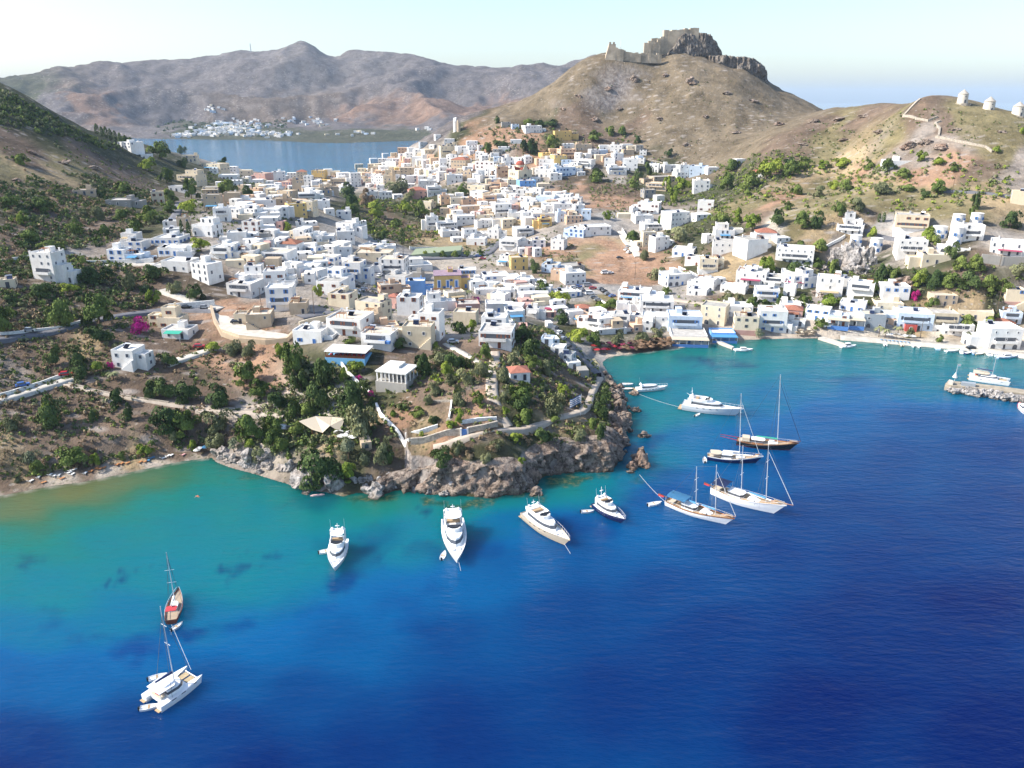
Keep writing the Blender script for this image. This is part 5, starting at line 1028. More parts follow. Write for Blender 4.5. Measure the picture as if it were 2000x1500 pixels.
random.seed(11)
for (u, v, w, h, c) in rest:
    P = at(u, v); k = mpp(P); small_house(P, w*k, max(2.8, h*k), max(5, w*k*.8), R(random.uniform(0, 25)), c)
FILL = [([(590,352),(700,340),(800,305),(860,290),(870,350),(800,372),(700,368),(600,392)], 130), ([(870,300),(960,300),(1000,320),(1140,300),(1140,350),(1000,360),(880,360)], 80), ([(880,395),(1000,370),(1130,395),(1150,430),(1000,450),(880,440)], 100), ([(430,345),(560,345),(600,400),(560,440),(470,430),(430,400)], 55),
        ([(1170,295),(1260,295),(1260,330),(1190,340)], 8), ([(560,440),(640,440),(700,500),(600,560),(470,540),(430,480)], 45), ([(900,560),(1060,560),(1100,620),(980,610)], 30), ([(1120,625),(1260,625),(1280,650),(1180,655)], 8)]
def in_poly(u, v, poly):
    c = False; n = len(poly)
    for i in range(n):
        x1, y1 = poly[i]; x2, y2 = poly[(i+1) % n]
        if (y1 > v) != (y2 > v) and u < (x2-x1)*(v-y1)/(y2-y1)+x1: c = not c
    return c
for poly, cnt in FILL:
    us = [p[0] for p in poly]; vs_ = [p[1] for p in poly]; k = 0; g = 0
    while k < cnt and g < 4000:
        g += 1; u = random.uniform(min(us), max(us)); v = random.uniform(min(vs_), max(vs_))
        if not in_poly(u, v, poly): continue
        P = at(u, v)
        if any((P.x-a)**2+(P.y+3-b_)**2 < (r*.6)**2 for a, b_, r in FOOT[-3000:]): continue
        W = random.uniform(4.5, 8.5); small_house(P, W, random.uniform(2.9, 6.5), random.uniform(5, 8), R(random.uniform(-25, 28)), random.choice('wwwwwwwwcctop')); FOOT.append((P.x, P.y, W*.8)); k += 1
for (u0, v0, su, sv, n) in [(440,250,55,9,120),(520,262,70,5,50),(400,262,40,5,40),(420,215,25,6,10),(610,238,60,7,22),(700,262,60,4,10),(480,245,50,9,40),(830,255,25,4,4),(360,266,30,3,16)]:
    for i in range(n):
        u = random.gauss(u0, su*.5); v = min(random.gauss(v0, sv*.6), 270)
        P = at(u, v)
        if P.y < 2150 or P.y > 3200: continue
        W = random.uniform(7, 14); small_house(P, W, random.uniform(3.5, 7), random.uniform(7, 11), R(random.uniform(-20, 30)), random.choice('wwwwwwwcl'))
tag(far.link('distant_houses'), 'small white and cream houses packed between the larger ones and across the bay', 'houses', kind='stuff')
# ---------------------------------------------------------------- trees and bushes
def leaf_cloud(seed, n, leaf, lobes, flat=.8, shape='round'):
    rs = np.random.default_rng(seed)
    if shape == 'cypress':
        z = rs.random(n)**.8; ang = rs.random(n)*6.283; rad = np.sin(np.clip(z*.93+.07, 0, 1)*np.pi)**.6*.5*(.55+.45*rs.random(n)**.4); c = np.stack([np.cos(ang)*rad, np.sin(ang)*rad, z*2], 1)
    else:
        lc = rs.normal(size=(lobes, 3))*np.array([.42, .42, .3]); lc[:, 2] += .62*flat; lr = rs.uniform(.32, .58, lobes)
        k = rs.integers(0, lobes, n); d = rs.normal(size=(n, 3)); d /= np.linalg.norm(d, axis=1)[:, None]
        d[:, 2] = np.abs(d[:, 2])*1.0-.25*rs.random(n)
        c = lc[k]+d*(lr[k]*(.80+.22*rs.random(n)))[:, None]; c[:, 2] = np.maximum(c[:, 2]*flat, .03)
    nrm = c-np.array([0, 0, .45 if shape != 'cypress' else 1.0]); 
    if shape == 'cypress': nrm[:, 2] *= .2
    nrm /= np.linalg.norm(nrm, axis=1)[:, None]+1e-6; nrm += rs.normal(size=(n, 3))*.42; nrm /= np.linalg.norm(nrm, axis=1)[:, None]
    a = np.cross(nrm, rs.normal(size=(n, 3))); a /= np.linalg.norm(a, axis=1)[:, None]; b = np.cross(nrm, a)
    s = (leaf*(.6+.8*rs.random(n)))[:, None]
    zz = np.percentile(c[:, 2], 98); rr = np.percentile(np.hypot(c[:, 0], c[:, 1]), 96)
    if shape != 'cypress': c = c/np.array([rr, rr, zz])*np.array([.95, .95, 1.0])
    v = np.stack([c-a*s, c-b*s*.6+nrm*s*.15, c+a*s, c+b*s*.8+nrm*s*.15], 1)
    return v.reshape(-1, 3)
def leaf_mesh(name, v, mats, smooth=False):
    return mesh_np(name, v, np.arange(len(v)).reshape(-1, 4), mats)
CROWN = {}
for kd in 'gdoymbp':
    CROWN[kd] = [leaf_mesh('crown', leaf_cloud(50+ord(kd)*7+i, 2400 if kd in 'gdoy' else 1300, .066 if kd not in 'p' else .055, 13 if kd in 'gdo' else 9, .95 if kd in 'gyp' else .8), [LEAF[kd]]) for i in range(4)]
CROWN['c'] = [leaf_mesh('crown', leaf_cloud(900+i, 380, .10, 1, shape='cypress'), [LEAF['d']]) for i in range(3)]
def palm_mesh(seed):
    rs = random.Random(seed); vs = []; fs = []
    for i in range(18):
        a = i*2.4+rs.uniform(-.2, .2); up = rs.uniform(.1, .75); prev = None
        for j in range(6):
            t = j/5; r = t*1.0; z = .15+up*t*1.3-1.1*t*t; w = .13*math.sin(math.pi*(t*.85+.12))
            c = Vector((math.cos(a)*r, math.sin(a)*r, z)); s = Vector((-math.sin(a), math.cos(a), 0))*w
            vs += [c+s+Vector((0, 0, -w*.5)), c, c-s+Vector((0, 0, -w*.5))]
            if j: o = len(vs)-6; fs += [(o, o+1, o+4, o+3), (o+1, o+2, o+5, o+4)]
    return mesh_np('fronds', vs, np.array(fs), [LEAF['o']])
PALM = [palm_mesh(i) for i in range(2)]
def trunk_mesh(i):
    rs = random.Random(i); b = MB(); b.tube((0, 0, -1), (.06, .03, .45), .075, .05, BARK, 6)
    for k in range(4):
        a = k*1.6+rs.random(); b.tube((.06, .03, .42), (math.cos(a)*.38, math.sin(a)*.38, .8), .04, .015, BARK, 5)
    return b.mesh('trunk', True)
TRUNK = [trunk_mesh(i) for i in range(3)]
PTRUNK = (lambda b: (b.tube((0, 0, -1), (0, 0, 1), .06, .045, BARK, 8), b.mesh('trunk'))[1])(MB())
TT_ = '''120 640 66 62 g;196 635 80 70 g;8 650 60 70 g;196 669 60 36 d;272 650 44 30 m;301 595 40 34 y;137 575 40 22 y;344 572 34 22 o;383 585 44 32 d;253 565 40 36 o;182 552 80 34 d;300 548 60 36 d;80 580 60 26 d;160 518 26 16 g;118 530 34 14 m;110 712 40 40 d;155 715 40 40 d;160 735 46 30 d;192 728 30 24 y;214 722 18 14 m;222 742 24 20 a;105 830 56 66 d;98 834 30 60 y;27 840 36 26 o;228 790 34 36 d;254 818 22 30 d;182 820 22 20 d;322 775 70 40 d;367 780 60 40 d;430 790 62 46 d;296 775 40 30 d;330 712 50 22 d;330 835 80 50 d;362 848 60 54 g;425 840 66 44 o;486 862 70 62 g;540 850 50 44 g;480 748 62 48 g;508 775 54 40 g;545 800 50 40 d;572 818 40 44 g;575 735 66 76 g;590 762 46 44 d
632 760 66 70 d;622 800 60 60 d;602 815 40 34 g;418 688 40 22 y;455 690 46 24 o;487 692 40 24 o;545 695 24 24 y;580 850 36 28 g;550 885 34 36 g;530 868 46 30 g;458 882 36 28 p;490 875 24 20 y;424 875 46 34 o;508 900 34 26 o;378 880 20 22 y;284 893 34 26 y;238 896 26 14 g;190 908 28 24 y;140 908 80 42 g;65 922 46 50 p;75 925 34 28 g;35 942 18 12 o;340 860 26 18 o;688 805 80 70 d;708 855 76 74 o;627 938 105 70 d;680 895 52 50 p;683 942 38 52 y;708 905 34 26 o;748 900 40 50 o;760 905 30 40 d;672 750 18 40 y;697 727 40 22 y;722 775 22 12 m;702 742 16 10 m
826 730 50 44 d;855 712 60 34 o;872 734 32 28 y;858 705 12 10 m;915 748 46 34 o;890 720 60 30 d;895 790 36 40 o;943 735 28 34 o;935 790 26 26 g;880 752 30 20 o;850 772 30 24 o;790 800 26 16 d;815 815 34 20 g;838 790 22 20 o;847 825 24 14 d;898 826 26 30 y;882 840 26 20 y;768 815 18 12 y;825 852 14 10 y;923 648 24 24 y;897 650 36 20 d;948 700 36 28 g;1002 706 38 24 o;982 745 34 34 o;1020 670 60 40 d;1032 700 56 44 d;1066 732 40 30 o;1038 722 40 28 g;1015 780 60 40 g;1020 800 56 34 d;1095 775 42 26 y;1082 812 60 46 o;988 815 18 22 y;1027 828 44 30 g;985 782 24 20 o;1083 822 30 10 g;1013 834 14 12 g
1062 865 52 30 d;862 902 56 28 d;892 888 30 26 o;1008 862 30 18 y;950 902 24 18 o;1016 905 24 12 y;968 876 34 16 o;1128 860 44 26 o;1158 838 28 22 g;1175 815 36 30 d;1178 790 32 34 d;1172 855 26 34 d;962 880 28 14 b;918 895 28 14 b;780 680 40 20 d;682 670 30 12 g;725 650 22 14 g;852 680 22 12 y;1098 632 36 26 d;1130 668 50 28 y;1160 675 50 26 g;1205 673 34 26 o;1250 667 36 18 o;1285 660 30 20 o;1095 600 50 30 y;1060 575 40 26 g;1043 532 24 24 d;914 586 20 24 a;925 588 24 8 m
1482 660 22 20 p;1600 640 28 18 g;1716 658 20 26 a;1728 660 18 24 a;1753 655 18 22 a;1775 660 16 18 o;1834 668 16 14 g;1888 670 20 20 o;1892 635 36 20 g;1930 640 34 22 y;1910 650 20 14 y;1418 592 30 22 o;1444 595 26 20 o;1468 605 36 24 g;1496 608 34 22 g;1524 598 22 22 d;1570 592 26 16 g;1618 600 56 24 y;1569 618 22 16 g;1496 530 38 28 y;1545 540 46 32 d;1570 536 30 22 d;1598 525 24 20 g;1626 538 26 30 g;1604 490 40 22 g;1563 480 20 10 g;1722 548 34 30 d;1745 545 34 20 g;1804 545 28 20 g;1792 560 30 26 y;1825 560 50 36 d;1857 562 50 32 g;1895 562 50 30 d;1928 568 40 30 g;1958 572 40 26 g;1874 530 40 34 g;1908 530 34 36 g;1860 505 30 30 d;1707 570 28 22 g;1985 535 34 20 o;1818 600 30 20 g;1788 586 17 19 m;1775 575 30 12 d
1496 350 50 40 y;1460 372 50 40 g;1420 372 40 38 g;1515 338 40 26 y;1430 335 40 22 g;1540 345 36 30 g;1542 322 24 14 d;1574 328 24 20 g;1558 336 30 16 g;1604 330 34 16 y;1643 325 50 16 y;1695 332 24 18 g;1732 336 30 24 g;1768 346 36 16 g;1798 316 26 20 y;1864 334 22 16 g;1832 322 30 12 y;1830 378 36 24 g;1804 384 24 14 d;1772 372 34 12 g;1725 378 50 20 o;1654 372 40 20 g;1628 370 30 16 y;1598 384 30 20 o;1556 380 30 18 g;1675 412 44 24 o;1640 424 30 28 g;1540 410 20 16 g;1520 440 40 28 d;1570 445 40 30 g;1598 446 30 30 d;1460 382 18 12 g;1470 450 36 36 y;1440 438 24 30 y;1410 440 40 22 g;1904 408 18 30 d;1896 430 14 26 g;1972 442 46 28 d;1704 468 24 24 y;1810 475 34 30 y;1716 434 7 16 c;1725 434 8 17 c;1826 480 24 20 g;1945 298 18 12 y;1995 262 14 12 y
735 424 50 30 y;690 420 40 22 g;792 420 32 26 y;822 424 34 30 g;715 402 36 36 b;682 388 36 34 d;688 408 40 30 d;775 380 60 28 o;800 394 30 22 o;700 455 20 40 d;786 478 12 30 c;748 470 26 18 d;770 445 40 16 g;1077 290 30 24 g;1052 246 40 10 d;1080 247 34 12 d;1030 243 24 10 g;972 240 14 12 d;1162 276 30 20 g;1192 264 24 16 g;1217 264 22 16 g;975 286 34 10 d;1035 300 40 26 d;952 300 20 20 g;1165 356 44 24 g;1245 352 20 20 d;1238 370 24 24 g;1266 346 18 26 d;1305 372 24 26 y;1315 395 26 30 y;1332 378 34 30 y;1308 306 20 14 d;1245 278 16 12 d;1185 428 20 16 y;905 382 26 22 g;1290 445 24 22 g;1240 470 36 18 g;1258 508 24 18 o;1330 470 60 26 o;865 502 18 12 g;890 502 18 12 g;912 501 16 11 g;940 500 16 12 g;830 500 10 10 y;848 500 10 10 y
85 415 60 34 g;18 405 50 26 g;42 320 34 18 g;196 385 26 18 d;242 380 48 24 g;148 460 34 36 g;205 462 30 22 g;265 455 34 26 g;195 430 30 24 o;290 435 50 36 g;240 430 40 20 g;330 415 34 22 g;43 440 24 24 y;168 425 22 14 o;60 472 60 22 g;88 485 60 14 g;375 390 40 46 g;370 415 44 24 y;328 358 30 28 g;335 395 40 24 g;317 310 50 36 g;292 335 34 26 y;245 282 30 14 g;440 380 50 32 g;483 392 28 32 d;392 492 42 32 y;357 462 8 30 c;370 462 9 32 c;360 328 24 18 d;355 300 20 14 d;438 325 20 16 d;560 450 20 16 y;200 268 9 18 c;208 270 9 20 c;217 274 9 20 c;226 278 9 20 c;236 282 9 20 c;246 284 8 18 c;256 288 8 18 c;190 262 9 18 c;622 580 22 24 y;700 585 12 12 d;1175 605 40 14 y;1200 600 36 16 g;1300 575 20 14 g;1340 545 24 20 g;1330 555 20 14 g;1285 545 40 22 o'''
KN = dict(g='green pine', d='dark green bushy tree', o='grey-green olive tree', y='bright lime-green tree', m='magenta bougainvillea', b='dry brown bush', p='pale feathery tamarisk', c='slim dark cypress', a='palm')
KO = dict(g='pine_tree', d='carob_tree', o='olive_tree', y='lime_green_tree', m='bougainvillea', b='dry_bush', p='tamarisk_tree', c='cypress_tree', a='palm_tree')
TREEPOS = []
random.seed(5)
for i, row in enumerate(TT_.replace('\n', ';').split(';')):
    q_ = row.split(); u, v, w, h = map(float, q_[:4]); kd = q_[4]
    P = at(u, v); k = mpp(P); W, H = w*k*(.5 if w < 40 else .45), h*k*(.85 if h > 30 else 1)
    g = empty(KO[kd], P, random.uniform(0, 6.28)); g['category'] = 'palm tree' if kd == 'a' else 'bush' if kd in 'bm' else 'tree'; g['group'] = 'trees and bushes of the town and slopes'
    if kd == 'a':
        t = link('trunk', PTRUNK, g); t.scale = (3.5, 3.5, H*.62); c = link('crown', PALM[i % 2], g, (0, 0, H*.66)); c.scale = (W*1.25, W*1.25, H*.42)
    elif kd == 'c':
        c = link('crown', CROWN['c'][i % 3], g); c.scale = (W*2, W*2, H*.55); t = link('trunk', PTRUNK, g); t.scale = (3, 3, H*.25)
    else:
        lift = .08*H if kd in 'gyp' and h > 18 else -.06*H
        c = link('crown', CROWN[kd][i % 4], g, (0, 0, lift)); c.scale = (W*.98, W*.98, H-lift)
        t = link('trunk', TRUNK[i % 3], g); t.scale = (W, W, H*.6)
    size = 'small' if W < 3 else 'large' if W > 6.5 else 'mid-sized'
    key, d = place_label(f'{size} {KN[kd]}', u, v); LBLQ.append((g, key, d)); TREEPOS.append((P.x, P.y, W))
# undergrowth: bushes nobody could count, one joined mesh, scattered by area (photo outline, density per 100 m2, kinds, size m)
ZONES = [([(0,176),(60,206),(120,241),(200,276),(262,296),(230,298),(100,268),(0,246)], 2.4, 'dgdo', (2.5, 5.5)), ([(0,240),(200,295),(330,335),(320,380),(200,350),(0,330)], .45, 'ogod', (1.0, 2.8)), ([(0,330),(200,350),(320,380),(330,430),(200,480),(0,500)], 1.6, 'gddob', (1.4, 3.8)),
 ([(0,500),(200,500),(300,540),(300,600),(100,640),(0,650)], 2.4, 'ddgob', (1.5, 3.5)), ([(0,660),(300,620),(420,690),(600,690),(600,850),(400,890),(0,940)], 2.4, 'ddogbb', (.9, 2.4)), ([(560,700),(700,720),(780,860),(760,900),(600,900),(480,880)], 4, 'dgodo', (1.3, 3)),
 ([(760,730),(960,690),(970,830),(800,860),(745,800)], 4.5, 'ogobdy', (.8, 2.0)), ([(965,720),(1060,640),(1170,720),(1150,800),(1000,830)], 5, 'oggdbo', (.9, 2.4)), ([(830,885),(990,850),(1150,825),(1205,800),(1205,880),(1100,890),(850,905)], 14, 'gbbodyg', (.8, 2.2)), ([(1150,800),(1190,740),(1215,790),(1200,860)], 9, 'dgo', (.8, 2)),
 ([(680,380),(830,380),(870,430),(860,470),(740,475),(700,440)], 2.0, 'gdoyb', (1.5, 4)), ([(1150,350),(1240,340),(1270,400),(1200,430),(1150,400)], 1.8, 'goob', (1.2, 3)), ([(960,250),(1240,255),(1260,290),(1150,290),(1000,300),(900,290)], .9, 'dgo', (1.5, 4)),
 ([(1260,300),(1420,320),(1800,300),(1990,330),(1990,400),(1700,430),(1400,450),(1280,420)], 1.0, 'gyog', (1.2, 3.8)), ([(1280,430),(1400,450),(1400,540),(1290,520)], 1.6, 'ogdo', (1.2, 3)), ([(1480,520),(1700,520),(2000,540),(2000,600),(1700,600),(1450,600)], 2.2, 'gdog', (1.2, 3.2)), ([(1050,470),(1130,480),(1130,520),(1060,520)], 1.2, 'ob', (1, 2)),
 ([(980,238),(1180,135),(1350,128),(1540,205),(1450,320),(1250,290)], .22, 'dob', (.8, 2)), ([(1600,232),(1800,212),(2000,245),(2000,300),(1800,290),(1500,310)], .9, 'odg', (.8, 2.2)), ([(420,330),(600,350),(620,470),(450,500),(340,430)], .8, 'dgo', (1.2, 3)), ([(580,480),(760,500),(900,600),(1050,640),(900,690),(640,640)], .35, 'dgoy', (.9, 2)), ([(900,450),(1120,450),(1120,600),(950,600)], .8, 'dog', (1, 2.4)),
 ([(860,300),(1130,300),(1130,440),(880,440)], .6, 'dgo', (1.2, 2.8)), ([(1300,560),(1450,560),(1450,610),(1300,600)], .9, 'ogy', (1, 2.2)), ([(1860,560),(2000,570),(2000,640),(1880,640)], 1.2, 'oyb', (1, 2.4)), ([(540,255),(900,255),(900,272),(540,272)], .05, 'd', (8, 14)), ([(300,235),(560,235),(560,268),(300,268)], .03, 'd', (7, 12))]
BUSH = {kd: [leaf_cloud(3000+ord(kd)+j, 40, .26, 4, .8) for j in range(5)] for kd in 'gdoyb'}
acc = {kd: [] for kd in 'gdoyb'}; rb = random.Random(99); total = 0
fp = np.array(FOOT) if FOOT else np.zeros((1, 3)); tp = np.array(TREEPOS)
for poly, dens, kinds, (sa, sb) in ZONES:
    W3 = [at(u, v) for u, v in poly]; xs = [p.x for p in W3]; ys = [p.y for p in W3]
    pxy = np.array([(p.x, p.y) for p in W3]); area = abs(sum(xs[i]*ys[(i+1) % len(xs)]-xs[(i+1) % len(xs)]*ys[i] for i in range(len(xs))))/2
    n = int(min(area*dens*(6.5 if min(ys) > 330 else 14)/100, 3200)); c_ = np.stack([np.array([rb.uniform(min(xs), max(xs)) for _ in range(n*3)]), np.array([rb.uniform(min(ys), max(ys)) for _ in range(n*3)])], 1)
    c_ = c_[inside(c_, pxy)][:n]
    cl = fbm(c_[:, 0], c_[:, 1], 28, 3, 61)
    for (x, y), q_ in zip(c_, cl):
        if q_ < rb.uniform(-.5, .15): continue
        if ((fp[:, 0]-x)**2+(fp[:, 1]-y)**2 < (fp[:, 2]*.85)**2).any(): continue
        z = ground(x, y)
        if z < .8: continue
        s = rb.uniform(sa, sb)*rb.uniform(.7, 1.1)*.5; kd = rb.choice(kinds); v = rb.choice(BUSH[kd]); a = rb.uniform(0, 6.28); ca, sn = math.cos(a), math.sin(a)
        acc[kd].append(np.stack([(v[:, 0]*ca-v[:, 1]*sn)*s*1.15+x, (v[:, 0]*sn+v[:, 1]*ca)*s*1.15+y, v[:, 2]*s*1.25+z-.1*s], 1)); total += 1
vs = []; mi = []
for i, kd in enumerate('gdoyb'):
    if acc[kd]: vv = np.concatenate(acc[kd]); vs.append(vv); mi.append(np.full(len(vv)//4, i))
vs = np.concatenate(vs)
me = mesh_np('scrub', vs, np.arange(len(vs)).reshape(-1, 4), [LEAF[k_] for k_ in 'gdoyb'], np.concatenate(mi))
tag(link('scrub', me), 'low scrub and bushes growing over the slopes', 'scrub', kind='stuff')
print('bushes', total, 'tris', len(vs)//2)
# ---------------------------------------------------------------- boats; local x runs from stern to bow
def berth(stern, bow):
    a, b = Vector(sea(*stern)), Vector(sea(*bow)); d = b-a
    return Vector((*(a+b)/2, 0)), d.length, math.atan2(d.y, d.x)
class Hull:
    def __init__(s, L, B, fb, rise=.5, sterns=.85, full=.4, rake=.9, power=2.2, tumble=.97):
        s.L, s.B, s.fb, s.rise, s.st, s.full, s.rake, s.pw, s.tb = L, B, fb, rise, sterns, full, rake, power, tumble
    def half(s, t):
        if t < s.full: k = s.st+(1-s.st)*math.sin(t/s.full*math.pi/2)
        else: k = max(0, 1-((t-s.full)/(1-s.full))**s.pw)
        return s.B/2*k
    def sheer(s, t): return s.fb*(1+s.rise*max(0, t-.3)**2*2+(.10*(1-t/.3)**2 if t < .3 else 0)*s.rise)
    def pt(s, t, side, f):        # f: 0 keel .. 1 rail
        h = s.sheer(t); z = {0: -.5, 1: -.04, 2: .12, 3: h*.45, 4: h*.84, 5: h}[f]; hb = s.half(t)
        k = {0: 0, 1: .78, 2: .82, 3: .93, 4: .97, 5: 1}[f]; k = k if t < .5 else k*(1-(1-f/5)*.35*(t-.5)*2)
        x = -s.L/2+t*s.L+(s.rake*max(z, 0)*max(0, t-.55)/.45*.7)
        return (x, side*hb*k, z)
    def build(s, parent, mats, bulwark=.35, deckmat=TEAK, n=18, deckname='deck'):
        """mats: colours of the strakes between keel, waterline, boot line, belly, belt and rail"""
        b = MB(); T = [i/(n-1) for i in range(n)]; T[-1] = .995
        for side in (1, -1):
            for k in range(5):
                for i in range(n-1):
                    q = [s.pt(T[i], side, k), s.pt(T[i+1], side, k), s.pt(T[i+1], side, k+1), s.pt(T[i], side, k+1)]
                    b.add(q if side < 0 else q[::-1], [(0, 1, 2, 3)], mats[k])
        for k in range(5): b.add([s.pt(0, 1, k), s.pt(0, -1, k), s.pt(0, -1, k+1), s.pt(0, 1, k+1)], [(3, 2, 1, 0)], mats[k])
        # rail cap and inner bulwark
        for side in (1, -1):
            for i in range(n-1):
                a, c = s.pt(T[i], side, 5), s.pt(T[i+1], side, 5); ai, ci = (a[0], a[1]*.9, a[2]), (c[0], c[1]*.9, c[2])
                q = [a, c, ci, ai]; b.add(q if side < 0 else q[::-1], [(0, 1, 2, 3)], mats[4])
                q = [ai, ci, (ci[0], ci[1], ci[2]-bulwark), (ai[0], ai[1], ai[2]-bulwark)]; b.add(q if side < 0 else q[::-1], [(0, 1, 2, 3)], mats[4])
        b.link('hull', parent)
        d = MB()
        for i in range(n-1):
            a, c = s.pt(T[i], 1, 5), s.pt(T[i+1], 1, 5); z0, z1 = a[2]-bulwark+.02, c[2]-bulwark+.02
            d.add([(a[0], a[1]*.91, z0), (a[0], -a[1]*.91, z0), (c[0], -c[1]*.91, z1), (c[0], c[1]*.91, z1)], [(0, 1, 2, 3)], deckmat)
        d.link(deckname, parent)
    def X(s, t): return -s.L/2+t*s.L
def house_outline(x0, x1, w, nose=.35, n=5, tail=.92):
    """plan of a deck house, rounded in front; counter-clockwise"""
    pts = [(x0, w/2*tail), (x0, -w/2*tail)]
    xs = x1-(x1-x0)*nose
    pts.append((xs, -w/2))
    for i in range(1, n):
        a = i/n*math.pi-math.pi/2; pts.append((xs+(x1-xs)*math.cos(a), w/2*math.sin(a)))
    pts.append((xs, w/2)); return pts
def shrink(p, fx, fy, cx, dx=0): return [((x-cx)*fx+cx+dx, y*fy) for x, y in p]
def layer(parent, name, pts, z0, z1, mat, fx=.93, fy=.9, dx=0, glass=None, gname='windows'):
    cx = sum(p[0] for p in pts)/len(pts); top = shrink(pts, fx, fy, cx, dx)
    b = MB(); b.prism(pts, z0, z1, mat, top=[(*p, z1) for p in top] if False else top); b.link(name, parent)
    if glass:
        g0, g1 = glass; lerp = lambda f: [(a[0]+(c[0]-a[0])*f, a[1]+(c[1]-a[1])*f) for a, c in zip(pts, top)]
        o = lambda P: [((x-cx)*1.012+cx, y*1.02) for x, y in P]
        b = MB(); b.prism(o(lerp(g0)), z0+(z1-z0)*g0, z0+(z1-z0)*g1, GLASS, top=o(lerp(g1)), cap=False); b.link(gname, parent)
    return top
def rail(parent, hull, t0, t1, mat=ALU, h=.8, name='guard_rail'):
    b = MB(); T = [t0+(t1-t0)*i/8 for i in range(9)]
    for side in (1, -1):
        P = [Vector(hull.pt(t, side, 5)) for t in T]; P = [Vector((p.x, p.y*.97, p.z)) for p in P]
        for a, c in zip(P, P[1:]): b.tube(a+Vector((0, 0, h)), c+Vector((0, 0, h)), .035, .035, mat, 4)
        for p in P: b.tube(p, p+Vector((0, 0, h)), .03, .03, mat, 4)
    b.link(name, parent)
def motor_yacht(stern, bow, beam, fb, hm, label, fly=True, hard=True, arch=True, tall=1.0, cat='yacht', stripe=None, pads=True, L=None, screen=(.25, .8), mastz=1.6):
    P, L0, rot = berth(stern, bow); L = L or L0
    g = empty('motor_yacht', P, rot); tag(g, label, cat, 'boats moored in the bays')
    H = Hull(L, beam, fb, .45, .92, .35, 1.2, 2.3)
    st = stripe or hm; H.build(g, [hm, BLK, hm, hm, st], .3, GEL if pads else TEAK)
    z = fb*1.0; 
    b = MB(); b.box(H.X(0)-L*.07, H.X(0)-.01, -beam*.42, beam*.42, .35, .5, TEAK); b.link('swim_platform', g)
    low = house_outline(H.X(.14), H.X(.80), beam*.80, .55, 6); t = layer(g, 'saloon', low, z*.85, z+1.5*tall, GEL, .80, .84, -L*.025, glass=(.48, .84))
    cx = H.X(.78); b = MB()
    for sx in (-1, 1): b.box(H.X(.80), H.X(.88), sx*beam*.12-.3, sx*beam*.12+.3, H.sheer(.84)-.28, H.sheer(.84)-.05, GEL)
    b.link('sun_pads', g)
    if fly:
        z1 = z+1.5*tall; deckp = house_outline(H.X(.10), H.X(.56), beam*.74, .4, 6)
        b = MB(); b.prism(deckp, z1+.003, z1+.15, GEL); b.link('flybridge_deck', g)
        b = MB(); rim = deckp; inn = shrink(rim, .93, .9, H.X(.33)); n = len(rim); zz = z1+.153
        vs = [(*p, zz) for p in rim]+[(*p, zz+.75) for p in rim]+[(*p, zz+.75) for p in inn]+[(*p, zz) for p in inn]
        b.add(vs, [f for i in range(1, n) for j in [(i+1) % n] for f in ((i, j, j+n, i+n), (i+n, j+n, j+2*n, i+2*n), (i+2*n, j+2*n, j+3*n, i+3*n))], GEL); b.link('flybridge_coaming', g)
        b = MB(); b.box(H.X(.24), H.X(.30), -beam*.26, beam*.26, zz, zz+.55, TEAK); b.link('flybridge_sofa', g)
        b = MB(); b.box(H.X(.42), H.X(.46), -beam*.16, beam*.16, zz, zz+.7, BLK); b.link('helm_console', g)
        ws = MB(); a = H.X(.50); ws.add([(a, -beam*.30, zz+.7), (a, beam*.30, zz+.7), (a-.5, beam*.26, zz+1.15), (a-.5, -beam*.26, zz+1.15)], [(0, 1, 2, 3), (3, 2, 1, 0)], GLASS); ws.link('windscreen', g)
        if hard:
            hp = house_outline(H.X(.10), H.X(.40), beam*.66, .25, 5); b = MB(); b.prism(hp, zz+1.95, zz+2.1, GEL); b.link('hardtop', g)
            b = MB()
            for sx in (-1, 1):
                for xx in (.13, .34): b.tube((H.X(xx), sx*beam*.29, zz+.7), (H.X(xx)+.2, sx*beam*.27, zz+1.96), .06, .06, GEL, 5)
            b.link('hardtop_struts', g)
        zt = zz+(2.1 if hard else .75)
    else:
        zt = z+1.5*tall
    if arch:
        ax = H.X(.16); b = MB(); zb = zt-(1.2 if hard else 0)
        for sx in (-1, 1): b.prism([(ax-.4, sx*beam*.36-.1), (ax+.3, sx*beam*.36-.1), (ax+.3, sx*beam*.36+.1), (ax-.4, sx*beam*.36+.1)], z+.8, zt, GEL)
        b.box(ax-.4, ax+.3, -beam*.36, beam*.36, zt+.003, zt+.15, GEL); b.link('radar_arch', g)
        for sx in (-1, 1):
            b = MB(); b.tube((ax, sx*beam*.25, zt+.153), (ax, sx*beam*.25, zt+.5), .3, .32, GEL, 8); b.tube((ax, sx*beam*.25, zt+.5), (ax, sx*beam*.25, zt+.75), .32, .08, GEL, 8); b.link('satellite_dome', g)
        b = MB(); b.tube((ax, 0, zt+.153), (ax-.1, 0, zt+mastz), .1, .05, GEL, 6); b.box(ax-.15, ax+.1, -.5, .5, zt+mastz*.6, zt+mastz*.6+.1, GEL)
        for sx in (-1, 1): b.tube((ax, sx*beam*.34, zt+.1), (ax-.4, sx*beam*.34, zt+2.6), .03, .02, ALU, 4)
        b.link('aerial_mast', g)
    rail(g, H, .5, .985)
    b = MB(); hs = H.sheer(.7); 
    for sx in (-1, 1):
        for tt in (.3, .42, .54, .64):
            p = H.pt(tt, sx, 4); b.box(p[0]-.35, p[0]+.35, min(p[1], p[1]+sx*.02)-.02, max(p[1], p[1]+sx*.02)+.02, p[2]-.12, p[2]+.1, GLASS)
    b.link('portholes', g)
    return g, H
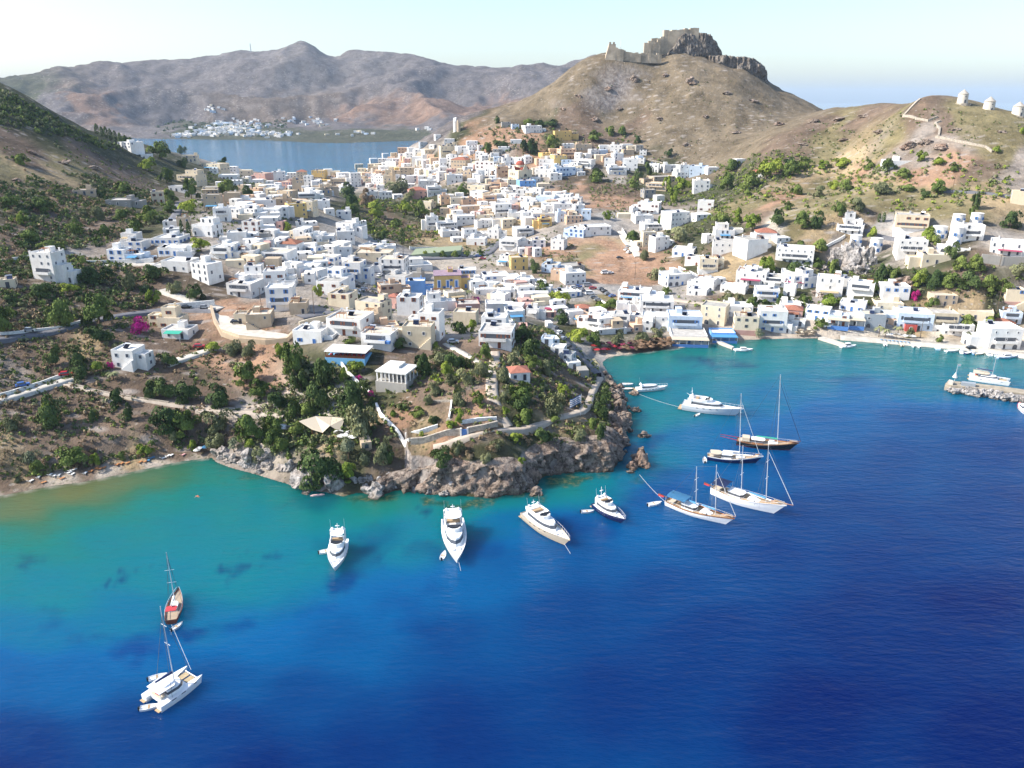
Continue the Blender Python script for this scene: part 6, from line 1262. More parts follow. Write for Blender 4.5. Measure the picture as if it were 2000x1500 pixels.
def sail_hull(g, L, beam, fb, hm, belt, rise=.9, st=.55, deck=TEAK, rake=1.2):
    H = Hull(L, beam, fb, rise, st, .45, rake, 2.0); H.build(g, [BLK, REDP if hm is BLK else hm, hm, hm, belt], .32, deck); return H
def mast(g, x, z0, top, r=.13, spreaders=(.45, .72), w=1.1, boom=0, cover=None, rk=0):
    b = MB(); b.tube((x, 0, z0), (x-rk*(top-z0), 0, top), r, r*.7, ALU, 8); b.link('mast', g)
    b = MB()
    for f in spreaders: z = z0+(top-z0)*f; xr = x-rk*(top-z0)*f; b.tube((xr, -w, z), (xr, w, z), .05, .05, ALU, 5)
    if spreaders: b.link('spreaders', g)
    if boom:
        b = MB(); b.tube((x-.1, 0, z0+1.6), (x-boom, 0, z0+1.8), .1, .08, ALU, 6); b.link('boom', g)
        if cover: b = MB(); b.tube((x-.2, 0, z0+1.85), (x-boom+.2, 0, z0+2.0), .27, .16, cover, 7); b.link('furled_sail', g)
def stays(g, L_, r=.022, mat=None, name='rigging'):
    for a, c in L_: b = MB(); b.tube(a, c, r, r, mat or WIRE, 4); b.link('stay', g)
def h_at(u, v, y):     # height of a masthead seen at (u, v) standing y metres out
    t, r = tr(u, v); return CAM_Z-r*y
# --- the five big motor yachts and the speedboat
motor_yacht((664, 1064), (655, 1116), 4.7, 1.5, GEL, 'small white motor yacht with open flybridge, leftmost of the moored motor yachts')
motor_yacht((884, 1026), (893, 1101), 6.0, 1.9, GEL, 'large white motor yacht seen bow-on with round tender at its side', tall=1.15)
motor_yacht((1031, 1010), (1102, 1065), 5.2, 1.9, GELS, 'beige-hulled white motor yacht with big sloping windscreen', hard=False, tall=1.15, stripe=GELS)
motor_yacht((1166, 990), (1213, 1022), 4.4, 1.4, NAVY, 'navy-hulled white motor yacht with raised radar tower near the islet', hard=False, stripe=NAVY, mastz=2.8)
g, H = motor_yacht((1333, 797), (1436, 812), 5.4, 2.2, simple('pale_grey_gelcoat', (.60, .62, .66), .2, .5), 'long pale grey motor yacht with satellite domes, behind the sailing yachts', hard=False, stripe=GEL, tall=1.1, mastz=3.2)
b = MB(); b.tube((H.X(.97), 0, H.sheer(.95)), (H.X(1.12), 0, H.sheer(1)+.3), .12, .07, WOOD, 6); b.link('bow_pulpit', g)
b = MB(); b.tube((H.X(.2), .6, 4.2), (H.X(.05), 1, 5.4), .08, .05, GEL, 5); b.link('davit_crane', g)
motor_yacht((1243, 764), (1297, 761), 3.4, 1.1, GEL, 'sleek white speedboat close to the coast path rocks', fly=False, hard=False, arch=True, tall=.75, cat='speedboat', mastz=.9)
# --- sailing boats
def gulet(stern, bow, beam, fb, hm, belt, label, masts, awn=None, sprit=1.5, cover=None, top_px=None, dark=False, houses_=True, tent=None, name='gulet', nst=None):
    P, L, rot = berth(stern, bow); g = empty(name, P, rot); tag(g, label, 'sailing boat', 'boats moored in the bays')
    H = sail_hull(g, L, beam, fb, hm, belt); z = fb*.95
    dirx = Vector((math.cos(rot), math.sin(rot)))
    tops = []
    if houses_:
        layer(g, 'deck_house', house_outline(H.X(.28), H.X(.52), beam*.55, .15, 4), z-.25, z+1.0, GEL if not dark else WOOD, .96, .92, glass=(.35, .8))
        b = MB(); b.prism(house_outline(H.X(.27), H.X(.53), beam*.58, .15, 4), z+1.003, z+1.1, GEL); b.link('house_roof', g)
    layer(g, 'fore_cabin', house_outline(H.X(.58), H.X(.78), beam*.42, .3, 4), z-.2, z+.4, GEL, .95, .9)
    for i, sx in enumerate((-.2, .2)):
        b = MB(); b.box(H.X(.60), H.X(.70), sx*beam-.5, sx*beam+.5, z+.401, z+.55, CLOTH['n' if cover == 'n' else 'w']); b.link('sun_mat', g)
    for (t, u, v, boom) in masts:
        x = H.X(t); c = Vector(P[:2])+dirx*x; top = h_at(u, v, c.y); mast(g, x, z-.1, top, .11, (.45, .72) if len(masts) > 1 or boom else (), 1.0, boom, CLOTH.get(cover), rk=.075)
        tops.append((x-.075*(top-z), top))
    bx = H.X(1)+.5; zb = H.sheer(1)+.1
    if sprit: b = MB(); b.tube((H.X(.93), 0, H.sheer(.95)), (bx+sprit, 0, zb+.35), .14, .08, WOOD, 6); b.box(H.X(.97), bx+sprit*.6, -.3, .3, zb+.1, zb+.16, TEAK); b.link('bowsprit', g)
    S = []
    for x, top in tops:
        for sx in (-1, 1):
            S += [((x-.8, sx*beam*.45, z), (x, 0, top*.8)), ((x+.5, sx*beam*.47, z), (x, 0, top*.97))]
    S.append(((bx+sprit, 0, zb+.3), (tops[-1][0], 0, tops[-1][1]))); S.append(((H.X(0), 0, z), (tops[0][0], 0, tops[0][1])))
    if len(tops) > 1: S.append(((tops[0][0], 0, tops[0][1]), (tops[1][0], 0, tops[1][1]*.97)))
    stays(g, S)
    b = MB(); b.tube((bx+sprit-.1, 0, zb+.5), (tops[-1][0]+.35, 0, tops[-1][1]*.88), .065, .04, CLOTH['n' if dark or cover == 'n' else 'w'], 5); b.link('furled_jib', g)
    if awn:
        a0, a1, cl = awn; zz = z+2.1; b = MB(); w = beam*.46; n = 6
        for k in range(n):
            y0, y1 = -w+2*w*k/n, -w+2*w*(k+1)/n; f = lambda y: zz+.28*(1-(y/w)**2)
            b.add([(H.X(a0), y0, f(y0)), (H.X(a1), y0, f(y0)), (H.X(a1), y1, f(y1)), (H.X(a0), y1, f(y1))], [(0, 1, 2, 3), (3, 2, 1, 0)], CLOTH[cl])
        b.link('awning', g)
        for xx in (a0, a1):
            for sx in (-1, 1): b = MB(); b.tube((H.X(xx), sx*w*.95, z-.2), (H.X(xx), sx*w*.95, zz), .05, .05, ALU, 5); b.link('awning_pole', g)
    b = MB(); b.box(H.X(.06), H.X(.14), -beam*.25, beam*.25, z-.2, z+.25, CLOTH['n' if cover == 'n' else 'd']); b.link('stern_cushions', g)
    rail(g, H, .05, .97, h=.6)
    return g, H, tops
g, H, tp = gulet((1438, 866), (1543, 879), 4.8, 1.5, BLK, WOOD, 'dark-hulled wooden gulet with one tall mast and cream sprayhood', [(.76, 1517, 733, 6.5)], sprit=2.2, cover='g', dark=True)
b = MB(); b.box(H.X(.10), H.X(.24), -1.3, 1.3, 1.6, 2.8, CLOTH['d']); b.link('cream_sprayhood', g)
b = MB()
for sx in (-1, 1): b.tube((H.X(.02), sx*1.2, 1.6), (H.X(0)-5, sx*.7, 2.1), .09, .06, REDP, 5)
b.link('stern_davits', g)
g, H, tp = gulet((1381, 896), (1476, 904), 4.3, 1.3, NAVY, GEL, 'navy-hulled sailing yacht with a white mast and cream cockpit awning', [(.66, 1443, 769, 5.0)], sprit=.3, cover='w', name='sailing_yacht')
b = MB(); b.prism(house_outline(H.X(.06), H.X(.30), 3.0, .3), 2.2, 2.5, CLOTH['d']); b.link('cockpit_awning', g)
gulet((1391, 962), (1512, 1003), 5.2, 1.9, GEL, GEL, 'large white two-masted gulet with navy awning, outermost of the rafted sailing boats', [(.47, 1448, 872, 0), (.86, 1498, 869, 5)], awn=(.03, .26, 'n'), sprit=4, cover='b')
g, H, tp = gulet((1302, 984), (1418, 1024), 4.6, 1.35, GEL, WOOD, 'white and wood two-masted gulet with bright blue awning over its stern', [(.50, 1359, 913, 4), (.82, 1396, 910, 4)], awn=(.04, .36, 'b'), sprit=1.8, cover='b')
# two red passerelle / furled flags at the sterns
for (st, bo, lb) in [((1391, 962), (1512, 1003), 'red gangway folded out over the stern of the large white gulet'), ((1302, 984), (1418, 1024), 'red gangway at the stern of the blue-awning gulet')]:
    P, L, rot = berth(st, bo); b = MB(); b.add([(-L/2-2.6, -.3, 2.2), (-L/2, -.3, 1.9), (-L/2, .3, 1.9), (-L/2-2.6, .3, 2.2)], [(0, 1, 2, 3), (3, 2, 1, 0)], WOOD); b.box(-L/2-2.4, -L/2-.8, -.46, -.42, 1.8, 2.25, CLOTH['r']); tag(b.link('gangway', None, P, rot), lb, 'gangway')
# red-bimini sloop, bottom left
P, L, rot = berth((335, 1219), (349, 1166)); g = empty('sailing_yacht', P, rot); tag(g, 'wooden sloop with crimson bimini towed ahead of the catamaran', 'sailing boat', 'boats moored in the bays')
H = sail_hull(g, L, 3.3, 1.0, simple('dark_mahogany', (.16, .055, .035), .4), simple('dark_mahogany_rail', (.20, .08, .05), .4), .6, .7, deck=simple('worn_deck', (.38, .30, .22), .7)); z = .9
layer(g, 'coachroof', house_outline(H.X(.34), H.X(.66), 1.7, .4), z-.2, z+.45, GEL, .95, .9, glass=(.3, .75)); c = Vector(P[:2])+Vector((math.cos(rot), math.sin(rot)))*H.X(.62)
top = h_at(337, 1079, c.y); mast(g, H.X(.62), z, top, .09, (.42, .66), .9, 3.6, CLOTH['w'])
b = MB(); b.prism(house_outline(H.X(.10), H.X(.30), 2.2, .2), z+1.5, z+1.62, CLOTH['r']); b.link('bimini', g)
for sx in (-1, 1): b = MB(); b.tube((H.X(.2), sx, z-.2), (H.X(.2), sx, z+1.5), .03, .03, ALU, 4); b.link('bimini_pole', g)
stays(g, [((H.X(1)+.3, 0, 1.3), (H.X(.62), 0, top)), ((H.X(0), 0, z), (H.X(.62), 0, top)), ((H.X(.6), 1.4, z), (H.X(.62), 0, top*.9)), ((H.X(.6), -1.4, z), (H.X(.62), 0, top*.9))], .03); rail(g, H, .1, .97, h=.5)
def catamaran(stern, bow, label, beam, mast_px, cover, bim):
    P, L, rot = berth(stern, bow); g = empty('catamaran', P, rot); tag(g, label, 'catamaran', 'boats moored in the bays')
    for sx in (-1, 1):
        h = Hull(L, beam*.27, 1.25, .25, .9, .4, .4, 2.4); sub = empty('float', (0, sx*beam*.36, 0)); sub.parent = g
        h.build(sub, [BLK, GEL, GEL, GEL, GEL], .02, GEL, deckname='side_deck')
        b = MB()
        for tt in (.3, .52, .78): 
            for s2 in (-1, 1): p = h.pt(tt, s2, 4); b.box(p[0]-.45, p[0]+.45, p[1]-.03, p[1]+.03, p[2]-.02, p[2]+.18, GLASS)
        b.link('hull_windows', sub)
        b = MB(); b.box(-L/2-.5, -L/2-.01, -beam*.1, beam*.1, .3, .42, TEAK); b.link('transom_step', sub)
    x = lambda t: -L/2+t*L
    b = MB(); b.box(x(.10), x(.72), -beam*.25, beam*.25, .75, 1.28, GEL); b.link('bridge_deck', g)
    layer(g, 'saloon', house_outline(x(.26), x(.72), beam*.70, .45, 6), 1.283, 2.35, GEL, .86, .84, -.3, glass=(.42, .85))
    b = MB(); b.prism(house_outline(x(.08), x(.50), beam*.66, .2, 5), 2.9, 3.02, GEL if bim is None else bim); b.link('hardtop', g)
    for sx in (-1, 1): b = MB(); b.tube((x(.11), sx*beam*.28, 1.28), (x(.11), sx*beam*.28, 2.9), .06, .06, GEL, 5); b.link('hardtop_post', g)
    for sx in (-1, 1): b = MB(); b.box(x(.74), x(.93), sx*beam*.13-beam*.10, sx*beam*.13+beam*.10, 1.12, 1.16, CLOTH['s']); b.link('trampoline', g)
    b = MB(); b.tube((x(.95), -beam*.36, 1.2), (x(.95), beam*.36, 1.2), .09, .09, ALU, 6); b.link('cross_beam', g)
    b = MB(); b.box(x(.12), x(.22), -beam*.22, beam*.22, 1.281, 1.75, CLOTH['d']); b.link('cockpit_seat', g)
    b = MB(); b.box(x(.14), x(.2), -.5, .5, 1.76, 1.95, CLOTH['r']); b.link('cockpit_table', g)
    c = Vector(P[:2])+Vector((math.cos(rot), math.sin(rot)))*x(.56); top = h_at(*mast_px, c.y); mast(g, x(.56), 2.3, top, .11, (.5, .75), .8, L*.42, cover)
    stays(g, [((x(.95), 0, 1.2), (x(.56), 0, top*.95)), ((x(.3), beam*.4, 1.2), (x(.56), 0, top*.9)), ((x(.3), -beam*.4, 1.2), (x(.56), 0, top*.9))], .03)
    return g
g = catamaran((297, 1380), (379, 1324), 'big white catamaran nearest the camera with dinghy at its stern', 6.0, (318, 1184), CLOTH['n'], None)
catamaran((1892, 738), (1970, 750), 'white catamaran moored behind the breakwater', 6.4, (1924, 688), CLOTH['n'], CLOTH['d'])
# --- dinghies and small craft
def dinghy(u, v, L, rot, label, mat=RUBB, cabin=0, cat='dinghy', name='dinghy', w=None, belt=None):
    P = Vector((*sea(u, v), 0)); w = w or L*.42; g = empty(name, P, R(rot)); tag(g, label, cat, 'small boats and dinghies')
    h = Hull(L, w, .38+L*.04, .4, .85, .4, .5, 2.0); h.build(g, [mat, mat, mat, mat, belt or mat], .2, GEL if mat is not RUBB else RUBB, n=9)
    if L < 4.4:
        b = MB(); b.box(h.X(0)-.3, h.X(0)-.02, -.18, .18, 0, .75, BLK); b.link('outboard_motor', g); b = MB(); b.box(-.25, .1, -w*.38, w*.38, .38, .46, TEAK); b.link('bench', g)
    if cabin:
        layer(g, 'wheelhouse', house_outline(h.X(.3), h.X(.68), w*.62, .3, 4), .5, .5+cabin, GEL, .85, .85, glass=(.45, .85))
    return g
dinghy(292, 1384, 3, 15, "grey tender lying across the stern of the nearest catamaran", GEL)
dinghy(866, 1087, 3.0, 80, 'round white inflatable tender beside the large bow-on motor yacht', GEL); dinghy(637, 1079, 3.2, 20, 'white inflatable beside the leftmost motor yacht', GEL)
dinghy(1147, 1001, 3.2, 5, 'white dinghy astern of the navy-hulled motor yacht', RUBB); dinghy(1278, 986, 3.8, 20, 'lone white rowing dinghy left of the blue-awning gulet', GEL)
dinghy(1362, 812, 2.6, 40, 'small white tender alongside the long pale grey motor yacht', GEL); dinghy(346, 1226, 2.4, 60, 'grey inflatable at the stern of the red-bimini sloop', RUBB)
dinghy(1376, 900, 3.0, 80, 'white inflatable lifted at the stern of the navy sailing yacht', RUBB); dinghy(308, 1325, 3.0, 25, 'flat white tender on the far side of the nearest catamaran', GEL)
dinghy(1225, 752, 4.0, -5, 'upper of two slim open boats tied by the coast path', GEL); dinghy(1226, 761, 4.4, -5, 'lower of two slim open boats tied by the coast path', GELS)
dinghy(1452, 685, 7.5, 3, 'white cruiser boat moored off the wooden jetty', GEL, 1.0, 'motor boat', 'small_cruiser'); dinghy(1438, 684, 3.2, 10, 'little grey boat tucked against the jetty end', RUBB)
dinghy(1656, 678, 7.0, 10, 'white fishing cruiser at the tip of the stone pier', GEL, 1.4, 'fishing boat', 'fishing_boat')
for i, (u, v, L, rot, lb, mt, cb_) in enumerate([(1728, 674, 4.2, 70, 'white skiff off the blue beach chairs', GEL, 0), (1760, 675, 3.6, 80, 'cream skiff below the awning restaurant on the quay', GELS, 0), (1783, 677, 3.0, 90, 'tiny white skiff moored off the red house', GEL, 0), (1794, 678, 3.0, 90, 'tiny white skiff just right of another off the red house', GEL, 0),
      (1829, 681, 5.0, 80, 'pale blue boat tied stern-to below the green bush', simple('pale_blue_gelcoat', (.45, .62, .75), .3), 0), (1860, 686, 6.5, 10, 'green and white fishing caique along the quay', GEL, 0), (1878, 688, 4.6, 60, 'white motor boat between the green caique and the navy boat', GEL, .7), (1891, 690, 5.2, 30, 'dark navy boat tied to the quay', NAVY, 0), (1900, 690, 4.2, 80, 'light blue-topped boat beside the dark navy boat', simple('sky_gelcoat', (.30, .50, .80), .3), .5),
      (1913, 692, 5.0, 15, 'cream open boat right of the light blue boat', GELS, 0), (1930, 693, 4.6, 85, 'white boat tied by the quay steps behind the catamaran mast', GEL, .6), (1966, 698, 9.0, 4, 'large pale blue trip boat below the arched hotel', simple('trip_boat_blue', (.40, .52, .70), .3), 1.2), (1998, 800, 9, 75, 'white and red motor boat cut off by the right photo edge', GEL, 1.4)]):
    dinghy(u, v, L, rot, lb, mt, cb_, 'boat', 'moored_boat', belt=SHUT['e'] if i == 5 else (REDP if i == 12 else None))
b = MB(); h = [(-1.9, 0), (-1.2, -.3), (1.2, -.3), (1.9, 0), (1.2, .3), (-1.2, .3)]; b.prism(h, .02, .3, simple('pink_plastic', (.75, .50, .48), .4)); g = b.link('kayak', None, Vector((*sea(620, 968), 0)), R(12)); tag(g, 'pale pink kayak floating by the overhanging slab rock', 'kayak')
# swimmer: a continuous body lying on the water, arms spread
me = bpy.data.meshes.new('person'); bm = bmesh.new()
J = [((0,0,.02),.15),((0,.28,.04),.17),((0,.5,.08),.07),((0,.66,.12),.12),((.25,.42,.03),.06),((.52,.55,0),.045),((.78,.72,-.02),.035),((-.25,.42,.03),.06),((-.55,.36,0),.045),((-.8,.5,-.02),.035),((.1,-.3,-.03),.09),((.14,-.75,-.08),.06),((.14,-1.1,-.1),.045),((-.1,-.3,-.03),.09),((-.16,-.72,-.08),.06),((-.2,-1.05,-.1),.045)]
E = [(0,1),(1,2),(2,3),(1,4),(4,5),(5,6),(1,7),(7,8),(8,9),(0,10),(10,11),(11,12),(0,13),(13,14),(14,15)]
vv = [bm.verts.new(p) for p, _ in J]; [bm.edges.new((vv[a], vv[b_])) for a, b_ in E]; bm.to_mesh(me); bm.free(); me.materials.append(SKIN)
o = link('person', me, loc=Vector((*sea(386, 970), .02)), rotz=R(70)); sk = o.modifiers.new('skin', 'SKIN'); o.modifiers.new('sub', 'SUBSURF').levels = 1
for i, (_, r_) in enumerate(J): me.skin_vertices[0].data[i].radius = (r_, r_)
me.skin_vertices[0].data[0].use_root = True
tag(o, 'swimmer in orange floating on their front off the left beach', 'person')
b = MB(); b.box(-.2, .2, -.25, .1, .1, .2, simple('orange_cloth', (.75, .16, .04), .7)); b.link('swim_vest', o)
# --- mooring lines
def line_(a, c, label, r=.035, sag=0):
    b = MB(); a, c = Vector(a), Vector(c); prev = a
    for i in range(1, 9): t = i/8; p = a.lerp(c, t); p.z -= sag*4*t*(1-t); b.tube(prev, p, r, r, ROPE, 4); prev = p
    tag(b.link('mooring_line'), label, 'rope', 'mooring lines')
S2 = lambda u, v, z=.1: (*sea(u, v, z), z)
line_(S2(1249, 770, 1), S2(1333, 796, 1.2), 'line from the speedboat rocks to the long pale grey yacht', sag=.4); line_(S2(1249, 927, .8), S2(1302, 982, 1.4), 'line from the rock islet to the blue-awning gulet', sag=.4)
line_(S2(373, 1308, 1.2), S2(335, 1220, 1.0), 'tow line between the catamaran and the sloop', .03); line_(S2(1102, 1062, 1.6), S2(1114, 1081, 0), 'anchor line at the bow of the beige-hulled yacht', .05); line_(S2(896, 1098, 1.5), S2(900, 1115, 0), 'anchor chain under the bow of the large bow-on yacht', .05)
# --- breakwater, jetties and pier
def slab(name, px, z0, z1, mat, label=None, cat=None, kind=None):
    pts = [sea(u, v, z1) for u, v in px]; b = MB(); b.prism(pts, z0, z1, mat); o = b.link(name); return tag(o, label, cat, kind=kind)
slab('breakwater', [(1846,750),(1858,753),(1900,757),(1960,764),(2010,770),(2100,783),(2100,776),(2010,762),(1960,755),(1900,748),(1852,743)], -4, 2.3, simple('breakwater_concrete', (.36, .31, .24), .9, .1, var=.25, scale=.5, bump=.3), 'long concrete breakwater with boulders, behind it a catamaran', 'breakwater')
slab('jetty_wall', [(1852,744),(1862,746),(1862,743),(1854,741)], 2.303, 3.6, CONC, 'low block at the tip of the breakwater', 'wall')
slab('breakwater_shelter', [(1878,747),(1906,750),(1906,747),(1878,744)], 2.303, 3.5, WALL['g'], 'grey block on the breakwater beside the catamaran', 'kiosk')
slab('jetty', [(1400,667),(1430,679),(1434,677),(1406,665)], -2, .9, WOOD if False else CONC, 'short tan jetty beside the white cruiser boat', 'jetty')
slab('stone_pier', [(1598,659),(1640,672),(1652,676),(1656,672),(1625,662),(1608,657)], -2, 1.0, CONC, 'low stone pier with a fishing cruiser at its tip', 'pier')
slab('bathing_platform', [(1150,703),(1172,730),(1182,727),(1161,700)], -2, 1.2, simple('weathered_planks', (.36, .31, .18), .9, var=.2, scale=2), 'long olive-brown bathing platform below the coast road', 'platform')
slab('bathing_platform', [(1178,737),(1186,748),(1192,745),(1186,733)], -2, 1.6, simple('straw_mat', (.42, .34, .2), .9, var=.2, scale=2), 'small straw-roofed platform at the end of the coast path', 'platform')
pf = Vector((*sea(1863, 750, 2.3), 2.3)); g = empty('flag_pole', pf); tag(g, 'pole with a small pale flag at the breakwater tip', 'flag'); b = MB(); b.tube((0, 0, 0), (0, 0, 7.6), .08, .05, ALU, 6); b.link('pole', g); b = MB(); b.box(0, 1.1, -.02, .02, 6.9, 7.6, CLOTH['w']); b.link('flag', g)
b = MB(); b.tube((-.1, 0, 2.6), (-.1, 0, 2.65), .9, .9, GELS, 10); b.tube((-.1, 0, 2.65), (-.1, 0, 4.6), .9, .05, ROPE, 8); b.link('net_basket', g)
# ---------------------------------------------------------------- special buildings
# red-domed church
P = at(1026, 358); k = mpp(P); W = 34*k; H = 25*k; g = empty('church', P, R(38)); tag(g, 'large cream church with red dome and red barrel roofs in the upper town', 'church')
cw_ = plaster('church_cream', (.74, .66, .50)); RT = simple('church_red', (.36, .10, .07), .8, .1, var=.2, scale=1)
b = MB(); b.box(-W*.5, W*.5, 0, W*.95, -5, H, cw_); b.link('nave_walls', g)
def vault(b, x0, x1, y0, y1, z, mat, axis):
    n = 8
    for i in range(n):
        a, c = math.pi*i/n, math.pi*(i+1)/n
        if axis == 'y': r = (x1-x0)/2; cx = (x0+x1)/2; q = [(cx-r*math.cos(a), y0, z+r*.7*math.sin(a)), (cx-r*math.cos(c), y0, z+r*.7*math.sin(c)), (cx-r*math.cos(c), y1, z+r*.7*math.sin(c)), (cx-r*math.cos(a), y1, z+r*.7*math.sin(a))]
        else: r = (y1-y0)/2; cy = (y0+y1)/2; q = [(x0, cy-r*math.cos(a), z+r*.7*math.sin(a)), (x0, cy-r*math.cos(c), z+r*.7*math.sin(c)), (x1, cy-r*math.cos(c), z+r*.7*math.sin(c)), (x1, cy-r*math.cos(a), z+r*.7*math.sin(a))]
        b.add(q, [(0, 1, 2, 3), (3, 2, 1, 0)], mat)
b = MB(); vault(b, -W*.22, W*.22, .3, W*.9, H+.01, RT, 'y'); b.link('long_vault', g); b = MB(); vault(b, -W*.48, W*.48, W*.25, W*.7, H+.01, RT, 'x'); b.link('cross_vault', g)
b = MB(); n = 16; cy = W*.48; dr = W*.24; c_ = lambda r, z: [(r*math.cos(2*math.pi*i/n), cy+r*math.sin(2*math.pi*i/n), z) for i in range(n)]
b.prism([p[:2] for p in c_(dr, 0)], H+.02, H+4.2, cw_); b.link('drum', g)
b = MB(); prev = c_(dr*1.08, H+4.2)
for j in range(1, 6):
    a = j/5*math.pi/2; cur = c_(max(dr*1.08*math.cos(a), .05), H+4.2+dr*.9*math.sin(a)); b.add(prev+cur, [(i, (i+1) % n, (i+1) % n+n, i+n) for i in range(n)], RT); prev = cur
b.link('dome', g)
b = MB(); b.prism([(-W*.2, -.15), (W*.2, -.15), (W*.2, .2), (-W*.2, .2)], H+.003, H+W*.3, cw_, top=[(-W*.04, -.15), (W*.04, -.15), (W*.04, .2), (-W*.04, .2)]); b.link('gable', g)
b = MB(); b.prism([(-W*.5-.15, W*.3), (-W*.5+.2, W*.3), (-W*.5+.2, W*.65), (-W*.5-.15, W*.65)][::1], H+.003, H+W*.26, cw_, top=[(-W*.5-.15, W*.44), (-W*.5+.2, W*.44), (-W*.5+.2, W*.51), (-W*.5-.15, W*.51)]); b.link('side_gable', g)
for y in (.3, .45, .6):
    for z in (.2, .6): link('arched_opening', win_mesh(1.1, 2.2, 'n', 'arch'), g, (-W*.5-.01, W*(y+.1), H*z), -math.pi/2)
for x in (-.25, .25): link('arched_opening', win_mesh(1.3, 2.4, 'n', 'arch'), g, (W*x, -.01, H*.25))
link('arched_opening', win_mesh(3.2, 2.4, 'n', 'arch'), g, (0, -.02, H*.5))
# colonnaded, unfinished-looking house on the headland
P = at(764, 766); k = mpp(P); g = empty('colonnaded_house', P, R(-18)); tag(g, 'flat-roofed grey house with a row of columns on a tall concrete base', 'house')
W, D = 66*k, 9.0; zb = 20*k; zt = zb+20*k
b = MB(); b.box(-W*.5, W*.5, 0, D, -4, zb, WALL['s']); b.link('concrete_base', g)
b = MB(); b.box(-W*.44, W*.30, 2.6, D-.4, zb+.003, zt-.3, WALL['s']); b.link('walls', g)
b = MB(); b.box(-W*.5, W*.5, .2, D+.2, zt-.3+.003, zt+.15, ROOF['w']); b.link('roof', g)
b = MB(); b.box(-W*.40, W*.1, 4, D-.2, zt+.153, zt+.9, ROOF['w']); b.link('upper_roof', g)
for i in range(8): b = MB(); x = -W*.46+i*W*.92/7; b.box(x-.16, x+.16, .45, .77, zb+.003, zt-.3, WALL['w']); b.link('column', g)
for i in range(5): b = MB(); x = -W*.38+i*W*.16; b.box(x, x+W*.09, 2.52, 2.6, zb+.3, zt-.9, GLASS); b.link('window', g)
for i in range(4): b = MB(); y = .6+i*2.6; b.box(W*.47, W*.5-.02, y, y+.3, zb+.003, zt-.3, WALL['w']); b.link('column', g)
FOOT.append((P.x, P.y, W*.6))
# blue terrace taverna
P = at(676, 714); k = mpp(P); g = empty('taverna', P, R(-8)); tag(g, 'open-sided taverna with white roof on a bright blue terrace wall', 'restaurant'); W = 84*k; zb = 15*k; zt = zb+12*k
b = MB(); b.box(-W*.5, W*.46, 0, 7.5, -4, zb, plaster('azure_wall', (.22, .52, .82))); b.link('blue_terrace_wall', g)
b = MB(); b.box(-W*.5, W*.5, -.4, 7.8, zt, zt+.18, ROOF['w']); b.link('roof', g)
for i in range(7): b = MB(); x = -W*.48+i*W*.93/6; b.box(x-.09, x+.09, .1, .28, zb+.003, zt-.003, SHUT['n']); b.link('post', g)
b = MB(); b.box(-W*.48, W*.44, .1, .16, zb+.003, zb+.9, SHUT['n']); b.link('railing', g)
b = MB(); b.box(-W*.46, W*.40, 5, 7.4, zb+.003, zt-.003, simple('maroon_interior', (.16, .03, .05), .9)); b.link('back_room', g)
for i in range(8): b = MB(); x = -W*.42+i*W*.11; b.box(x, x+.9, 1.6, 2.5, zb+.004, zb+.75, CLOTH['r']); b.link('table', g)
# round white tower villas
for (u, v, w, h, lb) in [(1876, 444, 24, 22, 'round white tower with slit window, above the others of the villa group'), (1912, 442, 24, 22, 'round white tower on the roof of the terraced white villa'), (1870, 480, 25, 32, 'free-standing slim white round tower in the middle of the villa group'), (1840, 468, 28, 22, 'squat white round tower left of the villa group'), (1674, 488, 23, 25, 'white round tower standing above the grey boulders'), (1714, 495, 24, 26, 'white round tower right of the one above the boulders')]:
    P = at(u, v); k = mpp(P); r = w*k/2; Hh = h*k*1.05; g = empty('round_tower', P); tag(g, lb, 'tower', 'round white villa towers'); n = 20
    ring = lambda s: [(r*s*math.cos(2*math.pi*i/n), r+r*s*math.sin(2*math.pi*i/n)) for i in range(n)]
    b = MB(); b.prism(ring(1.03), -5, Hh, WALL['w'], top=ring(.92)); b.link('walls', g); b = MB(); b.prism(ring(.95), Hh+.003, Hh+.25, WALL['w']); b.link('roof_rim', g)
    for a, z in ((-2.2, .55), (-1.1, .5), (-1.6, .1)):
        q = link('window', win_mesh(.7, 1.5 if z > .2 else 1.9, 'b'), g, (r*1.02*math.cos(a), r+r*1.02*math.sin(a), Hh*z)); q.rotation_euler = (0, 0, a+math.pi/2)
# stretched canvas shade by the left cove
P = at(640, 848); k = mpp(P); b = MB(); s = lambda x, z, y=0: (x*k, y, z*k)
vs = [s(-58, 22, 2), s(-30, 24, 5), s(0, 20, 6), s(28, 20, 5), s(-30, 10, 0), s(-8, 6, -1), s(6, 18, 0), s(26, 8, -1)]
b.add([(x, y, z) for x, y, z in vs], [(0, 4, 5, 1), (1, 5, 6, 2), (2, 6, 7, 3)], CLOTH['d']); b.add([(x, y, z-.05) for x, y, z in vs], [(1, 5, 4, 0), (2, 6, 5, 1), (3, 7, 6, 2)], CLOTH['d'])
g = empty('canvas_shade', P); o = b.link('canvas', g); tag(g, 'sand-coloured stretched canvas shade among the bushes by the cove', 'canopy')
for i in (4, 5, 7, 0, 3): b = MB(); b.tube((vs[i][0], vs[i][1], -1), vs[i], .07, .07, WOOD, 5); b.link('pole', g)
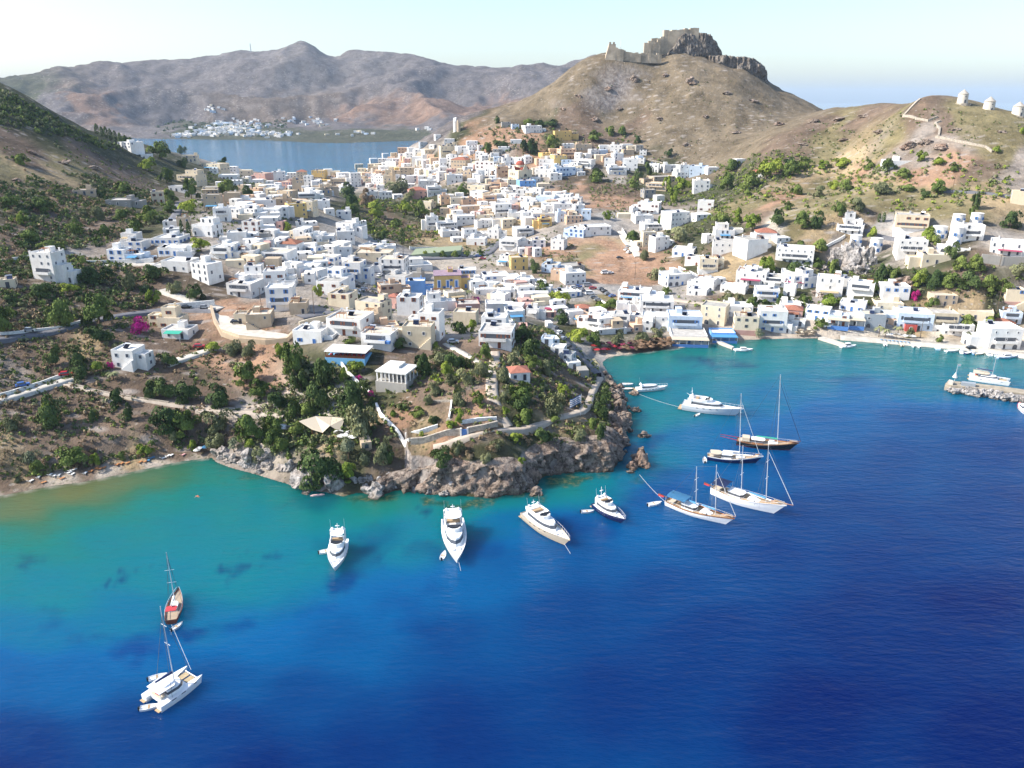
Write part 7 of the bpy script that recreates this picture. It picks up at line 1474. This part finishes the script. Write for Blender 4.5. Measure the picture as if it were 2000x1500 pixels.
# ---------------------------------------------------------------- parasols, loungers, cars
def parasol_proto(cl, r, h, flat=False, n=8):
    g = empty('parasol', (0, 0, 0)); b = MB(); b.tube((0, 0, -.2), (0, 0, h), .04, .04, WOOD, 5); b.link('pole', g)
    b = MB(); ring = [(r*math.cos(2*math.pi*i/n), r*math.sin(2*math.pi*i/n), h-.45) for i in range(n)]; b.add(ring+[(0, 0, h+.1)], [(i, (i+1) % n, n) for i in range(n)]+[((i+1) % n, i, n) for i in range(n)], cl); b.link('canopy', g); return g
def copy_tree(o, parent=None):
    c = o.copy(); col.objects.link(c); c.parent = parent
    for ch in list(o.children): copy_tree(ch, c)
    return c
PAR = {}
def parasol(u, v, cl, r=1.6, h=2.2, words='straw parasol'):
    key = (cl, r)
    P = at(u, v)
    if key not in PAR: PAR[key] = o = parasol_proto(CLOTH[cl], r, h)
    else: o = copy_tree(PAR[key])
    o.location = P; o.rotation_euler.z = random.uniform(0, 1); o['category'] = 'parasol'; o['group'] = 'beach parasols'
    kk, d = place_label(words, u, v); LBLQ.append((o, kk, d))
random.seed(21)
for i in range(76):
    t = i/75; u = 1172+t*138+random.uniform(-3, 3); v = 691-t*13-random.choice((0, 4, 8, 12))-random.uniform(0, 3)+ (3 if t > .3 else 0)
    parasol(u, v, 'k' if t > .45 or random.random() < .3 else 'm' if random.random() < .7 else 'r', words='brown straw parasol' if t > .45 else 'dark red parasol')
for u, v in [(1558,657),(1567,657),(1577,656),(1588,656),(1563,652),(1581,651)]: parasol(u, v, 'd', 1.6, 2.4, 'cream parasol')
for u, v in [(552,842),(560,846),(668,862),(678,860),(690,864),(662,855),(684,856)]: parasol(u, v, 'w', 1.5, 2.3, 'white parasol')
for u, v, c_ in [(386,888,'w'),(402,882,'b'),(390,884,'w')]: parasol(u, v, c_, 1.1, 2.0, {'w': 'white parasol', 'b': 'blue parasol'}[c_]+' on the left beach')
for u, v in [(1735,661),(1750,662),(1764,664),(1779,665)]: parasol(u, v, 'w', 1.9, 2.6, 'white canvas parasol on the quay')
for u, v in [(1160,682),(1165,690)]: parasol(u, v, 'r', 1.6, 2.2, 'bright red parasol')
def lounger_proto(cl):
    g = empty('sun_lounger', (0, 0, 0)); b = MB(); b.box(-.32, .32, -.95, .4, .28, .36, cl); b.link('seat', g)
    b = MB(); b.add([(-.32, .4, .3), (.32, .4, .3), (.32, .95, .75), (-.32, .95, .75), (-.32, .4, .36), (.32, .4, .36), (.32, .93, .81), (-.32, .93, .81)], [(3, 2, 1, 0), (4, 5, 6, 7), (0, 1, 5, 4), (2, 3, 7, 6), (1, 2, 6, 5), (3, 0, 4, 7)], cl); b.link('backrest', g)
    for x in (-.27, .27):
        for y in (-.8, .35): b = MB(); b.box(x-.03, x+.03, y-.03, y+.03, -.1, .28, cl); b.link('leg', g)
    return g
LP = {}
for (u, v, c_) in [(98,929,'w'),(106,931,'w'),(115,930,'w'),(134,925,'w'),(139,921,'w'),(144,919,'w'),(141,928,'w'),(166,926,'w'),(60,941,'w'),(75,934,'w'),(178,922,'o'),(190,916,'o'),(196,917,'o'),(204,915,'o'),(229,909,'o'),(237,907,'o'),(248,906,'o'),(273,904,'o'),(283,903,'o'),(290,901,'b'),(296,896,'b'),(319,896,'w'),(328,892,'w'),(334,891,'w'),(357,890,'p'),(430,882,'r'),(120,936,'o'),(84,944,'o')]:
    mt = {'w': GEL, 'o': simple('orange_lounger', (.45, .20, .08), .8), 'b': CLOTH['b'], 'p': simple('pink_lounger', (.55, .3, .3), .8), 'r': REDP}[c_] if c_ not in LP else None
    if c_ not in LP: LP[c_] = o = lounger_proto(mt)
    else: o = copy_tree(LP[c_])
    o.location = at(u, v); o.rotation_euler.z = R(random.uniform(-30, 30)+160); o['category'] = 'sun lounger'; o['group'] = 'sun loungers on the left beach'
    kk, d = place_label({'w': 'white', 'o': 'orange-brown', 'b': 'blue', 'p': 'pink', 'r': 'red'}[c_]+' sun lounger', u, v)
    LBLQ.append((o, (kk[0], 'along', 'the left beach, counted from the photo edge'), u))
for i in range(16):
    u = 1722+(i % 8)*7.5; v = 665+(i // 8)*3.2+(i % 8)*.7
    if 'b' in LP: o = copy_tree(LP['b']); o.location = at(u, v); o.rotation_euler.z = R(180); o['category'] = 'sun lounger'; o['group'] = 'blue sun loungers on the quay'; o['label'] = f"{ORD[i % 8] or 'first '}blue sun lounger from the left in the {'back' if i < 8 else 'front'} row on the quay"
def car_proto(mat, van=False):
    g = empty('parked_van' if van else 'parked_car', (0, 0, 0)); L_, W_ = (4.8, 1.9) if van else (4.1, 1.7); h1, h2 = (1.3, 2.1) if van else (.85, 1.42)
    b = MB(); b.prism([(-L_/2, -W_/2), (L_/2*.8, -W_/2), (L_/2, -W_/2*.75), (L_/2, W_/2*.75), (L_/2*.8, W_/2), (-L_/2, W_/2)], .3, h1, mat, top=[(-L_/2*.98, -W_/2*.94), (L_/2*.76, -W_/2*.94), (L_/2*.93, -W_/2*.7), (L_/2*.93, W_/2*.7), (L_/2*.76, W_/2*.94), (-L_/2*.98, W_/2*.94)]); b.link('body', g)
    x0, x1 = (-L_*.48, L_*.30) if van else (-L_*.40, L_*.22)
    b = MB(); b.prism([(x0, -W_*.46), (x1, -W_*.46), (x1, W_*.46), (x0, W_*.46)], h1+.003, h2-.06, GLASS, top=[(x0+.25, -W_*.39), (x1-.5, -W_*.39), (x1-.5, W_*.39), (x0+.25, W_*.39)]); b.link('windows', g)
    b = MB(); b.box(x0+.22, x1-.47, -W_*.4, W_*.4, h2-.057, h2, mat); b.link('roof', g)
    for x in (-L_*.31, L_*.31):
        for y in (-W_/2, W_/2): b = MB(); b.tube((x, y-.1, .32), (x, y+.1, .32), .32, .32, BLK, 10); b.link('wheel', g)
    return g
CM = dict(w=(GEL, 'white'), s=(simple('silver_paint', (.5, .52, .55), .25, .5, .5), 'silver'), b=(simple('car_blue', (.05, .12, .35), .25), 'blue'), k=(BLK, 'black'), r=(REDP, 'red'), g=(simple('car_grey', (.18, .2, .22), .25), 'dark grey'))
CP_ = {}
for (u, v, c_, rot, van) in [(1121,563,'w',10,0),(1130,562,'b',10,0),(1137,568,'s',60,0),(1128,569,'g',60,0),(1152,576,'w',8,1),(1160,583,'g',8,0),(1168,588,'s',8,0),(1180,571,'k',40,0),(1186,576,'g',40,0),(1196,580,'b',30,0),(1173,566,'g',40,0),(1158,565,'r',5,0),(1148,560,'s',5,1),(1182,535,'w',20,1),(1192,535,'w',20,0),(1226,484,'s',60,0),(1222,490,'w',60,0),(1228,495,'w',50,0),(1210,506,'k',10,0),
      (717,570,'s',60,0),(711,569,'w',20,0),(697,573,'s',15,0),(694,580,'s',15,0),(742,541,'w',70,0),(716,562,'g',80,0),(695,565,'k',15,1),(390,682,'r',10,0),(130,736,'r',20,0),(46,758,'b',35,0),(365,604,'k',4,0),(400,604,'s',4,0),(462,634,'k',8,0),(60,650,'s',8,0),(855,500,'g',3,0),(908,503,'k',3,0),(922,503,'g',3,0),(934,502,'b',3,0),(943,507,'r',3,0),(1896,683,'k',5,0),(1617,641,'w',10,1),(1630,640,'s',10,0),(885,671,'s',5,0),(762,610,'k',5,0),(1092,655,'w',60,0),(1100,668,'s',60,0),(1110,684,'k',60,0),(1084,645,'g',60,0),(1250,579,'s',30,0),(1300,585,'w',5,0)]:
    key = (c_, van)
    if key not in CP_: CP_[key] = o = car_proto(CM[c_][0], van)
    else: o = copy_tree(CP_[key])
    P = at(u, v); o.location = (P.x, P.y, max(ground(P.x+a, P.y+b_) for a in (-1.5, 0, 1.5) for b_ in (-1.5, 0, 1.5))+.14); o.rotation_euler.z = R(rot); o['category'] = 'van' if van else 'car'; o['group'] = 'cars parked in the town'
    kk, d = place_label(f"{CM[c_][1]} parked {'van' if van else 'car'}", u, v); LBLQ.append((o, kk, d))
# flag on the headland
P = at(1134, 812); g = empty('flag_pole', P); tag(g, 'tall pole flying a blue and white striped flag at the headland bend', 'flag'); b = MB(); b.tube((0, 0, -1), (0, 0, 7.2), .07, .05, ALU, 6); b.link('pole', g)
for i in range(9):
    b = MB(); z = 6.9-i*.3; n = 6
    for j in range(n):
        x0, x1 = -.1-j*.55, -.1-(j+1)*.55; y0, y1 = .25*math.sin(j*1.1), .25*math.sin((j+1)*1.1); dz0, dz1 = -j*.28, -(j+1)*.28
        b.add([(x0, y0, z-.3+dz0), (x1, y1, z-.3+dz1), (x1, y1, z+dz1), (x0, y0, z+dz0)], [(0, 1, 2, 3), (3, 2, 1, 0)], CLOTH['w'] if i % 2 else SHUT['b'])
    b.link('flag_stripe', g)
b = MB(); b.box(-1.5, -.1, -.05, .35, 5.2, 6.9, SHUT['b']); 
# poles
for (u, v, h, lb) in [(372,595,9,'wooden pylon above the road by the cream house'),(511,605,9,'slim pole in front of the dry patch among white houses'),(614,615,10,'street pole below the street bend'),(615,500,8,'slim pole above the blue-door house'),(788,500,11,'pole at the corner of the sports ground'),(1240,545,10,'pole at the foot of the brown field'),(1860,375,9,'pole on the upper right road'),(1690,500,9,'pole by the round tower'),(1952,520,9,'pole before the far right retaining wall'),(1946,612,14,'tall white pole right of the tan house'),(1797,660,8,'lamp post on the quay by the straw roof'),(1278,655,9,'pole by the harbour trees')]:
    P = at(u, v); g = empty('utility_pole', P); tag(g, lb, 'pole', 'utility poles'); b = MB(); b.tube((0, 0, -1), (0, 0, h), .14, .09, BARK, 6); b.link('post', g); b = MB(); b.tube((-.7, 0, h*.93), (.7, 0, h*.93), .05, .05, BARK, 4); b.link('cross_arm', g)
# blue gate in the headland garden wall
P = at(907, 850); b = MB(); b.box(-.7, .7, -.08, .08, -.2, 1.8, SHUT['b']); g = empty('garden_gate', P, R(8)); tag(g, 'small blue gate between white posts in the headland wall', 'gate'); b.link('door_leaf', g)
for x in (-.95, .95): b = MB(); b.box(x-.2, x+.2, -.25, .25, -1, 2.2, WALL['w']); b.link('gate_post', g)
for (o, u, v, w) in ROCKQ:
    sz = 'huge' if w > 40 else 'large' if w > 22 else 'mid-sized' if w > 14 else 'small'
    lm = [(650,960,'the overhanging slab rock by the cove'),(735,972,'the cove of loose boulders'),(960,960,'the foot of the sea cliff'),(1215,830,'the dark rocks at the headland tip'),(1250,905,'the rock islet off the headland'),(485,905,'the rocks at the end of the left beach'),(1243,790,'the boats below the coast path'),(1660,520,'the white tower house'),(1700,560,'the hillside below the tower villas'),(1930,765,'the breakwater'),(1600,600,'the harbour lane'),(1240,160,'the castle walls'),(1352,166,'the castle crag'),(1300,240,'the middle of the castle hill'),(1130,200,'the left shoulder of the castle hill'),(1480,220,'the right flank of the castle hill'),(1640,240,'the saddle between castle hill and windmills'),(1810,288,'the zigzag wall'),(1910,258,'the windmill ridge'),(100,325,'the left hillside'),(1350,430,'the hillside lane')]
    k = min(lm, key=lambda l: (l[0]-u)**2+(l[1]-v)**2); dx, dy = u-k[0], v-k[1]
    wh = 'at' if math.hypot(dx, dy) < 10 else ('right of' if abs(dx) > abs(dy) and dx > 0 else 'left of' if abs(dx) > abs(dy) else 'below' if dy > 0 else 'above')
    o['category'] = 'boulder'; o['group'] = 'boulders along the shore and slopes'; LBLQ.append((o, (f'{sz} grey boulder', wh, k[2]), math.hypot(dx, dy)))
flush_labels()
# ---------------------------------------------------------------- haze: one closed box round the scene
bm = bmesh.new(); bmesh.ops.create_cube(bm, size=1)
me = bpy.data.meshes.new('haze'); bm.to_mesh(me); bm.free()
hz = link('haze', me, loc=(0, 12000, 188)); hz.scale = (66000, 25000, 416)
m = bpy.data.materials.new('haze'); m.use_nodes = True; nt = m.node_tree; nt.nodes.clear()
out = nt.nodes.new('ShaderNodeOutputMaterial'); pv = nt.nodes.new('ShaderNodeVolumePrincipled')
pv.inputs['Color'].default_value = (.58, .76, 1, 1); pv.inputs['Density'].default_value = HAZE; pv.inputs['Anisotropy'].default_value = .0
nt.links.new(pv.outputs[0], out.inputs['Volume'])
me.materials.append(m); tag(hz, kind='stuff')
